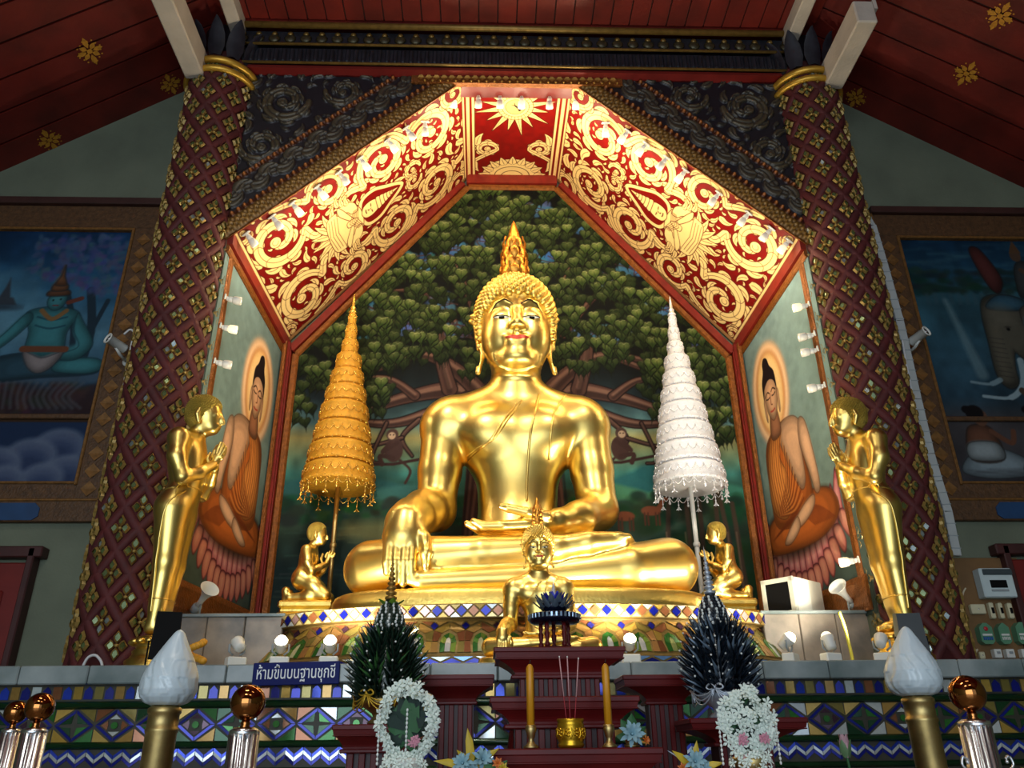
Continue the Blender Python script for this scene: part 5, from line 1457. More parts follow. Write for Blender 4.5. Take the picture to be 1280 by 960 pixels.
# ------------------------------------------------------------------ golden disciples
HAIRGOLD=mat('stippled_gold_hair',(206,180,84),.42,.9,noise=.2,scale=60,bump=.8,bscale=260)
def wai_hands(s, x, z, tip, spread, r):
    """two palms pressed together, fingers up, with thumbs"""
    for q in (-1,1):
        s.cone((x-.01,q*spread,z-.03),(x+.012,q*spread,z+.045),r*2.0,r*2.0,.012,sq=(1,.6,1))
        for i in range(4):
            o=-.032+.02*i; l=(tip-z)*(.86,1.0,.97,.80)[i]
            s.chain([(x+.012+o*.8,q*spread,z+.045),(x+.022+o,q*spread*.9,z+.045+(l-.045)*.5),(x+.03+o*.9,q*spread*.7,z+l)],[r,r*.93,r*.72],.004)
        s.chain([(x-.03,q*spread,z-.01),(x-.045,q*spread*1.1,z+.03),(x-.035,q*spread,z+.07)],[r*1.1,r,r*.75],.006)
def standing():
    s=SDF((-.30,-.30,.17),(.34,.30,1.80),.0055)
    s.ball((-.02,0,1.0),(.105,.15,.14),.03)
    for q in (-1,1): s.ball((-.065,q*.06,.97),(.075,.08,.10),.05)
    s.ball((.01,0,1.14),(.09,.118,.14),.07); s.ball((-.015,0,1.31),(.118,.152,.17),.08)
    s.cone((-.03,-.15,1.40),(-.03,.15,1.40),.066,.066,.06)
    s.cone((-.005,0,1.40),(.035,0,1.54),.06,.05,.05)
    s.ball((.045,0,1.645),(.105,.09,.10),.02); s.ball((.078,0,1.585),(.082,.072,.10),.04); s.ball((.11,0,1.515),(.045,.045,.035),.03)
    s.chain([(.155,0,1.62),(.168,0,1.585),(.178,0,1.562)],[.010,.012,.016],.02)
    s.ball((.150,0,1.538),(.018,.03,.009),.012); s.ball((.146,0,1.523),(.016,.025,.009),.012)
    for q in (-1,1):
        s.chain([(.138,q*.015,1.618),(.135,q*.04,1.622),(.115,q*.062,1.612)],[.008,.008,.006],.012)
        s.ball((.135,q*.036,1.598),(.02,.022,.013),.012)
        s.chain([(.045,q*.092,1.625),(.035,q*.095,1.59),(.05,q*.088,1.535)],[.016,.017,.012],.01)
        s.chain([(-.03,q*.165,1.39),(-.01,q*.192,1.26),(.045,q*.185,1.125)],[.066,.056,.046],.03)
        s.chain([(.045,q*.185,1.125),(.115,q*.10,1.18),(.16,q*.028,1.255)],[.046,.038,.028],.02)
        s.chain([(-.03,q*.07,.95),(-.015,q*.062,.62),(-.03,q*.05,.27)],[.105,.068,.042],.03)
        s.chain([(-.045,q*.052,.235),(.03,q*.055,.228),(.085,q*.058,.218)],[.036,.034,.024],.02)
        for i in range(5): s.cone((.075,q*(.04+.011*i),.214),(.105-.005*i,q*(.04+.012*i),.21),.011,.009,.004)
    s.cone((-.03,0,.92),(-.022,0,.36),.10,.055,.05,sq=(.9,1.1,1))
    wai_hands(s,.165,1.275,1.42,.016,.0115)
    return s.mesh(1)
SV,SF=standing(); SBV=bvh_of(SV,SF)
def ring_on(bvh, c, zf, n=40, start=2.):
    out=[]
    for i in range(n):
        a=2*PI*i/n; d=Vector((cos(a),sin(a),0)); z=zf(a)
        h=bvh.ray_cast(Vector((c[0],c[1],z))+d*.24,-d)
        if h[0]: out.append(h[0])
    return out
mon=thing('standing_disciple_statue','tall golden disciple standing with joined palms, beside the left column','statue',(-2.20,5.0,ZL))
link('body',npmesh('body',SV,SF,GOLD),mon)
s=SDF((-.12,-.14,1.50),(.2,.14,1.80),.005)
s.ball((.04,0,1.66),(.114,.099,.098),.0); s.ball((.02,0,1.61),(.095,.097,.10),.03); s.cone((.125,0,1.45),(.125,0,1.585),.085,.085,.02,True); s.ball((.17,0,1.60),(.07,.09,.075),.02,True)
V,F=s.mesh(1); hb=bvh_of(V,F); mb=MB(); mb.add(V.tolist(),F.tolist(),0,True); cc=Vector((.035,0,1.63))
for i in range(900):
    z=1-2*(i+.5)/900; a=i*PI*(3-5**.5); r=(1-z*z)**.5; d=Vector((r*cos(a),r*sin(a),z)); h=hb.ray_cast(cc+d*.4,-d)
    if h[0] and (h[0]-cc).length>.07 and d.z>-.55: mb.sphere(h[0],.0062,5,4)
mb.build('hair',HAIRGOLD,mon,'stippled dull gold hair')
hem=ring_on(SBV,(-.02,0),lambda a:1.075+.02*cos(a)); MB().tube(hem,.0055,6,closed=True).build('robe_hem',GOLD,mon)
for q in (-1,1):
    P=[]
    for p in catmull([(.05,1.06),(-.03,.94),(-.05,.70),(-.045,.45),(-.04,.32)],8):
        h=SBV.ray_cast(Vector((p[0],q*.5,p[1])),Vector((0,-q,0)))
        if h[0]: P.append(h[0])
    MB().tube(P,.007,6).build('robe_fold',GOLD,mon)
hem=ring_on(SBV,(-.02,0),lambda a:.40); MB().tube(hem,.006,6,closed=True).build('robe_hem',GOLD,mon)
mb=MB(); mb.lathe([(.175,0),(.185,.015),(.17,.03),(.172,.05),(.15,.065),(.135,.09),(.14,.105),(.12,.12),(.125,.14),(.14,.155),(.145,.17),(.13,.183),(.10,.19)],40,0)
for k in range(16):
    a=2*PI*k/16; mb.sphere((.14*cos(a),.14*sin(a),.155),(.03,.03,.018),8,5)
mb.build('lotus_base',GOLDLEAF,mon,'round stepped lotus base'); 
mon2=dup(mon,(2.26,5.0,ZL-.0),(0,0,PI),label='tall golden disciple standing with joined palms, beside the right column')
mon['group']=mon2['group']='standing disciples facing the huge Buddha'
# kneeling
def kneeling():
    s=SDF((-.24,-.2,-.01),(.28,.2,.64),.004)
    s.ball((-.05,0,.185),(.075,.10,.09),.03); s.ball((-.015,0,.28),(.06,.082,.11),.06); s.ball((-.015,0,.345),(.068,.095,.085),.05)
    s.cone((-.02,-.085,.385),(-.02,.085,.385),.04,.04,.04); s.cone((-.01,0,.38),(.02,0,.47),.04,.034,.03)
    s.ball((.03,0,.545),(.068,.06,.068),.015); s.ball((.05,0,.505),(.05,.047,.06),.025); s.ball((.07,0,.462),(.028,.028,.022),.02)
    s.chain([(.098,0,.525),(.108,0,.505),(.112,0,.49)],[.006,.008,.01],.01); s.ball((.094,0,.474),(.012,.02,.008),.008)
    for q in (-1,1):
        s.ball((.088,q*.022,.512),(.012,.014,.008),.006)
        s.chain([(.03,q*.06,.535),(.028,q*.062,.51),(.036,q*.056,.478)],[.01,.011,.008],.006)
        s.chain([(-.02,q*.10,.38),(.0,q*.118,.29),(.035,q*.112,.225)],[.038,.032,.027],.02)
        s.chain([(.035,q*.112,.225),(.085,q*.06,.26),(.12,q*.018,.295)],[.027,.023,.017],.012)
        s.chain([(-.05,q*.055,.175),(.05,q*.07,.125),(.14,q*.072,.05)],[.068,.058,.042],.03)
        s.chain([(.14,q*.072,.045),(.02,q*.066,.04),(-.12,q*.058,.035)],[.04,.042,.03],.03)
        s.chain([(-.12,q*.06,.04),(-.15,q*.058,.085),(-.155,q*.056,.02)],[.026,.028,.02],.015)
    wai_hands(s,.122,.305,.395,.011,.0075)
    return s.mesh(1)
KV,KF=kneeling()
kn=thing('kneeling_disciple_statue','small golden disciple kneeling at the left foot of the gold tiered umbrella','statue',(-1.60,6.14,ZP))
b=link('body',npmesh('body',KV,KF,GOLD),kn); b.location=(0,0,.17)
s=SDF((-.08,-.1,.45),(.14,.1,.65),.004); s.ball((.026,0,.557),(.074,.066,.064),0); s.ball((.012,0,.525),(.06,.064,.06),.02); s.ball((.115,0,.52),(.05,.08,.055),.015,True); s.cone((.1,0,.44),(.1,0,.50),.07,.07,.01,True)
V,F=s.mesh(1); h=link('hair',npmesh('hair',V,F,HAIRGOLD),kn); h.location=(0,0,.17)
mb=MB(); mb.box((.02,0,.02),(.46,.38,.04),bev=.012); mb.box((.02,0,.06),(.42,.34,.045),bev=.015); mb.box((.02,0,.10),(.37,.30,.04),bev=.012); mb.box((.02,0,.145),(.40,.31,.055),bev=.014); mb.build('stepped_base',GOLDLEAF,kn)
kn2=dup(kn,(1.57,6.14,ZP),(0,0,PI),label='small golden disciple kneeling at the foot of the white tiered umbrella')
kn['group']=kn2['group']='kneeling disciples'
# ------------------------------------------------------------------ tiered ceremonial umbrellas
def umbrella(name,label,x,main,trim,inner,pole,fr):
    u=thing(name,label,'ceremonial umbrella',(x,6.6,ZP))
    zb=[3.20,3.385,3.575,3.765,3.96,4.13,4.30,4.47,4.62,4.775]; rb=[.31,.282,.25,.217,.183,.15,.118,.077,.054,.038]
    for i,(z,r) in enumerate(zip(zb,rb)):
        z-=ZP; nz=(zb[i+1]-ZP if i<9 else z+.13); r2=rb[i+1] if i<9 else .02
        t=MB(); h=nz-z
        rt=r*.93
        rt=r*.955; t.lathe([(r*.985,z),(r*1.02,z+.008),(r*1.02,z+.024),(r*.99,z+.030),(rt*1.0,z+h*.74),(rt*1.015,z+h*.78),(rt*1.015,z+h*.85),(rt*.97,z+h*.89),(r2*.93,z+h*1.02)],40,0)
        t.lathe([(r2*.9,z+h*.99),(r*.95,z+.004)],36,2)
        n=max(8,int(2*PI*r/.07))
        for k in range(n):                           # raised swags and sequins
            a=2*PI*k/n; a2=2*PI*(k+.5)/n
            t.tube([((r*1.0)*cos(a+(a2-a)*2*f),(r*1.0)*sin(a+(a2-a)*2*f),z+.045+h*.34-h*.22*sin(PI*f)) for f in (0,.25,.5,.75,1)],.004,4,1)
            t.sphere((r*.985*cos(a),r*.985*sin(a),z+.05+h*.34),(.008,)*3,5,4,1); t.sphere((r*1.02*cos(a2),r*1.02*sin(a2),z+.016),(.006,)*3,5,4,1)
            t.sphere((r*1.01*cos(a),r*1.01*sin(a),z-.002),(.008,.008,.010),5,4,1)
        t.build('canopy_tier',[main,trim,inner],u)
    f=MB(); f.lathe([(.03,4.90-ZP),(.042,4.915-ZP),(.03,4.93-ZP),(.022,4.95-ZP),(.028,4.965-ZP),(.016,4.985-ZP),(.012,5.05-ZP),(.004,5.11-ZP),(0,5.13-ZP)],12); f.build('spire',trim,u)
    p=MB(); p.lathe([(.10,0),(.10,.02),(.06,.04),(.035,.07),(.02,.09)],20); p.lathe([(.02,.05),(.02,3.35-ZP)],12); p.lathe([(.026,.7),(.03,.72),(.026,.74)],12); p.lathe([(.02,3.35-ZP),(.012,4.92-ZP)],10); p.build('pole',pole,u)
    g=MB(); n=22; z=3.20-ZP
    for k in range(n):
        a0=2*PI*k/n; a1=2*PI*(k+1)/n
        g.tube([(.305*cos(a0+(a1-a0)*t),.305*sin(a0+(a1-a0)*t),z-.05*sin(PI*t)) for t in (0,.2,.4,.6,.8,1)],.0035,4)
        d=(.12,.075,.10,.06)[k%4]
        g.tube([(.305*cos(a0),.305*sin(a0),z),(.305*cos(a0),.305*sin(a0),z-d)],.003,4)
        for zz,rr in ((z-d*.35,.009),(z-d*.7,.008),(z-d,.013)): g.sphere((.305*cos(a0),.305*sin(a0),zz),(rr,rr,rr*1.2),6,4)
        if k%2==0:
            for q in range(4): g.lathe([(.0,0),(.008,.014),(.0,.032)],5,0,Matrix.Translation((.305*cos(a0),.305*sin(a0),z-d))@Matrix.Rotation(q*PI/2,4,'Z')@Matrix.Rotation(2.2,4,'X'))
    g.build('pendant_fringe',fr,u)
    r=MB()
    for k in range(8):
        a=2*PI*k/8; r.tube([(.02*cos(a),.02*sin(a),z+.02),(.295*cos(a),.295*sin(a),z+.05)],.005,4)
    r.build('rib_frame',pole,u)
    return u
YELCLOTH=mat('golden_brocade',(222,158,40),.45,.25,noise=.25,scale=30,bump=.5,bscale=120); YELTRIM=mat('gold_sequins',(255,206,96),.22,.8,noise=.2,scale=40)
WHCLOTH=mat('white_brocade',(232,232,236),.5,.05,noise=.12,scale=30,bump=.5,bscale=120); WHTRIM=mat('silver_sequins',(246,246,250),.2,.5,noise=.1,scale=40)
PEACH=mat('peach_lining',(222,176,128),.7,noise=.1); WPOLE=mat('white_enamel',(214,214,208),.35,noise=.08,scale=5)
umbrella('gold_tiered_umbrella','gold ten-tiered ceremonial umbrella with hanging fringe','%f'%0 and -1.53,YELCLOTH,YELTRIM,PEACH,BRASS,YELTRIM)
umbrella('white_tiered_umbrella','white ten-tiered ceremonial umbrella with silver fringe',1.50,WHCLOTH,WHTRIM,mat('pale_pink_lining',(222,200,190),.7,noise=.1),WPOLE,WHTRIM)
# ------------------------------------------------------------------ altar tables and what stands on them
WOOD=mat('maroon_lacquered_wood',(96,20,20),.36,noise=.3,scale=6,spec=.2)
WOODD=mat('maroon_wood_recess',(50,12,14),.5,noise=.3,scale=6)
CANDLE=mat('yellow_wax',(214,146,22),.45,noise=.12,scale=14)
WICK=mat('burnt_wick',(30,22,18),.8)
STICK=mat('incense_stick',(196,150,150),.7); STICKR=mat('incense_stick_foot',(150,40,50),.7)
MILK=mat('milk_glass',(206,222,230),.28,noise=.08,scale=6,spec=.6)
BLACKPL=mat('black_casing',(10,10,11),.7,noise=.2,spec=.15)
WHITEPL=mat('white_plastic',(222,222,214),.4,noise=.06,scale=6)
CREAMPL=mat('cream_plastic',(214,206,170),.45,noise=.08,scale=6)
GREYPL=mat('grey_plastic',(150,158,160),.5,noise=.12)
def table(name,label,x,y0,z,w,d,hc,wb,slats,group=None,hb=.12):
    t=thing(name,label,'altar table',(x,y0+d/2,0),group=group)
    m=MB(); k=d/w
    m.box((0,0,z-.011),(w,d,.022),bev=.004)
    m.frustum((0,0,z-.022-hc*.22),(w*.955,d*.955),(w*.975,d*.975),hc*.22)
    m.box((0,0,z-.022-hc*.26),(w*.975,d*.975,hc*.06),bev=.002)
    steps=6; prev=(w*.92,d*.92)                      # hollow moulding under the top
    zt=z-.022-hc*.28; H=hc*.60
    for i in range(steps):
        f=(i+1)/steps; ww=w*.92-(w*.92-wb*1.06)*sin(f*PI/2); dd=d*.92-(d*.92-wb*1.06*min(k,.95))*sin(f*PI/2)
        m.frustum((0,0,zt-H*f),(ww,dd),prev,H/steps); prev=(ww,dd)
    zb=zt-H
    m.box((0,0,zb-.008),(wb*1.16,prev[1]*1.08,.016),bev=.004)
    m.build('top',WOOD,t)
    b=MB(); db=prev[1]*.94
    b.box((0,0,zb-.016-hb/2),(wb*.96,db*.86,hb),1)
    for i in range(slats):
        xx=-wb/2+wb*(i+.5)/slats
        b.box((xx,-db/2+.008,zb-.016-hb/2),(wb/slats*.55,.02,hb),0,bev=.003); b.box((xx,db/2-.008,zb-.016-hb/2),(wb/slats*.55,.02,hb),0,bev=.003)
    b.box((0,0,zb-.016-hb-.012),(wb*1.16,db*1.1,.024),0,bev=.004)
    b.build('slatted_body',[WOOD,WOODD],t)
    zl=zb-.04-hb
    for sx in (-1,1):
        for sy in (-1,1):
            l=MB(); l.tube(catmull([(sx*wb*.48,sy*db*.42,zl),(sx*wb*.56,sy*db*.48,zl*.75),(sx*wb*.46,sy*db*.42,zl*.3),(sx*wb*.58,sy*db*.5,.012)],5),[.034-.014*i/15 for i in range(16)],8); l.sphere((sx*wb*.58,sy*db*.5,.02),(.03,.03,.02),8,5); l.build('leg',WOOD,t)
    return t
G='set of maroon altar tables'
def span(pxl,pxr,py,Y): a=at(pxl,py,Y); b=at(pxr,py,Y); return (a.x+b.x)/2,b.x-a.x,(a.z+b.z)/2
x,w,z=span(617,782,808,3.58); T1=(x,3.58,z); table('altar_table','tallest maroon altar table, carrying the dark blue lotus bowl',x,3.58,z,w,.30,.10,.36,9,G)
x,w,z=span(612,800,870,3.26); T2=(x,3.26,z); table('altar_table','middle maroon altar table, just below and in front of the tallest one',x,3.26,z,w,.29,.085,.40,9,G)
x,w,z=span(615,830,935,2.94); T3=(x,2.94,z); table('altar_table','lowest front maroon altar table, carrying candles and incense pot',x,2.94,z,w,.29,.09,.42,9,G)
x,w,z=span(522,618,843,3.92); table('altar_table','maroon altar side table left of the tallest one',x,3.92,z,w,.28,.10,.17,4,G,.3)
x,w,z=span(778,890,843,3.92); table('altar_table','maroon altar side table right of the tallest one',x,3.92,z,w,.28,.10,.17,4,G,.3)
x,w,z=span(415,520,905,3.58); TBL=(x,3.58,z); table('altar_table','low maroon altar table under the gold-tipped folded-leaf cone',x,3.58,z,w,.32,.08,.24,5,G)
x,w,z=span(862,1010,897,3.58); TBR=(x,3.58,z); table('altar_table','low maroon altar table under the silver-tipped folded-leaf cone',x,3.58,z,w,.32,.08,.24,5,G)
zl=.985
for sx,nm in ((-.53,'left'),(.74,'right')): table('altar_table','front maroon altar table at the %s, bearing the white flower garland'%nm,sx,2.86,zl,.80 if sx>0 else .62,.34,.08,.3,6,G)

# candles in brass holders
def candle(px,label):
    p=at(px,931,3.04); p.z=T3[2]
    c=thing('candle',label,'candle',p,group='pair of yellow candles')
    h=MB(); h.lathe([(.026,0),(.028,.006),(.014,.016),(.008,.028),(.013,.036),(.016,.05),(.02,.06),(.018,.075),(.014,.076)],20); h.build('holder',BRASS,c,'brass candle holder')
    h=MB(); h.lathe([(.0128,.066),(.0128,.262),(.009,.272),(.004,.278)],18,flute=lambda a,z:1+.08*cos(6*a)); h.build('wax',CANDLE,c)
    h=MB(); h.tube([(0,0,.272),(.001,0,.285),(.003,0,.292)],.002,5); h.build('wick',WICK,c)
candle(664,'yellow wax candle in a brass holder, left of the incense pot'); candle(762,'yellow wax candle in a brass holder, right of the incense pot')
p=at(714,931,3.06); p.z=T3[2]
pot=thing('incense_pot','squat golden incense pot with embossed sides','incense pot',p)
m=MB(); m.lathe([(.036,0),(.044,.004),(.047,.012),(.043,.018),(.047,.028),(.049,.05),(.048,.075),(.045,.083),(.048,.088),(.048,.095),(.043,.095),(.041,.08),(.0,.078)],28)
for k in range(10):
    a=2*PI*k/10
    for j in range(5):
        b=2*PI*j/5; m.sphere((.048*cos(a+.13*cos(b)),.048*sin(a+.13*cos(b)),.05+.011*sin(b)),(.006,.006,.005),6,4)
    m.sphere((.049*cos(a),.049*sin(a),.05),.0045,6,4)
    m.tube(catmull([(.048*cos(a+.2),.048*sin(a+.2),.03),(.051*cos(a+.32),.051*sin(a+.32),.045),(.049*cos(a+.28),.049*sin(a+.28),.065)],4),.003,4)
GOLDPOT=mat('embossed_gold_pot',(214,166,40),.3,.85,noise=.3,scale=30)
m.build('pot',GOLDPOT,pot); m=MB(); m.lathe([(.0,.084),(.042,.08)],16); m.build('ash',GREYPL,pot)
for px,pt,lab in ((699,820,'leftmost incense stick, leaning, in the golden pot'),(709,820,'middle incense stick in the golden pot'),(723,822,'rightmost incense stick, upright, in the golden pot')):
    t=at(px,pt,3.06); b=Vector((p.x+{699:-.012,709:.0,723:.014}[px],p.y,p.z+.07))
    m=MB(); m.tube([(0,0,0),((t-b)*.42)],.0018,5,1); m.tube([(t-b)*.42,(t-b)*.97],.0022,5,0); m.tube([(t-b)*.97,(t-b)],.0024,5,2)
    o=m.build('incense_stick',[STICK,STICKR,mat('incense_ash_%d'%px,(220,216,206),.8)]); o.location=b; tag(o,lab,'incense stick','incense sticks')

# lotus bowl on its round stand, on the tallest table
DKBLUE=mat('dark_blue_enamel',(20,26,48),.15,.4,noise=.3,scale=30); SILVB=mat('silver_petal_edge',(150,170,190),.2,.7,noise=.2,scale=30); ROYAL=mat('royal_blue_petals',(32,40,170),.3,.2,noise=.2,scale=20); CRYST=mat('crystal_tip',(232,226,224),.12,.2)
p=at(694,806,3.74); p.z=T1[2]
st=thing('offering_stand','round dark stand on turned legs, on the tallest altar table','offering stand',p)
m=MB(); m.lathe([(.085,0),(.09,.006),(.085,.012)],32); m.build('base',WOODD,st); LZ=1.28
for k in range(5):
    a=2*PI*k/5+.3; m=MB(); m.lathe([(r0,z0*LZ) for r0,z0 in ((.011,.009),(.013,.02),(.007,.03),(.01,.04),(.012,.055),(.007,.065),(.011,.075),(.008,.092))],10,0,TR(.065*cos(a),.065*sin(a),0)); m.build('leg',WOOD,st)
m=MB(); m.lathe([(.09,.114),(.105,.118),(.115,.126),(.118,.134),(.118,.154),(.113,.158),(.0,.16)],36,0)
for k in range(36):
    a=2*PI*k/36; m.box((0,0,0),(.006,.011,.022),1,Matrix.Translation((.119*cos(a),.119*sin(a),.144))@RZ(a),.002)
m.build('tray',[DKBLUE,SILVB],st)
lb=thing('lotus_bowl','dark blue lotus-petal bowl with bright blue flower and crystal tip, on the round stand','lotus bowl',p+Vector((.0,0,.16)))
m=MB(); m.lathe([(.03,0),(.045,.004),(.06,.02),(.066,.035),(.06,.045)],24)
def petal(m,a,r,z,l,w,tilt,mi):
    o=Vector((cos(a),sin(a),0)); s_=Vector((-sin(a),cos(a),0)); V=[]
    for t,ww in ((0,.5),(.35,1),(.7,.75),(1,.05)):
        c=o*(r+l*t*cos(tilt))+Vector((0,0,z+l*t*sin(tilt)+.012*t*t)); V+=[c-s_*w*ww,c-Vector((0,0,.004))+o*.003,c+s_*w*ww]
    m.add(V,[(i*3+j,i*3+j+1,i*3+j+4,i*3+j+3) for i in range(3) for j in range(2)],mi,True)
for k in range(12): petal(m,2*PI*k/12,.05,.02,.05,.016,.5,1)
for k in range(12): petal(m,2*PI*(k+.5)/12,.045,.035,.055,.016,.75,1)
m.build('bowl',[DKBLUE,SILVB],lb)
m=MB()
for r_,t_,n_ in ((.03,.9,10),(.02,1.15,8),(.01,1.35,6)):
    for k in range(n_): petal(m,2*PI*k/n_+r_*20,r_,.045,.046,.013,t_,0)
m.build('blossom',ROYAL,lb,'bright blue petals')
m=MB(); m.lathe([(.012,.08),(.014,.09),(.008,.1),(.010,.108),(.006,.118),(.007,.124),(.003,.135),(0,.155)],10); m.build('tip',CRYST,lb,'crystal tip')

# folded-leaf offering cones
LEAFD=mat('dark_folded_leaf',(20,44,32),.3,.1,noise=.4,scale=30); BEAD=mat('white_bead',(226,230,226),.3); LEAFB=mat('blue_black_folded_leaf',(22,34,46),.25,.2,noise=.4,scale=30)
BOWGOLD=mat('gold_ribbon',(206,168,52),.35,.5,noise=.2); SILV=mat('silver_ribbon',(190,200,212),.3,.5,noise=.2); BRONZEGOLD=mat('old_gold_bead',(168,128,58),.4,.6,noise=.3,scale=20)
def leafcone(label,p,leaf,spire,ribbon,lean,green):
    leaf2=mat('fresh_leaf' if green else 'silvery_leaf',(58,104,52) if green else (120,140,160),.35,0 if green else .3,noise=.3,scale=30)
    o=thing('folded_leaf_cone',label,'folded-leaf offering',p,(0,lean,0),group='pair of folded-leaf offering cones')
    m=MB(); m.lathe([(.07,0),(.075,.01),(.05,.03),(.055,.045),(.10,.075),(.115,.10),(.105,.105)],24); m.build('bowl',BRASS if green else SILV,o)
    m=MB(); m.lathe([(.10,.09),(.115,.14),(.105,.24),(.08,.33),(.055,.38)],20)
    nf=9
    for k in range(nf):
        a=2*PI*k/nf+.2; out=Vector((cos(a),sin(a),0)); sd=Vector((-sin(a),cos(a),0))
        for j in range(10):
            t=j/9; b=out*(.098+.035*sin(PI*t)-.03*t)+Vector((0,0,.10+.25*t))
            for s_ in (-1.3,-.45,.45,1.3):
                d=(out*(1.0-.45*t)+Vector((0,0,.55+.5*t))+sd*s_*random.uniform(.3,.7)).normalized()
                l=.07+.03*random.random()
                m.lathe([(.006,0),(.007,l*.35),(.0,l)],5,0 if random.random()<.8 else 1,align(b+sd*s_*.014,d),smooth=True)
    m.build('leaf_fans',[leaf,leaf2],o)
    m=MB()
    for k in range(nf):
        a=2*PI*k/nf+.2; out=Vector((cos(a),sin(a),0)); sd=Vector((-sin(a),cos(a),0))
        for j in range(8):
            t=j/7; b=out*(.15+.035*sin(PI*t)-.03*t)+Vector((0,0,.13+.27*t))+sd*random.uniform(-.03,.03); m.sphere(b,.0048,6,4)
        for j in range(6): m.sphere(Vector((cos(a+.35),sin(a+.35),0))*(.125-.008*j)+Vector((0,0,.15+.035*j)),.0055,6,4)
    m.build('bead_strings',BEAD,o,'strings of white beads')['kind']='stuff'
    m=MB(); m.lathe([(.05,.36),(.062,.385),(.066,.42),(.055,.46),(.036,.50),(.022,.525)],20,0)
    for j in range(9):
        z=.39+.0145*j; r=np.interp(z,[.36,.385,.42,.46,.50,.525],[.05,.062,.066,.055,.036,.022]); n_=max(8,int(2*PI*r/.017))
        for k in range(n_):
            a=2*PI*(k+.5*(j%2))/n_; m.sphere((r*cos(a),r*sin(a),z),(.0065,.0065,.008),6,4,1 if (k+j)%1==0 and j%1==0 and (k*7+j*3)%2==0 else 0)
    m.build('beaded_crown',[leaf,BEAD],o)
    m=MB(); prof=[(.022,.515)]
    for j in range(8):
        z=.522+.022*j; r=.027*(1-j/9.5); prof+=[(r*.55,z),(r,z+.004),(r,z+.014),(r*.55,z+.018)]
    prof+=[(.004,.71),(0,.745)]
    m.lathe(prof,16); m.build('spire',spire,o)
    m=MB()
    for k in range(6):
        a=2*PI*k/6; a1=2*PI*(k+1)/6; R_=.135
        for dz in (0,.018,.036): m.tube([(R_*cos(a+(a1-a)*t),R_*sin(a+(a1-a)*t),.115-dz*sin(PI*t)-.025*sin(PI*t)) for t in np.linspace(0,1,9)],.0028,5)
        c=Vector((R_*cos(a),R_*sin(a),.12)); s_=Vector((-sin(a),cos(a),0))
        for q in (-1,1):
            m.tube(catmull([c,c+s_*q*.02+Vector((0,0,.014)),c+s_*q*.036,c+s_*q*.02+Vector((0,0,-.008))],5,True),.0042,5,closed=True); m.tube([c,c+s_*q*.012+Vector((0,0,-.03)),c+s_*q*.02+Vector((0,0,-.055))],.0036,5)
        m.sphere(c,.008,6,4)
    m.build('ribbon_swags',ribbon,o)
    if green:
        m=MB()
        for k in range(5): petal(m,2*PI*k/5,.02,.50,.04,.018,.3,0)
        m.build('collar_leaves',mat('bright_leaf',(110,150,40),.5,noise=.2),o,'light green leaves')
q=at(481,893,3.72); q.z=TBL[2]; leafcone('dark folded-leaf offering cone with gold bead spire and gold bows',q,LEAFD,BRONZEGOLD,BOWGOLD,0,True)
q=at(908,890,3.67); q.z=TBR[2]; leafcone('blue-black folded-leaf offering cone with pale silver spire',q,LEAFB,SILV,SILV,rad(-1.5),False)

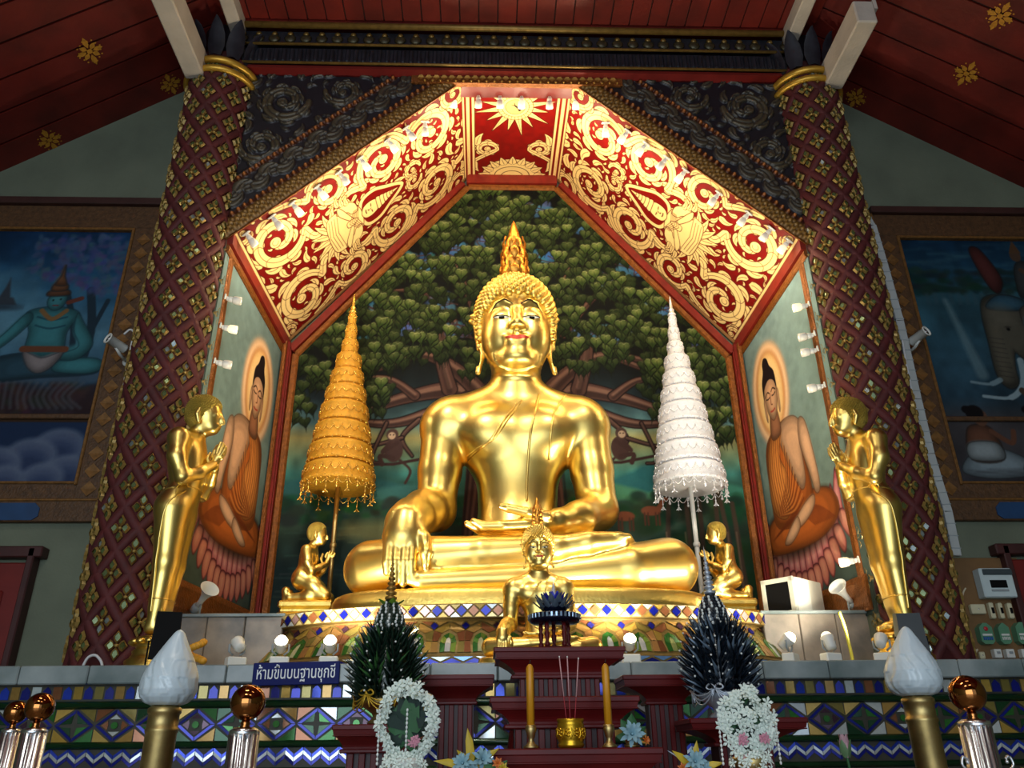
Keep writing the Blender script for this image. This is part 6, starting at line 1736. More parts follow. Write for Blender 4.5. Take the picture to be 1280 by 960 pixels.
# white flower garlands on footed bowls
WHFL=mat('white_blossom',(224,236,226),.6,noise=.06); GRLEAF=mat('deep_green_leaf',(12,44,34),.7,noise=.3,scale=12); MIDG=mat('mid_green_leaf',(34,92,46),.6,noise=.3,scale=14); PINKFL=mat('pink_blossom',(206,140,158),.6,noise=.15)
def blossom(m,p,d,s,mi=0,n=5):
    X=align(p,d)
    m.sphere((0,0,s*.1),(s*.2,s*.2,s*.18),5,4,mi,X)
    for k in range(n):
        a=2*PI*k/n
        m.add([(.1*s*cos(a-.5),.1*s*sin(a-.5),0),(.65*s*cos(a-.42),.65*s*sin(a-.42),.22*s),(s*cos(a),s*sin(a),.1*s),(.65*s*cos(a+.42),.65*s*sin(a+.42),.22*s),(.1*s*cos(a+.5),.1*s*sin(a+.5),0)],[(0,1,2,3,4)],mi,False,None,X)
def garland(label,px,py,Y,rx,rz,full,bowlm):
    c=at(px,py,Y); base=Vector((c.x,c.y,zl)); h=c.z-zl
    o=thing('flower_garland',label,'flower garland',base,group='pair of white flower garlands')
    m=MB(); zb=h-rz-.03
    m.lathe([(.045,0),(.05,.008),(.02,.02),(.018,max(zb-.03,.03)),(.05,max(zb-.01,.05)),(.062,max(zb+.02,.08)),(.055,max(zb+.03,.085)),(.0,max(zb+.03,.085))],24,flute=lambda a,z:1+.04*cos(10*a)); m.build('footed_bowl',bowlm,o)
    m=MB()
    for k in range(80):
        a=2*PI*k*.618; f=.55+.42*random.random(); q=random.uniform(-.028,.0)
        P=[Vector((0,.02+q,h-.02)),Vector((rx*f*cos(a),.02+q+random.uniform(-.015,.02),h+rz*f*sin(a)))]
        d=(P[1]-P[0]).normalized(); s_=Vector((-d.z,0,d.x)); L_=(P[1]-P[0]).length*1.04
        m.add([P[0]-s_*.008,P[0]+d*L_*.6-s_*.02+Vector((0,-.006,0)),P[0]+d*L_,P[0]+d*L_*.6+s_*.02+Vector((0,-.006,0)),P[0]+s_*.008],[(0,1,2,3,4)],0 if k%3 else 1)
    m.build('leaf_backing',[GRLEAF,MIDG],o,'dark green leaf backing')
    m=MB()
    if not full:
        n=84
        for k in range(n):
            a=2*PI*k*.618; r=1+random.uniform(-.14,.14); 
            m_p=Vector((rx*r*cos(a),random.uniform(-.03,.012),h+rz*r*sin(a))); blossom(m,m_p,(cos(a)*.6+random.uniform(-.5,.5),-1,sin(a)*.6+random.uniform(-.5,.5)),.024)
    else:
        for k in range(130):
            r=random.random()**.5*1.08; a=random.uniform(0,2*PI); m_p=Vector((rx*r*cos(a),-.035*(1-r*.6)-random.uniform(0,.02),h+rz*r*sin(a)))
            if r<.55 and random.random()<.35: continue
            blossom(m,m_p,(cos(a)*.5*r+random.uniform(-.4,.4),-1,sin(a)*.5+random.uniform(-.4,.4)),.021)
    for k in range(70):
        a=random.uniform(0,2*PI); r=random.uniform(.02,.075); blossom(m,Vector((r*cos(a),r*sin(a)-.01,h-rz*1.12-random.uniform(-.02,.03))),(cos(a),sin(a)-.6,.4),.0165)
    m.build('blossoms',WHFL,o)
    for xx in ((-rx*1.12,.0) if not full else (-rx*1.12,rx*1.15)):
        m=MB(); m.tube([(xx,-.012,h+rz*.35),(xx,-.012,h+rz*.35-.162)],.0015,4)
        for k in range(13): m.sphere((xx,-.012,h+rz*.35-.0135*k),(.0045,.0045,.006),6,4)
        m.build('bead_string',BEAD,o)
    m=MB()
    for xx,zz in (((.028,-.055),) if not full else ((-.03,-.05),(.045,-.045),(-.02,-.12))):
        for k in range(6): blossom(m,Vector((xx+random.uniform(-.008,.008),-.045,h+zz+random.uniform(-.012,.012))),(random.uniform(-.4,.4),-1,random.uniform(-.4,.4)),.016)
    for k in range(6):
        q=(-1)**k; m.lathe([(.0,-.028),(.008,-.02),(.006,0)],6,0,TR(q*(.07+.008*k),-.02,h-rz*1.15-.02))
    m.build('pink_blossoms',PINKFL,o,'pink accents')
garland('white blossom wreath, open in the middle, on a footed bowl',509,903,2.92,.082,.108,False,WHITEPL)
garland('dense white blossom bouquet garland with pink accents on a gold bowl',932,903,2.92,.085,.105,True,BRASS)

# cut-flower bunches
BLUEW=mat('pale_blue_petal',(134,172,184),.55,noise=.2,scale=30); YLEAF=mat('yellow_star_leaf',(206,176,44),.5,noise=.2,scale=20); ORNG=mat('orange_petal',(206,110,40),.55,noise=.2)
def lily(m,p,d,s,mi,n=14):
    X=align(p,d)
    for k in range(n):
        a=2*PI*k/7+(k//7)*.45; V=[]; lift=.28*(k//7); sh=1-.3*(k//7)
        for t,w,z in ((.08,.08,0),(.4*sh,.17,.16+lift),(.75*sh,.14,.2+lift),(1.0*sh,.015,.08+lift*1.3)):
            for q in (-1,0,1): V.append(((t*cos(a)-q*w*sin(a))*s,(t*sin(a)+q*w*cos(a))*s,(z-(.06 if q==0 else 0))*s))
        m.add(V,[(i*3+j,i*3+j+1,i*3+j+4,i*3+j+3) for i in range(3) for j in range(2)],mi,True,None,X)
    m.sphere((0,0,.1*s),(.1*s,.1*s,.12*s),6,4,mi,X)
def spearleaf(m,p,d,l,w,mi,bend=.2):
    d=Vector(d).normalized(); s_=d.cross(Vector((0,-1,.2))).normalized(); n_=s_.cross(d); V=[]
    for t,ww in ((0,.25),(.3,1),(.65,.8),(1,.02)):
        c=Vector(p)+d*l*t+Vector((0,0,-bend*l*t*t)); V+=[c-s_*w*ww,c+n_*w*.25,c+s_*w*ww]
    m.add(V,[(i*3+j,i*3+j+1,i*3+j+4,i*3+j+3) for i in range(3) for j in range(2)],mi,True)
def bunch(label,px,py,Y,zbase,blooms,leaves,vm,vb=True):
    c=at(px,py,Y); o=thing('flower_bunch',label,'flowers',(c.x,c.y,zbase),group='silk flower bunches'); h=c.z-zbase
    m=MB(); hv=max(h-.03,.03); m.lathe([(.025,0),(.03,.01),(.02,hv*.3),(.024,hv*.7),(.032,hv),(.026,hv),(.0,hv*.8)],14); m.build('vase',vm,o)
    groups={}
    for kind,dx,dy,dz,d,s in blooms: groups.setdefault(kind,[]).append((dx,dy,dz,d,s))
    for kind,L_ in groups.items():
        m=MB()
        for dx,dy,dz,d,s in L_:
            lily(m,(dx,dy,h+dz),d,s,0); m.tube([(0,0,hv*.9),(dx*.5,dy*.5,h+dz*.4-.01),(dx,dy,h+dz)],.0025,5,1)
        m.build('blooms',[kind,GRLEAF],o)
    groups={}
    for kind,d,l,w in leaves: groups.setdefault(kind,[]).append((d,l,w))
    for kind,L_ in groups.items():
        m=MB()
        for d,l,w in L_: spearleaf(m,(0,0,hv),d,l,w,0)
        m.build('leaves',kind,o)
bunch('pale blue silk lily with green leaves beside the right-hand candle',789,918,3.12,T3[2],[(BLUEW,0,-.02,.0,(0,-1,.25),.05),(BLUEW,.012,.02,.02,(.3,-.6,.8),.04),(ORNG,.05,-.01,-.02,(.4,-1,.1),.018)],[(MIDG,(-.4,.1,1),.09,.02),(MIDG,(.1,.2,1),.11,.022),(MIDG,(.6,.1,.6),.08,.018),(MIDG,(-.8,0,.3),.06,.018),(YLEAF,(1,-.2,-.1),.06,.008)],BRASS)
bunch('white and yellow silk flowers with star leaves in front of the left side table',590,950,2.92,zl,[(BLUEW,-.03,-.03,-.01,(-.2,-1,.3),.04),(BLUEW,.035,-.03,.0,(.3,-1,.4),.042),(BLUEW,.0,-.02,-.03,(0,-1,0),.034)],[(YLEAF,(-1,-.2,.45),.14,.014),(YLEAF,(-.1,-.1,1),.16,.015),(YLEAF,(.8,-.2,.8),.13,.014),(YLEAF,(-.5,-.3,.8),.10,.013),(YLEAF,(1,-.2,.2),.09,.012),(MIDG,(.4,.2,.8),.10,.016)],BRASS)
bunch('white and yellow silk flowers with star leaves in front of the right side table',868,952,2.95,zl,[(BLUEW,-.005,-.03,.0,(0,-1,.3),.042),(BLUEW,.02,-.02,-.03,(.2,-1,.1),.04),(ORNG,-.045,-.02,-.02,(-.3,-1,0),.02)],[(YLEAF,(-.7,-.2,.8),.12,.014),(YLEAF,(.1,-.1,1),.12,.013),(YLEAF,(1,-.2,.5),.11,.013),(YLEAF,(-1,-.2,.1),.10,.012),(SILV,(-1,-.1,1),.13,.005)],BRASS)
bunch('small yellow and orange flowers beside the lowest altar table',622,954,2.86,zl,[(ORNG,.0,-.02,.0,(0,-1,.2),.02),(YLEAF,.015,-.02,-.015,(0,-1,0),.022)],[(MIDG,(.5,.0,.8),.06,.014),(MIDG,(-.6,.0,.5),.06,.014)],BRASS)
# lotus bud on a stem
c=at(1057,938,3.0); o=thing('lotus_bud','single closed pink-green lotus bud on a green stem','lotus bud',(c.x,c.y,zl)); h=c.z-zl
m=MB()
for k in range(5): petal(m,2*PI*k/5,.004,h-.02,.062,.017,1.42,0)
for k in range(4): petal(m,2*PI*(k+.5)/4,.009,h-.02,.045,.015,1.3,1)
m.lathe([(.006,h-.022),(.014,h-.008),(.017,h+.008),(.012,h+.028),(.0,h+.048)],12,0)
m.build('bud',[mat('lotus_pink',(190,150,160),.5,noise=.2,scale=30),mat('lotus_green',(96,130,90),.5,noise=.2,scale=30)],o)
m=MB(); m.tube(catmull([(0,0,h-.015),(.003,0,h*.6),(.004,.004,h*.4),(0,0,.02)],6),.005,6); m.build('stem',MIDG,o)
m=MB(); m.lathe([(.025,0),(.03,.005),(.028,.03),(.018,h*.3),(.022,h*.42),(.018,h*.42),(.015,h*.3)],20); m.build('vase',BRASS,o)

# flame-shaped milk-glass torches on brass posts
def torch(px_tip,py_tip,px_b,py_b,label):
    Y=3.67; b=at(px_b,py_b,Y); t=at(px_tip,py_tip,Y); o=thing('torch_lamp',label,'torch lamp',(b.x,Y,0),group='pair of torch lamps'); z=b.z; H=t.z-z
    m=MB(); m.lathe([(.10,0),(.11,.02),(.085,.05),(.066,.08),(.062,.2),(.062,z-.11),(.066,z-.10),(.066,z-.09),(.062,z-.085),(.062,z-.035),(.067,z-.03),(.067,z-.012),(.06,z-.006),(.05,z+.004)],32); m.build('post',BRASS,o)
    # glass: rows of overlapping flame tongues raised on a pear-shaped globe
    n=96; rows=70; V=[]
    P=[(0,.50),(.03,.74),(.10,.93),(.2,1.0),(.32,1.0),(.46,.90),(.60,.72),(.74,.51),(.86,.34),(.94,.22),(.98,.13),(1,.02)]
    for j in range(rows+1):
        f=j/rows; r=np.interp(f,[a for a,_ in P],[b_ for _,b_ in P])*.118
        for i in range(n):
            a=2*PI*i/n
            rel=0
            for (row,nt,f0,ln) in ((0,9,-.12,.62),(1,8,.12,.55),(2,7,.34,.5),(3,5,.56,.46)):
                ph=a*nt/(2*PI)+.5*row+.9*f+.25*math.sin(f*9+a*2); d=abs((ph%1)-.5)*2
                tt=(f-f0)/ln
                if 0<tt<1:
                    ed=1-d-tt**1.6
                    rel=max(rel,(.055*min(1,max(0,ed)*3.0)*(1-.5*tt)+.012*math.cos(d*11+tt*4))*(ed>0))
            rr=r*(.93+rel)
            sh=.012*f*f
            V.append((rr*cos(a)+sh,rr*sin(a),z+H*f))
    F=[(j*n+i,j*n+(i+1)%n,(j+1)*n+(i+1)%n,(j+1)*n+i) for j in range(rows) for i in range(n)]
    m=MB(); m.add(V,F,0,True); m.build('flame_globe',MILK,o,'white flame-shaped glass globe')
torch(218,787,207,882,'white flame-globe torch lamp on a brass post, in front of the left standing disciple')
torch(1131,783,1146,870,'white flame-globe torch lamp on a brass post, in front of the right standing disciple')
# fluted steel barrier posts with brass balls
def post(px,py,r,label,hooks=False):
    zc=.05*1000/r; Y=(zc-.07)/.906; c=at(px,py,Y); o=thing('barrier_post',label,'barrier post',(c.x,c.y,0),group='steel barrier posts'); z=c.z
    m=MB(); m.lathe([(.13,0),(.135,.012),(.11,.025),(.05,.04)],36); m.build('foot',STEEL,o)
    m=MB(); m.lathe([(.041,.03),(.041,z-.085)],72,flute=lambda a,zz:1+.06*(1 if int(a/(2*PI)*72)%4<2 else -.4)); m.lathe([(.041,z-.09),(.043,z-.085),(.043,z-.076),(.03,z-.068)],32); m.build('shaft',STEEL,o,'fluted steel shaft')
    m=MB(); m.lathe([(.018,z-.07),(.012,z-.062),(.014,z-.056),(.011,z-.048)],16); m.sphere((0,0,z),.05,32,20); m.build('ball',BALLBRASS,o,'polished brass ball')
    if hooks:
        for q in (-1,1):
            m=MB(); m.tube(catmull([(q*.04,-.01,z-.21),(q*.058,-.02,z-.20),(q*.072,-.02,z-.185),(q*.066,-.02,z-.165),(q*.053,-.02,z-.172)],5),.004,6); m.sphere((q*.056,-.02,z-.178),.006,6,4); m.build('hook',STEEL,o)
post(20,890,13.5,'fluted steel barrier post with small brass ball, farthest at the left edge'); post(50,884,17,'fluted steel barrier post with brass ball, second from the left edge'); post(310,878,21,'fluted steel barrier post with brass ball, below the blue sign'); post(1209,867,22,'fluted steel barrier post with brass ball and hooks, right of the right torch lamp',True)
# ------------------------------------------------------------------ lamps, wiring and boards
LAMPLIT=mat('lit_bulb',(255,244,220),.4,emit=(255,232,186),estr=14)
LAMPDIM=mat('dim_bulb',(240,236,226),.3,emit=(255,236,200),estr=1.2)
FROST=mat('frosted_cup',(226,222,210),.25,noise=.05)
FROSTLIT=mat('frosted_cup_lit',(240,232,214),.25,emit=(255,226,176),estr=.7)
def lamp_light(name,loc,energy,aim=None,colr=(1,.80,.50),ang=120,r=.03,parent=None):
    ld=bpy.data.lights.new(name,'SPOT' if aim is not None else 'POINT'); ld.energy=energy; ld.color=colr; ld.shadow_soft_size=r
    o=bpy.data.objects.new(name,ld); COL.objects.link(o); o.location=loc
    if aim is not None:
        ld.spot_size=rad(ang); ld.spot_blend=.6
        o.rotation_euler=(Vector(aim)-Vector(loc)).to_track_quat('-Z','Y').to_euler()
    return o
def spot_proto(lit):
    me={}
    m=MB(); m.box((0,0,-.005),(.075,.05,.012),bev=.004); m.box((0,0,.012),(.03,.03,.03),bev=.005); m.lathe([(.02,.02),(.023,.03),(.023,.05),(.02,.055)],16); me['mount']=m.mesh('mount',WHITEPL)
    m=MB(); m.lathe([(.022,.05),(.031,.062),(.034,.085),(.034,.118),(.031,.118),(.031,.085),(.026,.064),(.0,.06)],18); me['cup']=m.mesh('cup',FROSTLIT if lit else FROST)
    m=MB(); m.sphere((0,0,.098),(.024,.024,.022),12,8); me['bulb']=m.mesh('bulb',LAMPLIT if lit else LAMPDIM)
    return me
PLIT,PDIM=spot_proto(True),spot_proto(False)
def spot(p,z,lit,label,group):
    o=thing('spot_lamp',label,'spot lamp',p,group=group); o.rotation_euler=align((0,0,0),z).to_euler()
    for k,me in (PLIT if lit else PDIM).items(): link(k,me,o)
    return o
GN='small spot lamps along the mouth of the niche'
NICHE=[]
ords=['first','second','third','fourth','fifth','sixth','seventh','eighth']
# along the sloping edges, low to high, and across the top
L_sl=[(297,287),(326,262),(352,243),(380,222),(402,202),(425,178),(457,155),(475,136)]
R_sl=[(995,295),(975,277),(950,257),(915,228),(879,198),(857,178),(836,160),(818,140)]
def edge_point(sd,px,py):
    # on the sloping edge just inside the mouth
    a,b=Vector(mir(AF,sd)),Vector(mir(TF,sd))
    best=min((((at(px,py,5.58)-(a.lerp(b,t)+Vector((0,.1,0)))).length,t) for t in [i/100 for i in range(101)]))
    return a.lerp(b,best[1])+Vector((0,.09,0))
for sd,LL,nm in ((-1,L_sl,'left'),(1,R_sl,'right')):
    n=Vector((-sd*.68,0,-.73))
    for i,(px,py) in enumerate(LL):
        p=edge_point(sd,px,py)+n*.03; z=(n+Vector((0,.55,0))).normalized()
        lit=i in ((2,3,5,6) if sd<0 else (0,4,6,7))
        spot(p,z,lit,'small spot lamp, %s from the bottom of the niche\'s %s slope'%(ords[i],nm),GN)
        NICHE.append((p+z*.16,lit))
tops=[(533,117),(567,119),(598,120),(625,120),(652,120),(687,121),(720,124),(755,126)]
for i,(px,py) in enumerate(tops):
    if i in (0,7):
        q=at(px,py,5.60); sd=-1 if i==0 else 1; p=Vector((q.x,5.60,TF[2]-.03-max(0,abs(q.x)-.46)*.92))
    else: q=at(px,py,5.60); p=Vector((q.x,5.60,TF[2]-.03))
    z=Vector((0,.5,-1)).normalized(); lit=i in (1,4,6,7)
    spot(p,z,lit,'small spot lamp, %s from the left along the niche top'%ords[i],GN)
    NICHE.append((p+z*.16,lit))
GS='small spot lamps down the sides of the niche'
for sd,LL,nm in ((-1,[(272,372,0),(270,408,1),(262,452,0)],'left'),(1,[(1016,381,1),(1028,418,0),(1031,437,0),(1042,482,0),(1070,700,1)],'right')):
    for i,(px,py,lit) in enumerate(LL):
        q=at(px,py,5.52); p=Vector((sd*2.335,5.53,q.z)); z=Vector((-sd*1,.25,-.1)).normalized()
        spot(p,z,bool(lit),'small spot lamp, %s from the top down the niche\'s %s side'%(ords[i],nm),GS)
        if lit: NICHE.append((p+z*.16,'side'))
# flood lamps standing along the marble ledge
def flood(px,py,label,lit,yaw,tilt):
    c=at(px,py,4.78); o=thing('flood_lamp',label,'flood lamp',(c.x,4.78,ZL),(0,0,yaw),group='white flood lamps along the marble ledge')
    m=MB(); m.box((0,0,.025),(.105,.07,.05),bev=.006); m.build('base_box',WHITEPL,o)
    m=MB(); 
    for q in (-1,1): m.tube([(q*.02,0,.06),(q*.045,0,.08),(q*.045,0,.12)],.006,6)
    m.build('yoke',GREYPL,o)
    X=TR(0,0,.125)@Matrix.Rotation(tilt,4,'X')
    m=MB(); m.lathe([(.022,-.06),(.03,-.05),(.033,-.01),(.038,.005),(.038,.018),(.035,.018),(.03,.0),(.0,-.005)],24,0,X); m.build('head',WHITEPL,o)
    m=MB(); m.sphere((0,0,.018),(.032,.032,.03),16,10,0,X); m.build('bulb',LAMPLIT if lit else LAMPDIM,o)
    return Vector((c.x,4.78,ZL+.125))
FL=[]
for i,(px,lit,yaw,tilt) in enumerate(((298,0,.6,-1.0),(352,1,.2,.9),(413,1,.1,.9),(787,1,0,.9),(985,1,.9,.9),(1035,0,.3,-.35),(1101,1,-.6,-.9))):
    lab=('flood lamp on the ledge nearest the left standing disciple','bright flood lamp on the ledge above the left half of the blue sign','bright flood lamp on the ledge above the right half of the blue sign','bright flood lamp on the ledge just right of the tallest altar table top','bright flood lamp on the ledge right of the silver-tipped leaf cone','unlit flood lamp on the ledge, head turned upwards, below the white cabinet','flood lamp at the foot of the right standing disciple')[i]
    FL.append((flood(px,800,lab,lit,yaw,tilt),lit))
# blue sign with Thai words
c=at(371,842,YL); w=(at(425,842,YL)-at(317,842,YL)).x
sg=thing('notice_sign','blue sign with white Thai lettering on the marble ledge front','sign',(c.x,YL-.012,c.z),(0,rad(-1.),0))
m=MB(); m.box((0,0,0),(w,.012,.118),bev=.003); m.build('board',mat('sign_blue',(14,26,96),.5,noise=.08,spec=.15),sg)
tc=bpy.data.curves.new('lettering','FONT'); tc.body='\u0e2b\u0e49\u0e32\u0e21\u0e02\u0e36\u0e49\u0e19\u0e1a\u0e19\u0e10\u0e32\u0e19\u0e0a\u0e38\u0e01\u0e0a\u0e35'; tc.size=.1; tc.align_x='CENTER'; tc.align_y='CENTER'; tc.extrude=.001; tc.offset=.0004
to=bpy.data.objects.new('tmp_text',tc); COL.objects.link(to); bpy.context.view_layer.update()
me=bpy.data.meshes.new_from_object(to.evaluated_get(bpy.context.evaluated_depsgraph_get())); bpy.data.objects.remove(to)
me.materials.clear(); me.materials.append(mat('sign_white',(232,236,240),.4,noise=.03))
xs=[v.co.x for v in me.vertices]; ys=[v.co.y for v in me.vertices]; sx=w*.90/(max(xs)-min(xs)); mx=(max(xs)+min(xs))/2; my=(max(ys)+min(ys))/2; sy=.098/(max(ys)-min(ys))
for v in me.vertices: v.co=((v.co.x-mx)*sx,-.0075-v.co.z*.8,(v.co.y-my)*sy)
link('lettering',me,sg)
# horn loudspeakers on the low stone walls
def horn(px,py,label,yaw,tilt):
    c=at(px,py,5.62); o=thing('horn_loudspeaker',label,'loudspeaker',(c.x-(.06 if c.x>0 else -.10),5.65,ZP+.01),(0,0,yaw),group='white horn loudspeakers',scale=.85)
    X=TR(0,0,.12)@Matrix.Rotation(tilt,4,'X')
    m=MB(); m.lathe([(.025,-.06),(.022,.0),(.03,.05),(.05,.10),(.075,.135),(.079,.14),(.074,.14),(.048,.105),(.026,.05),(.0,.02)],28,0,X); m.build('horn',WHITEPL,o)
    m=MB(); m.lathe([(.018,-.13),(.036,-.125),(.038,-.065),(.026,-.055)],20,0,X); m.build('driver',GREYPL,o)
    m=MB(); m.box((0,0,.004),(.08,.07,.008),bev=.002); m.tube([(0,0,.005),(0,0,.09)],.008,6); m.build('bracket',GREYPL,o)
horn(233,740,'white horn loudspeaker on the stone wall behind the left standing disciple',rad(45),rad(55)); horn(1070,738,'white horn loudspeaker on the stone wall behind the right standing disciple',rad(-55),rad(55))
# white box cabinet
c=at(1000,764,5.75); o=thing('speaker_cabinet','boxy off-white speaker cabinet with dark front on the right stone wall','speaker cabinet',(2.0,5.95,ZP+.01),(0,0,rad(-50)))
m=MB(); W,D,H=.26,.40,.27; t=.016
m.box((0,-D/2,H/2),(W,t,H),0,bev=.004)
m.box((W/2-t/2,0,H/2),(t,D,H),0); m.box((-W/2+t/2,0,H/2),(t,D,H),0); m.box((0,0,H-t/2),(W,D,t),0); m.box((0,0,t/2),(W,D,t),0); m.box((0,D/2-t,H/2),(W,t,H),0)
m=MB(); m.box((0,.01,H/2),(W,D-.02,H),bev=.006); m.box((0,-D/2+.006,H/2+.117),(W,.03,.035),bev=.004); m.box((0,-D/2+.006,.018),(W,.03,.035),bev=.004); m.box((-W/2+.02,-D/2+.006,H/2),(.04,.03,H),bev=.004); m.box((W/2-.02,-D/2+.006,H/2),(.04,.03,H),bev=.004)
m.build('casing',mat('yellowed_white_casing',(206,202,184),.5,noise=.1,scale=4),o)
m=MB(); m.box((0,-D/2-.002,H/2),(W-.07,.01,H-.07)); m.build('grille',BLACKPL,o,'dark front grille')
m=MB(); m.box((W/2+.003,-.09,H/2+.01),(.004,.19,.23),bev=.001); m.build('side_plate',mat('paper_white',(226,224,210),.6,noise=.05),o,'paler plate on the side')
# black flood cases at the disciples' feet
def bcase(px,py,label,m_,yaw,h):
    c=at(px,py,4.74); o=thing('lamp_case',label,'lamp case',(c.x,4.742,ZL),(0,0,yaw))
    m=MB(); m.add([(-.075,-.05,.03),(.075,-.05,.03),(.075,.07,.05),(-.075,.07,.05),(-.065,-.04,h),(.065,-.04,h),(.065,.03,h+.01),(-.065,.03,h+.01)],[(3,2,1,0),(4,5,6,7),(0,1,5,4),(1,2,6,5),(2,3,7,6),(3,0,4,7)]); m.build('casing',m_,o)
    m=MB(); m.box((0,0,.008),(.10,.09,.016),bev=.003)
    for q in (-1,1): m.box((q*.085,0,.07),(.008,.03,.13),bev=.002)
    m.build('bracket',BLACKPL,o)
    return o
bcase(207,800,'black flood lamp case at the foot of the left standing disciple',BLACKPL,rad(18),.29); bcase(1137,790,'dark grey lamp case at the foot of the right standing disciple',mat('dark_grey_casing',(58,64,66),.5,noise=.15),rad(-10),.26)
c=at(243,822,4.74); o=MB()
for k in range(15):
    a=.5+k*.42; o.sphere((.05*cos(a)*(1-.02*k),.03*sin(a),.03+.007*k),(.024,.024,.02),8,6)
tag(o.build('marigold_garland',mat('marigold_yellow',(226,160,40),.6,noise=.25,scale=50)),'yellow marigold garland heaped beside the black lamp case','garland').location=(c.x,4.742,ZL)
# cameras
def cctv(px,py,label,sd,yaw):
    c=at(px,py,5.66); o=thing('security_camera',label,'security camera',c,group='white security cameras')
    m=MB(); X=RZ(yaw)@Matrix.Rotation(rad(78),4,'X')
    m.lathe([(.034,-.08),(.038,-.07),(.038,.07),(.046,.075),(.046,.085),(.038,.085),(.034,.075),(.0,.07)],24,0,X); m.build('housing',WHITEPL,o)
    m=MB(); m.lathe([(.0,.072),(.03,.076)],20,0,X); m.sphere((0,0,.072),(.013,.013,.01),10,6,1,X); m.build('lens',[BLACKPL,STEEL],o,'dark lens')
    m=MB(); m.tube([(0,.0,-.03),(sd*-.01,.06,-.06),(sd*-.02,.17,-.07)],.012,8); m.lathe([(.035,0),(.035,.015)],16,0,align((sd*-.02,.175,-.07),(0,1,0))); m.build('arm',WHITEPL,o)
cctv(146,430,'white security camera beside the left column',-1,rad(-35)); cctv(1148,421,'white security camera beside the right column',1,rad(28))
# cables and conduit
def cable(pts,Y,r,m,label,name='cable',cat='cable'):
    P=[at(x,y,Y) for x,y in pts]; o=MB().tube(catmull(P,6),r,8).build(name,m); tag(o,label,cat); return o
WCAB=mat('white_cable',(206,206,206),.5,noise=.05)
cable([(155,418),(163,412),(168,418),(164,432),(155,480),(140,580),(122,670),(104,740),(92,795),(90,832)],5.60,.008,WCAB,'thin white cable running down the left column from the camera')
cable([(104,832),(110,822),(119,819),(126,826),(128,834)],4.95,.008,WCAB,'short loop of white cable on the left end of the ledge')
P=[at(x,y,5.60) for x,y in ((1040,118),(1055,172),(1067,225),(1079,264),(1090,283),(1104,330),(1124,402),(1146,500),(1162,568),(1172,602),(1184,640),(1195,694))]
m=MB()
for i in range(len(P)-1):
    a,b=P[i],P[i+1]; d=(b-a); X=align((a+b)/2,d,(1,0,0)); m.box((0,0,0),(.052 if i<4 else .065,.04,d.length+.012),0,X,.004)
    for k in range(1,int(d.length/.09)+1): m.box((0,-.0,-d.length/2+.09*k),(.07 if i>=4 else .056,.046,.006),1,X)
tag(m.build('cable_trunking',[mat('grey_white_trunking',(176,180,178),.5,noise=.1),GREYPL]),'long grey-white cable trunking down the right column','cable trunking')
cable([(1128,425),(1132,450),(1140,490),(1150,540),(1158,580),(1170,620),(1176,660),(1186,700)],5.54,.009,WCAB,'white cable hanging beside the trunking below the right camera')
cable([(1207,735),(1203,748),(1206,790),(1216,812),(1222,812),(1211,822),(1200,806),(1188,832)],5.72,.006,mat('cream_cable',(200,190,160),.5),'cream cable looping down the edge of the brown meter board')
cable([(1203,768),(1199,790),(1193,815),(1190,832)],5.6,.008,WCAB,'short white cable at the foot of the right column')
cable([(1049,765),(1056,785),(1063,812),(1066,826)],5.05,.010,mat('yellow_ribbon',(206,196,60),.5,noise=.1),'yellow ribbon hanging in front of the right stone wall','ribbon','ribbon')
# meter board
YB_=5.86
def bpt(px,py): return at(px,py,YB_)
A=bpt(1190,697); B=bpt(1287,694); Cc=bpt(1212,832)
x0,x1=A.x,bpt(1268,695).x+.02; z1,z0=A.z,ZL+.0
bd=MB(); bd.box((0,0,0),(x1-x0,.024,z1-z0),bev=.004)
o=bd.build('meter_board',mat('brown_plywood',(126,92,52),.6,noise=.3,scale=5)); o.location=((x0+x1)/2,YB_+.02,(z0+z1)/2); tag(o,'brown plywood board under the meters and switches at the right edge','board')
def onboard(name,label,cat,pxa,pya,pxb,pyb,d,mats,build,group=None):
    a,b=bpt(pxa,pya),bpt(pxb,pyb); w=abs(b.x-a.x); h=abs(a.z-b.z)
    o=thing(name,label,cat,((a.x+b.x)/2,YB_+.008,(a.z+b.z)/2),group=group); build(o,w,h,d); return o
def b_unit(o,w,h,d):
    m=MB(); m.box((0,-d/2,0),(w,d,h),bev=.008); m.build('casing',mat('pale_unit_white',(196,210,210),.4,noise=.06),o)
    m=MB(); m.box((.01,-d-.004,h*.36),(w*.9,.012,h*.2),bev=.004); m.build('flap',mat('dark_unit_flap',(62,72,76),.4,noise=.1),o,'dark grey top flap')
    m=MB(); m.box((.0,-d-.002,-.01),(w*.5,.008,h*.26),bev=.002); m.build('window',BLACKPL,o,'dark window')
    m=MB(); m.box((.0,-d-.002,-.01-h*.22),(w*.52,.008,h*.07),bev=.002); m.build('breaker_strip',GREYPL,o)
onboard('consumer_unit','pale consumer unit with dark window at the top of the meter board','consumer unit',1215,713,1265,749,.09,None,b_unit)
def b_plain(o,w,h,d):
    m=MB(); m.box((0,-d/2,0),(w,d,h),bev=.006); m.build('cover',CREAMPL,o); m=MB(); m.lathe([(.005,0),(.004,.002)],8,0,align((0,-d,0),(0,-1,0))); m.build('screw',STEEL,o)
onboard('junction_socket','cream junction socket box left of the three cut-out switches','socket box',1210,756,1231,768,.04,None,b_plain)
def b_sw(o,w,h,d):
    m=MB(); m.box((0,-d/2,0),(w,d,h),bev=.007); m.build('casing',CREAMPL,o); m=MB(); m.box((0,-d-.002,0),(w*.5,.01,h*.36),bev=.002); m.build('toggle',BLACKPL,o,'black toggle')
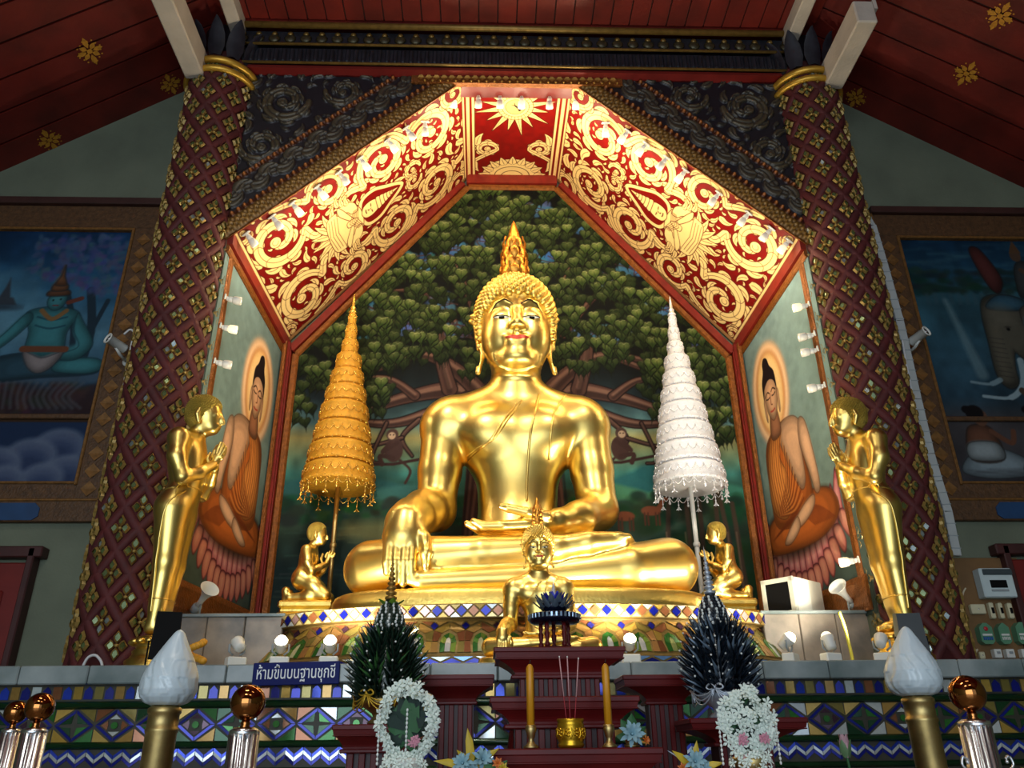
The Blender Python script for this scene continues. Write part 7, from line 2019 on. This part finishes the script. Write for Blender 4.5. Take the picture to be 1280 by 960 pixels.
for i,(a,b,lab) in enumerate(((1232,1243,'cream cut-out switch beside the junction box'),(1243.5,1254,'middle cream cut-out switch of the three under the consumer unit'),(1255,1266,'cream cut-out switch farthest right of the three under the consumer unit'))): onboard('cutout_switch',lab,'switch',a,754+i*.3,b,774,.045,None,b_sw,'cream cut-out switches')
GREENM=mat('green_meter_casing',(92,142,110),.35,noise=.1,scale=10)
def b_meter(first):
    def f(o,w,h,d):
        m=MB(); m.prism([(-w/2,-h/2+.02),(-w/2+.02,-h/2),(w/2-.02,-h/2),(w/2,-h/2+.02),(w/2*.96,h/2-.03),(w/2-.035,h/2),(-w/2+.035,h/2),(-w/2*.96,h/2-.03)],d,0,Matrix(((1,0,0,0),(0,0,-1,0),(0,1,0,0),(0,0,0,1)))); m.build('casing',GREENM,o)
        m=MB(); m.box((0,-d-.003,-.01),(w*.72,.006,h*.1),bev=.002); m.build('dial_plate',WHITEPL,o)
        m=MB()
        for k in range(5): m.box((-w*.3+w*.15*k,-d-.004,-h*.24),(w*.09,.008,h*.16),bev=.002)
        m.build('register',mat('meter_blue',(40,90,170),.4) if first and 'meter_blue' not in MATS else (MATS['meter_blue'] if first else WHITEPL),o,'blue number register' if first else None)
        if first: m=MB(); m.lathe([(.016,0),(.014,.005)],14,0,align((0,-d,h*.22),(0,-1,0))); m.build('seal',mat('meter_red',(190,40,50),.4),o,'red seal')
    return f
onboard('electricity_meter','green electricity meter with red seal and blue register','electricity meter',1217,780,1240,806,.06,None,b_meter(True),'green electricity meters')
onboard('electricity_meter','middle green electricity meter, right of the one with the red seal','electricity meter',1240.5,780,1261,806,.06,None,b_meter(False),'green electricity meters')
onboard('electricity_meter','green electricity meter farthest right on the brown board','electricity meter',1262,779,1285,806,.06,None,b_meter(False),'green electricity meters')
def b_mcb(o,w,h,d):
    m=MB(); m.box((0,-d/2,0),(w,d,h),bev=.004); m.build('casing',WHITEPL,o); m=MB(); m.box((0,-d-.004,.005),(w*.4,.012,h*.25),bev=.002); m.build('lever',GREYPL,o)
for a,b,lab in ((1238,1250,'small white breaker under the first green meter'),(1253,1266,'small white breaker under the middle green meter'),(1272,1284,'small white breaker under the green meter farthest right')): onboard('breaker_switch',lab,'breaker',a,812,b,823,.05,None,b_mcb,'small white breakers')
onboard('socket_box','small cream socket box at the foot of the meter board','socket',1222,815,1231,824,.03,None,b_plain)
# ------------------------------------------------------------------ light
for p,lit in NICHE:
    if lit=='side': lamp_light('side_lamp',p,6,(-p.x*.2,6.6,p.z-.5),(1,.93,.78),130)
    else: lamp_light('niche_lamp',p+Vector((-p.x*.1,.12,-.2)),6.5 if lit else 3.2,None,(1,.82,.55),r=.05)
for p,lit in FL:
    if lit: lamp_light('flood',p+Vector((0,.10,.07)),74,(p.x*.35,6.1,4.2),(1,.91,.72),125,.05)
ld=bpy.data.lights.new('entrance_daylight','AREA'); ld.shape='RECTANGLE'; ld.size=7.4; ld.size_y=4.6; ld.energy=350; ld.color=(.78,.9,1.0)
o=link('entrance_daylight',ld); o.location=(-2.0,-6.75,2.4); o.rotation_euler=(rad(90),0,0)
for x,y,e in ((-1.7,1.2,44),(1.7,1.2,8),(-1.7,-2.6,70),(1.7,-2.6,26)):      # unseen overhead fill panels, added to brighten the gold
    ld=bpy.data.lights.new('fill_panel','AREA'); ld.shape='RECTANGLE'; ld.size=1.5; ld.size_y=.5; ld.energy=e; ld.color=(1,.95,.84)
    o=link('fill_panel',ld); o.location=(x,y,7.0)
for x in (-1.3,1.3): lamp_light('added_spot',(x,2.6,6.9),270 if x<0 else 215,(x*.1,6.0,2.9),(1,.93,.76),52,.12)  # unseen pair of spots, added to put highlights on the huge Buddha
w=bpy.data.worlds.new('world'); SC.world=w; w.use_nodes=True
bg=w.node_tree.nodes['Background']; bg.inputs[0].default_value=(.62,.78,1,1); bg.inputs[1].default_value=.8
SC.view_settings.view_transform='Standard'; SC.view_settings.look='None'; SC.view_settings.gamma=1; SC.view_settings.exposure=0.12
SC.view_settings.use_curve_mapping=False
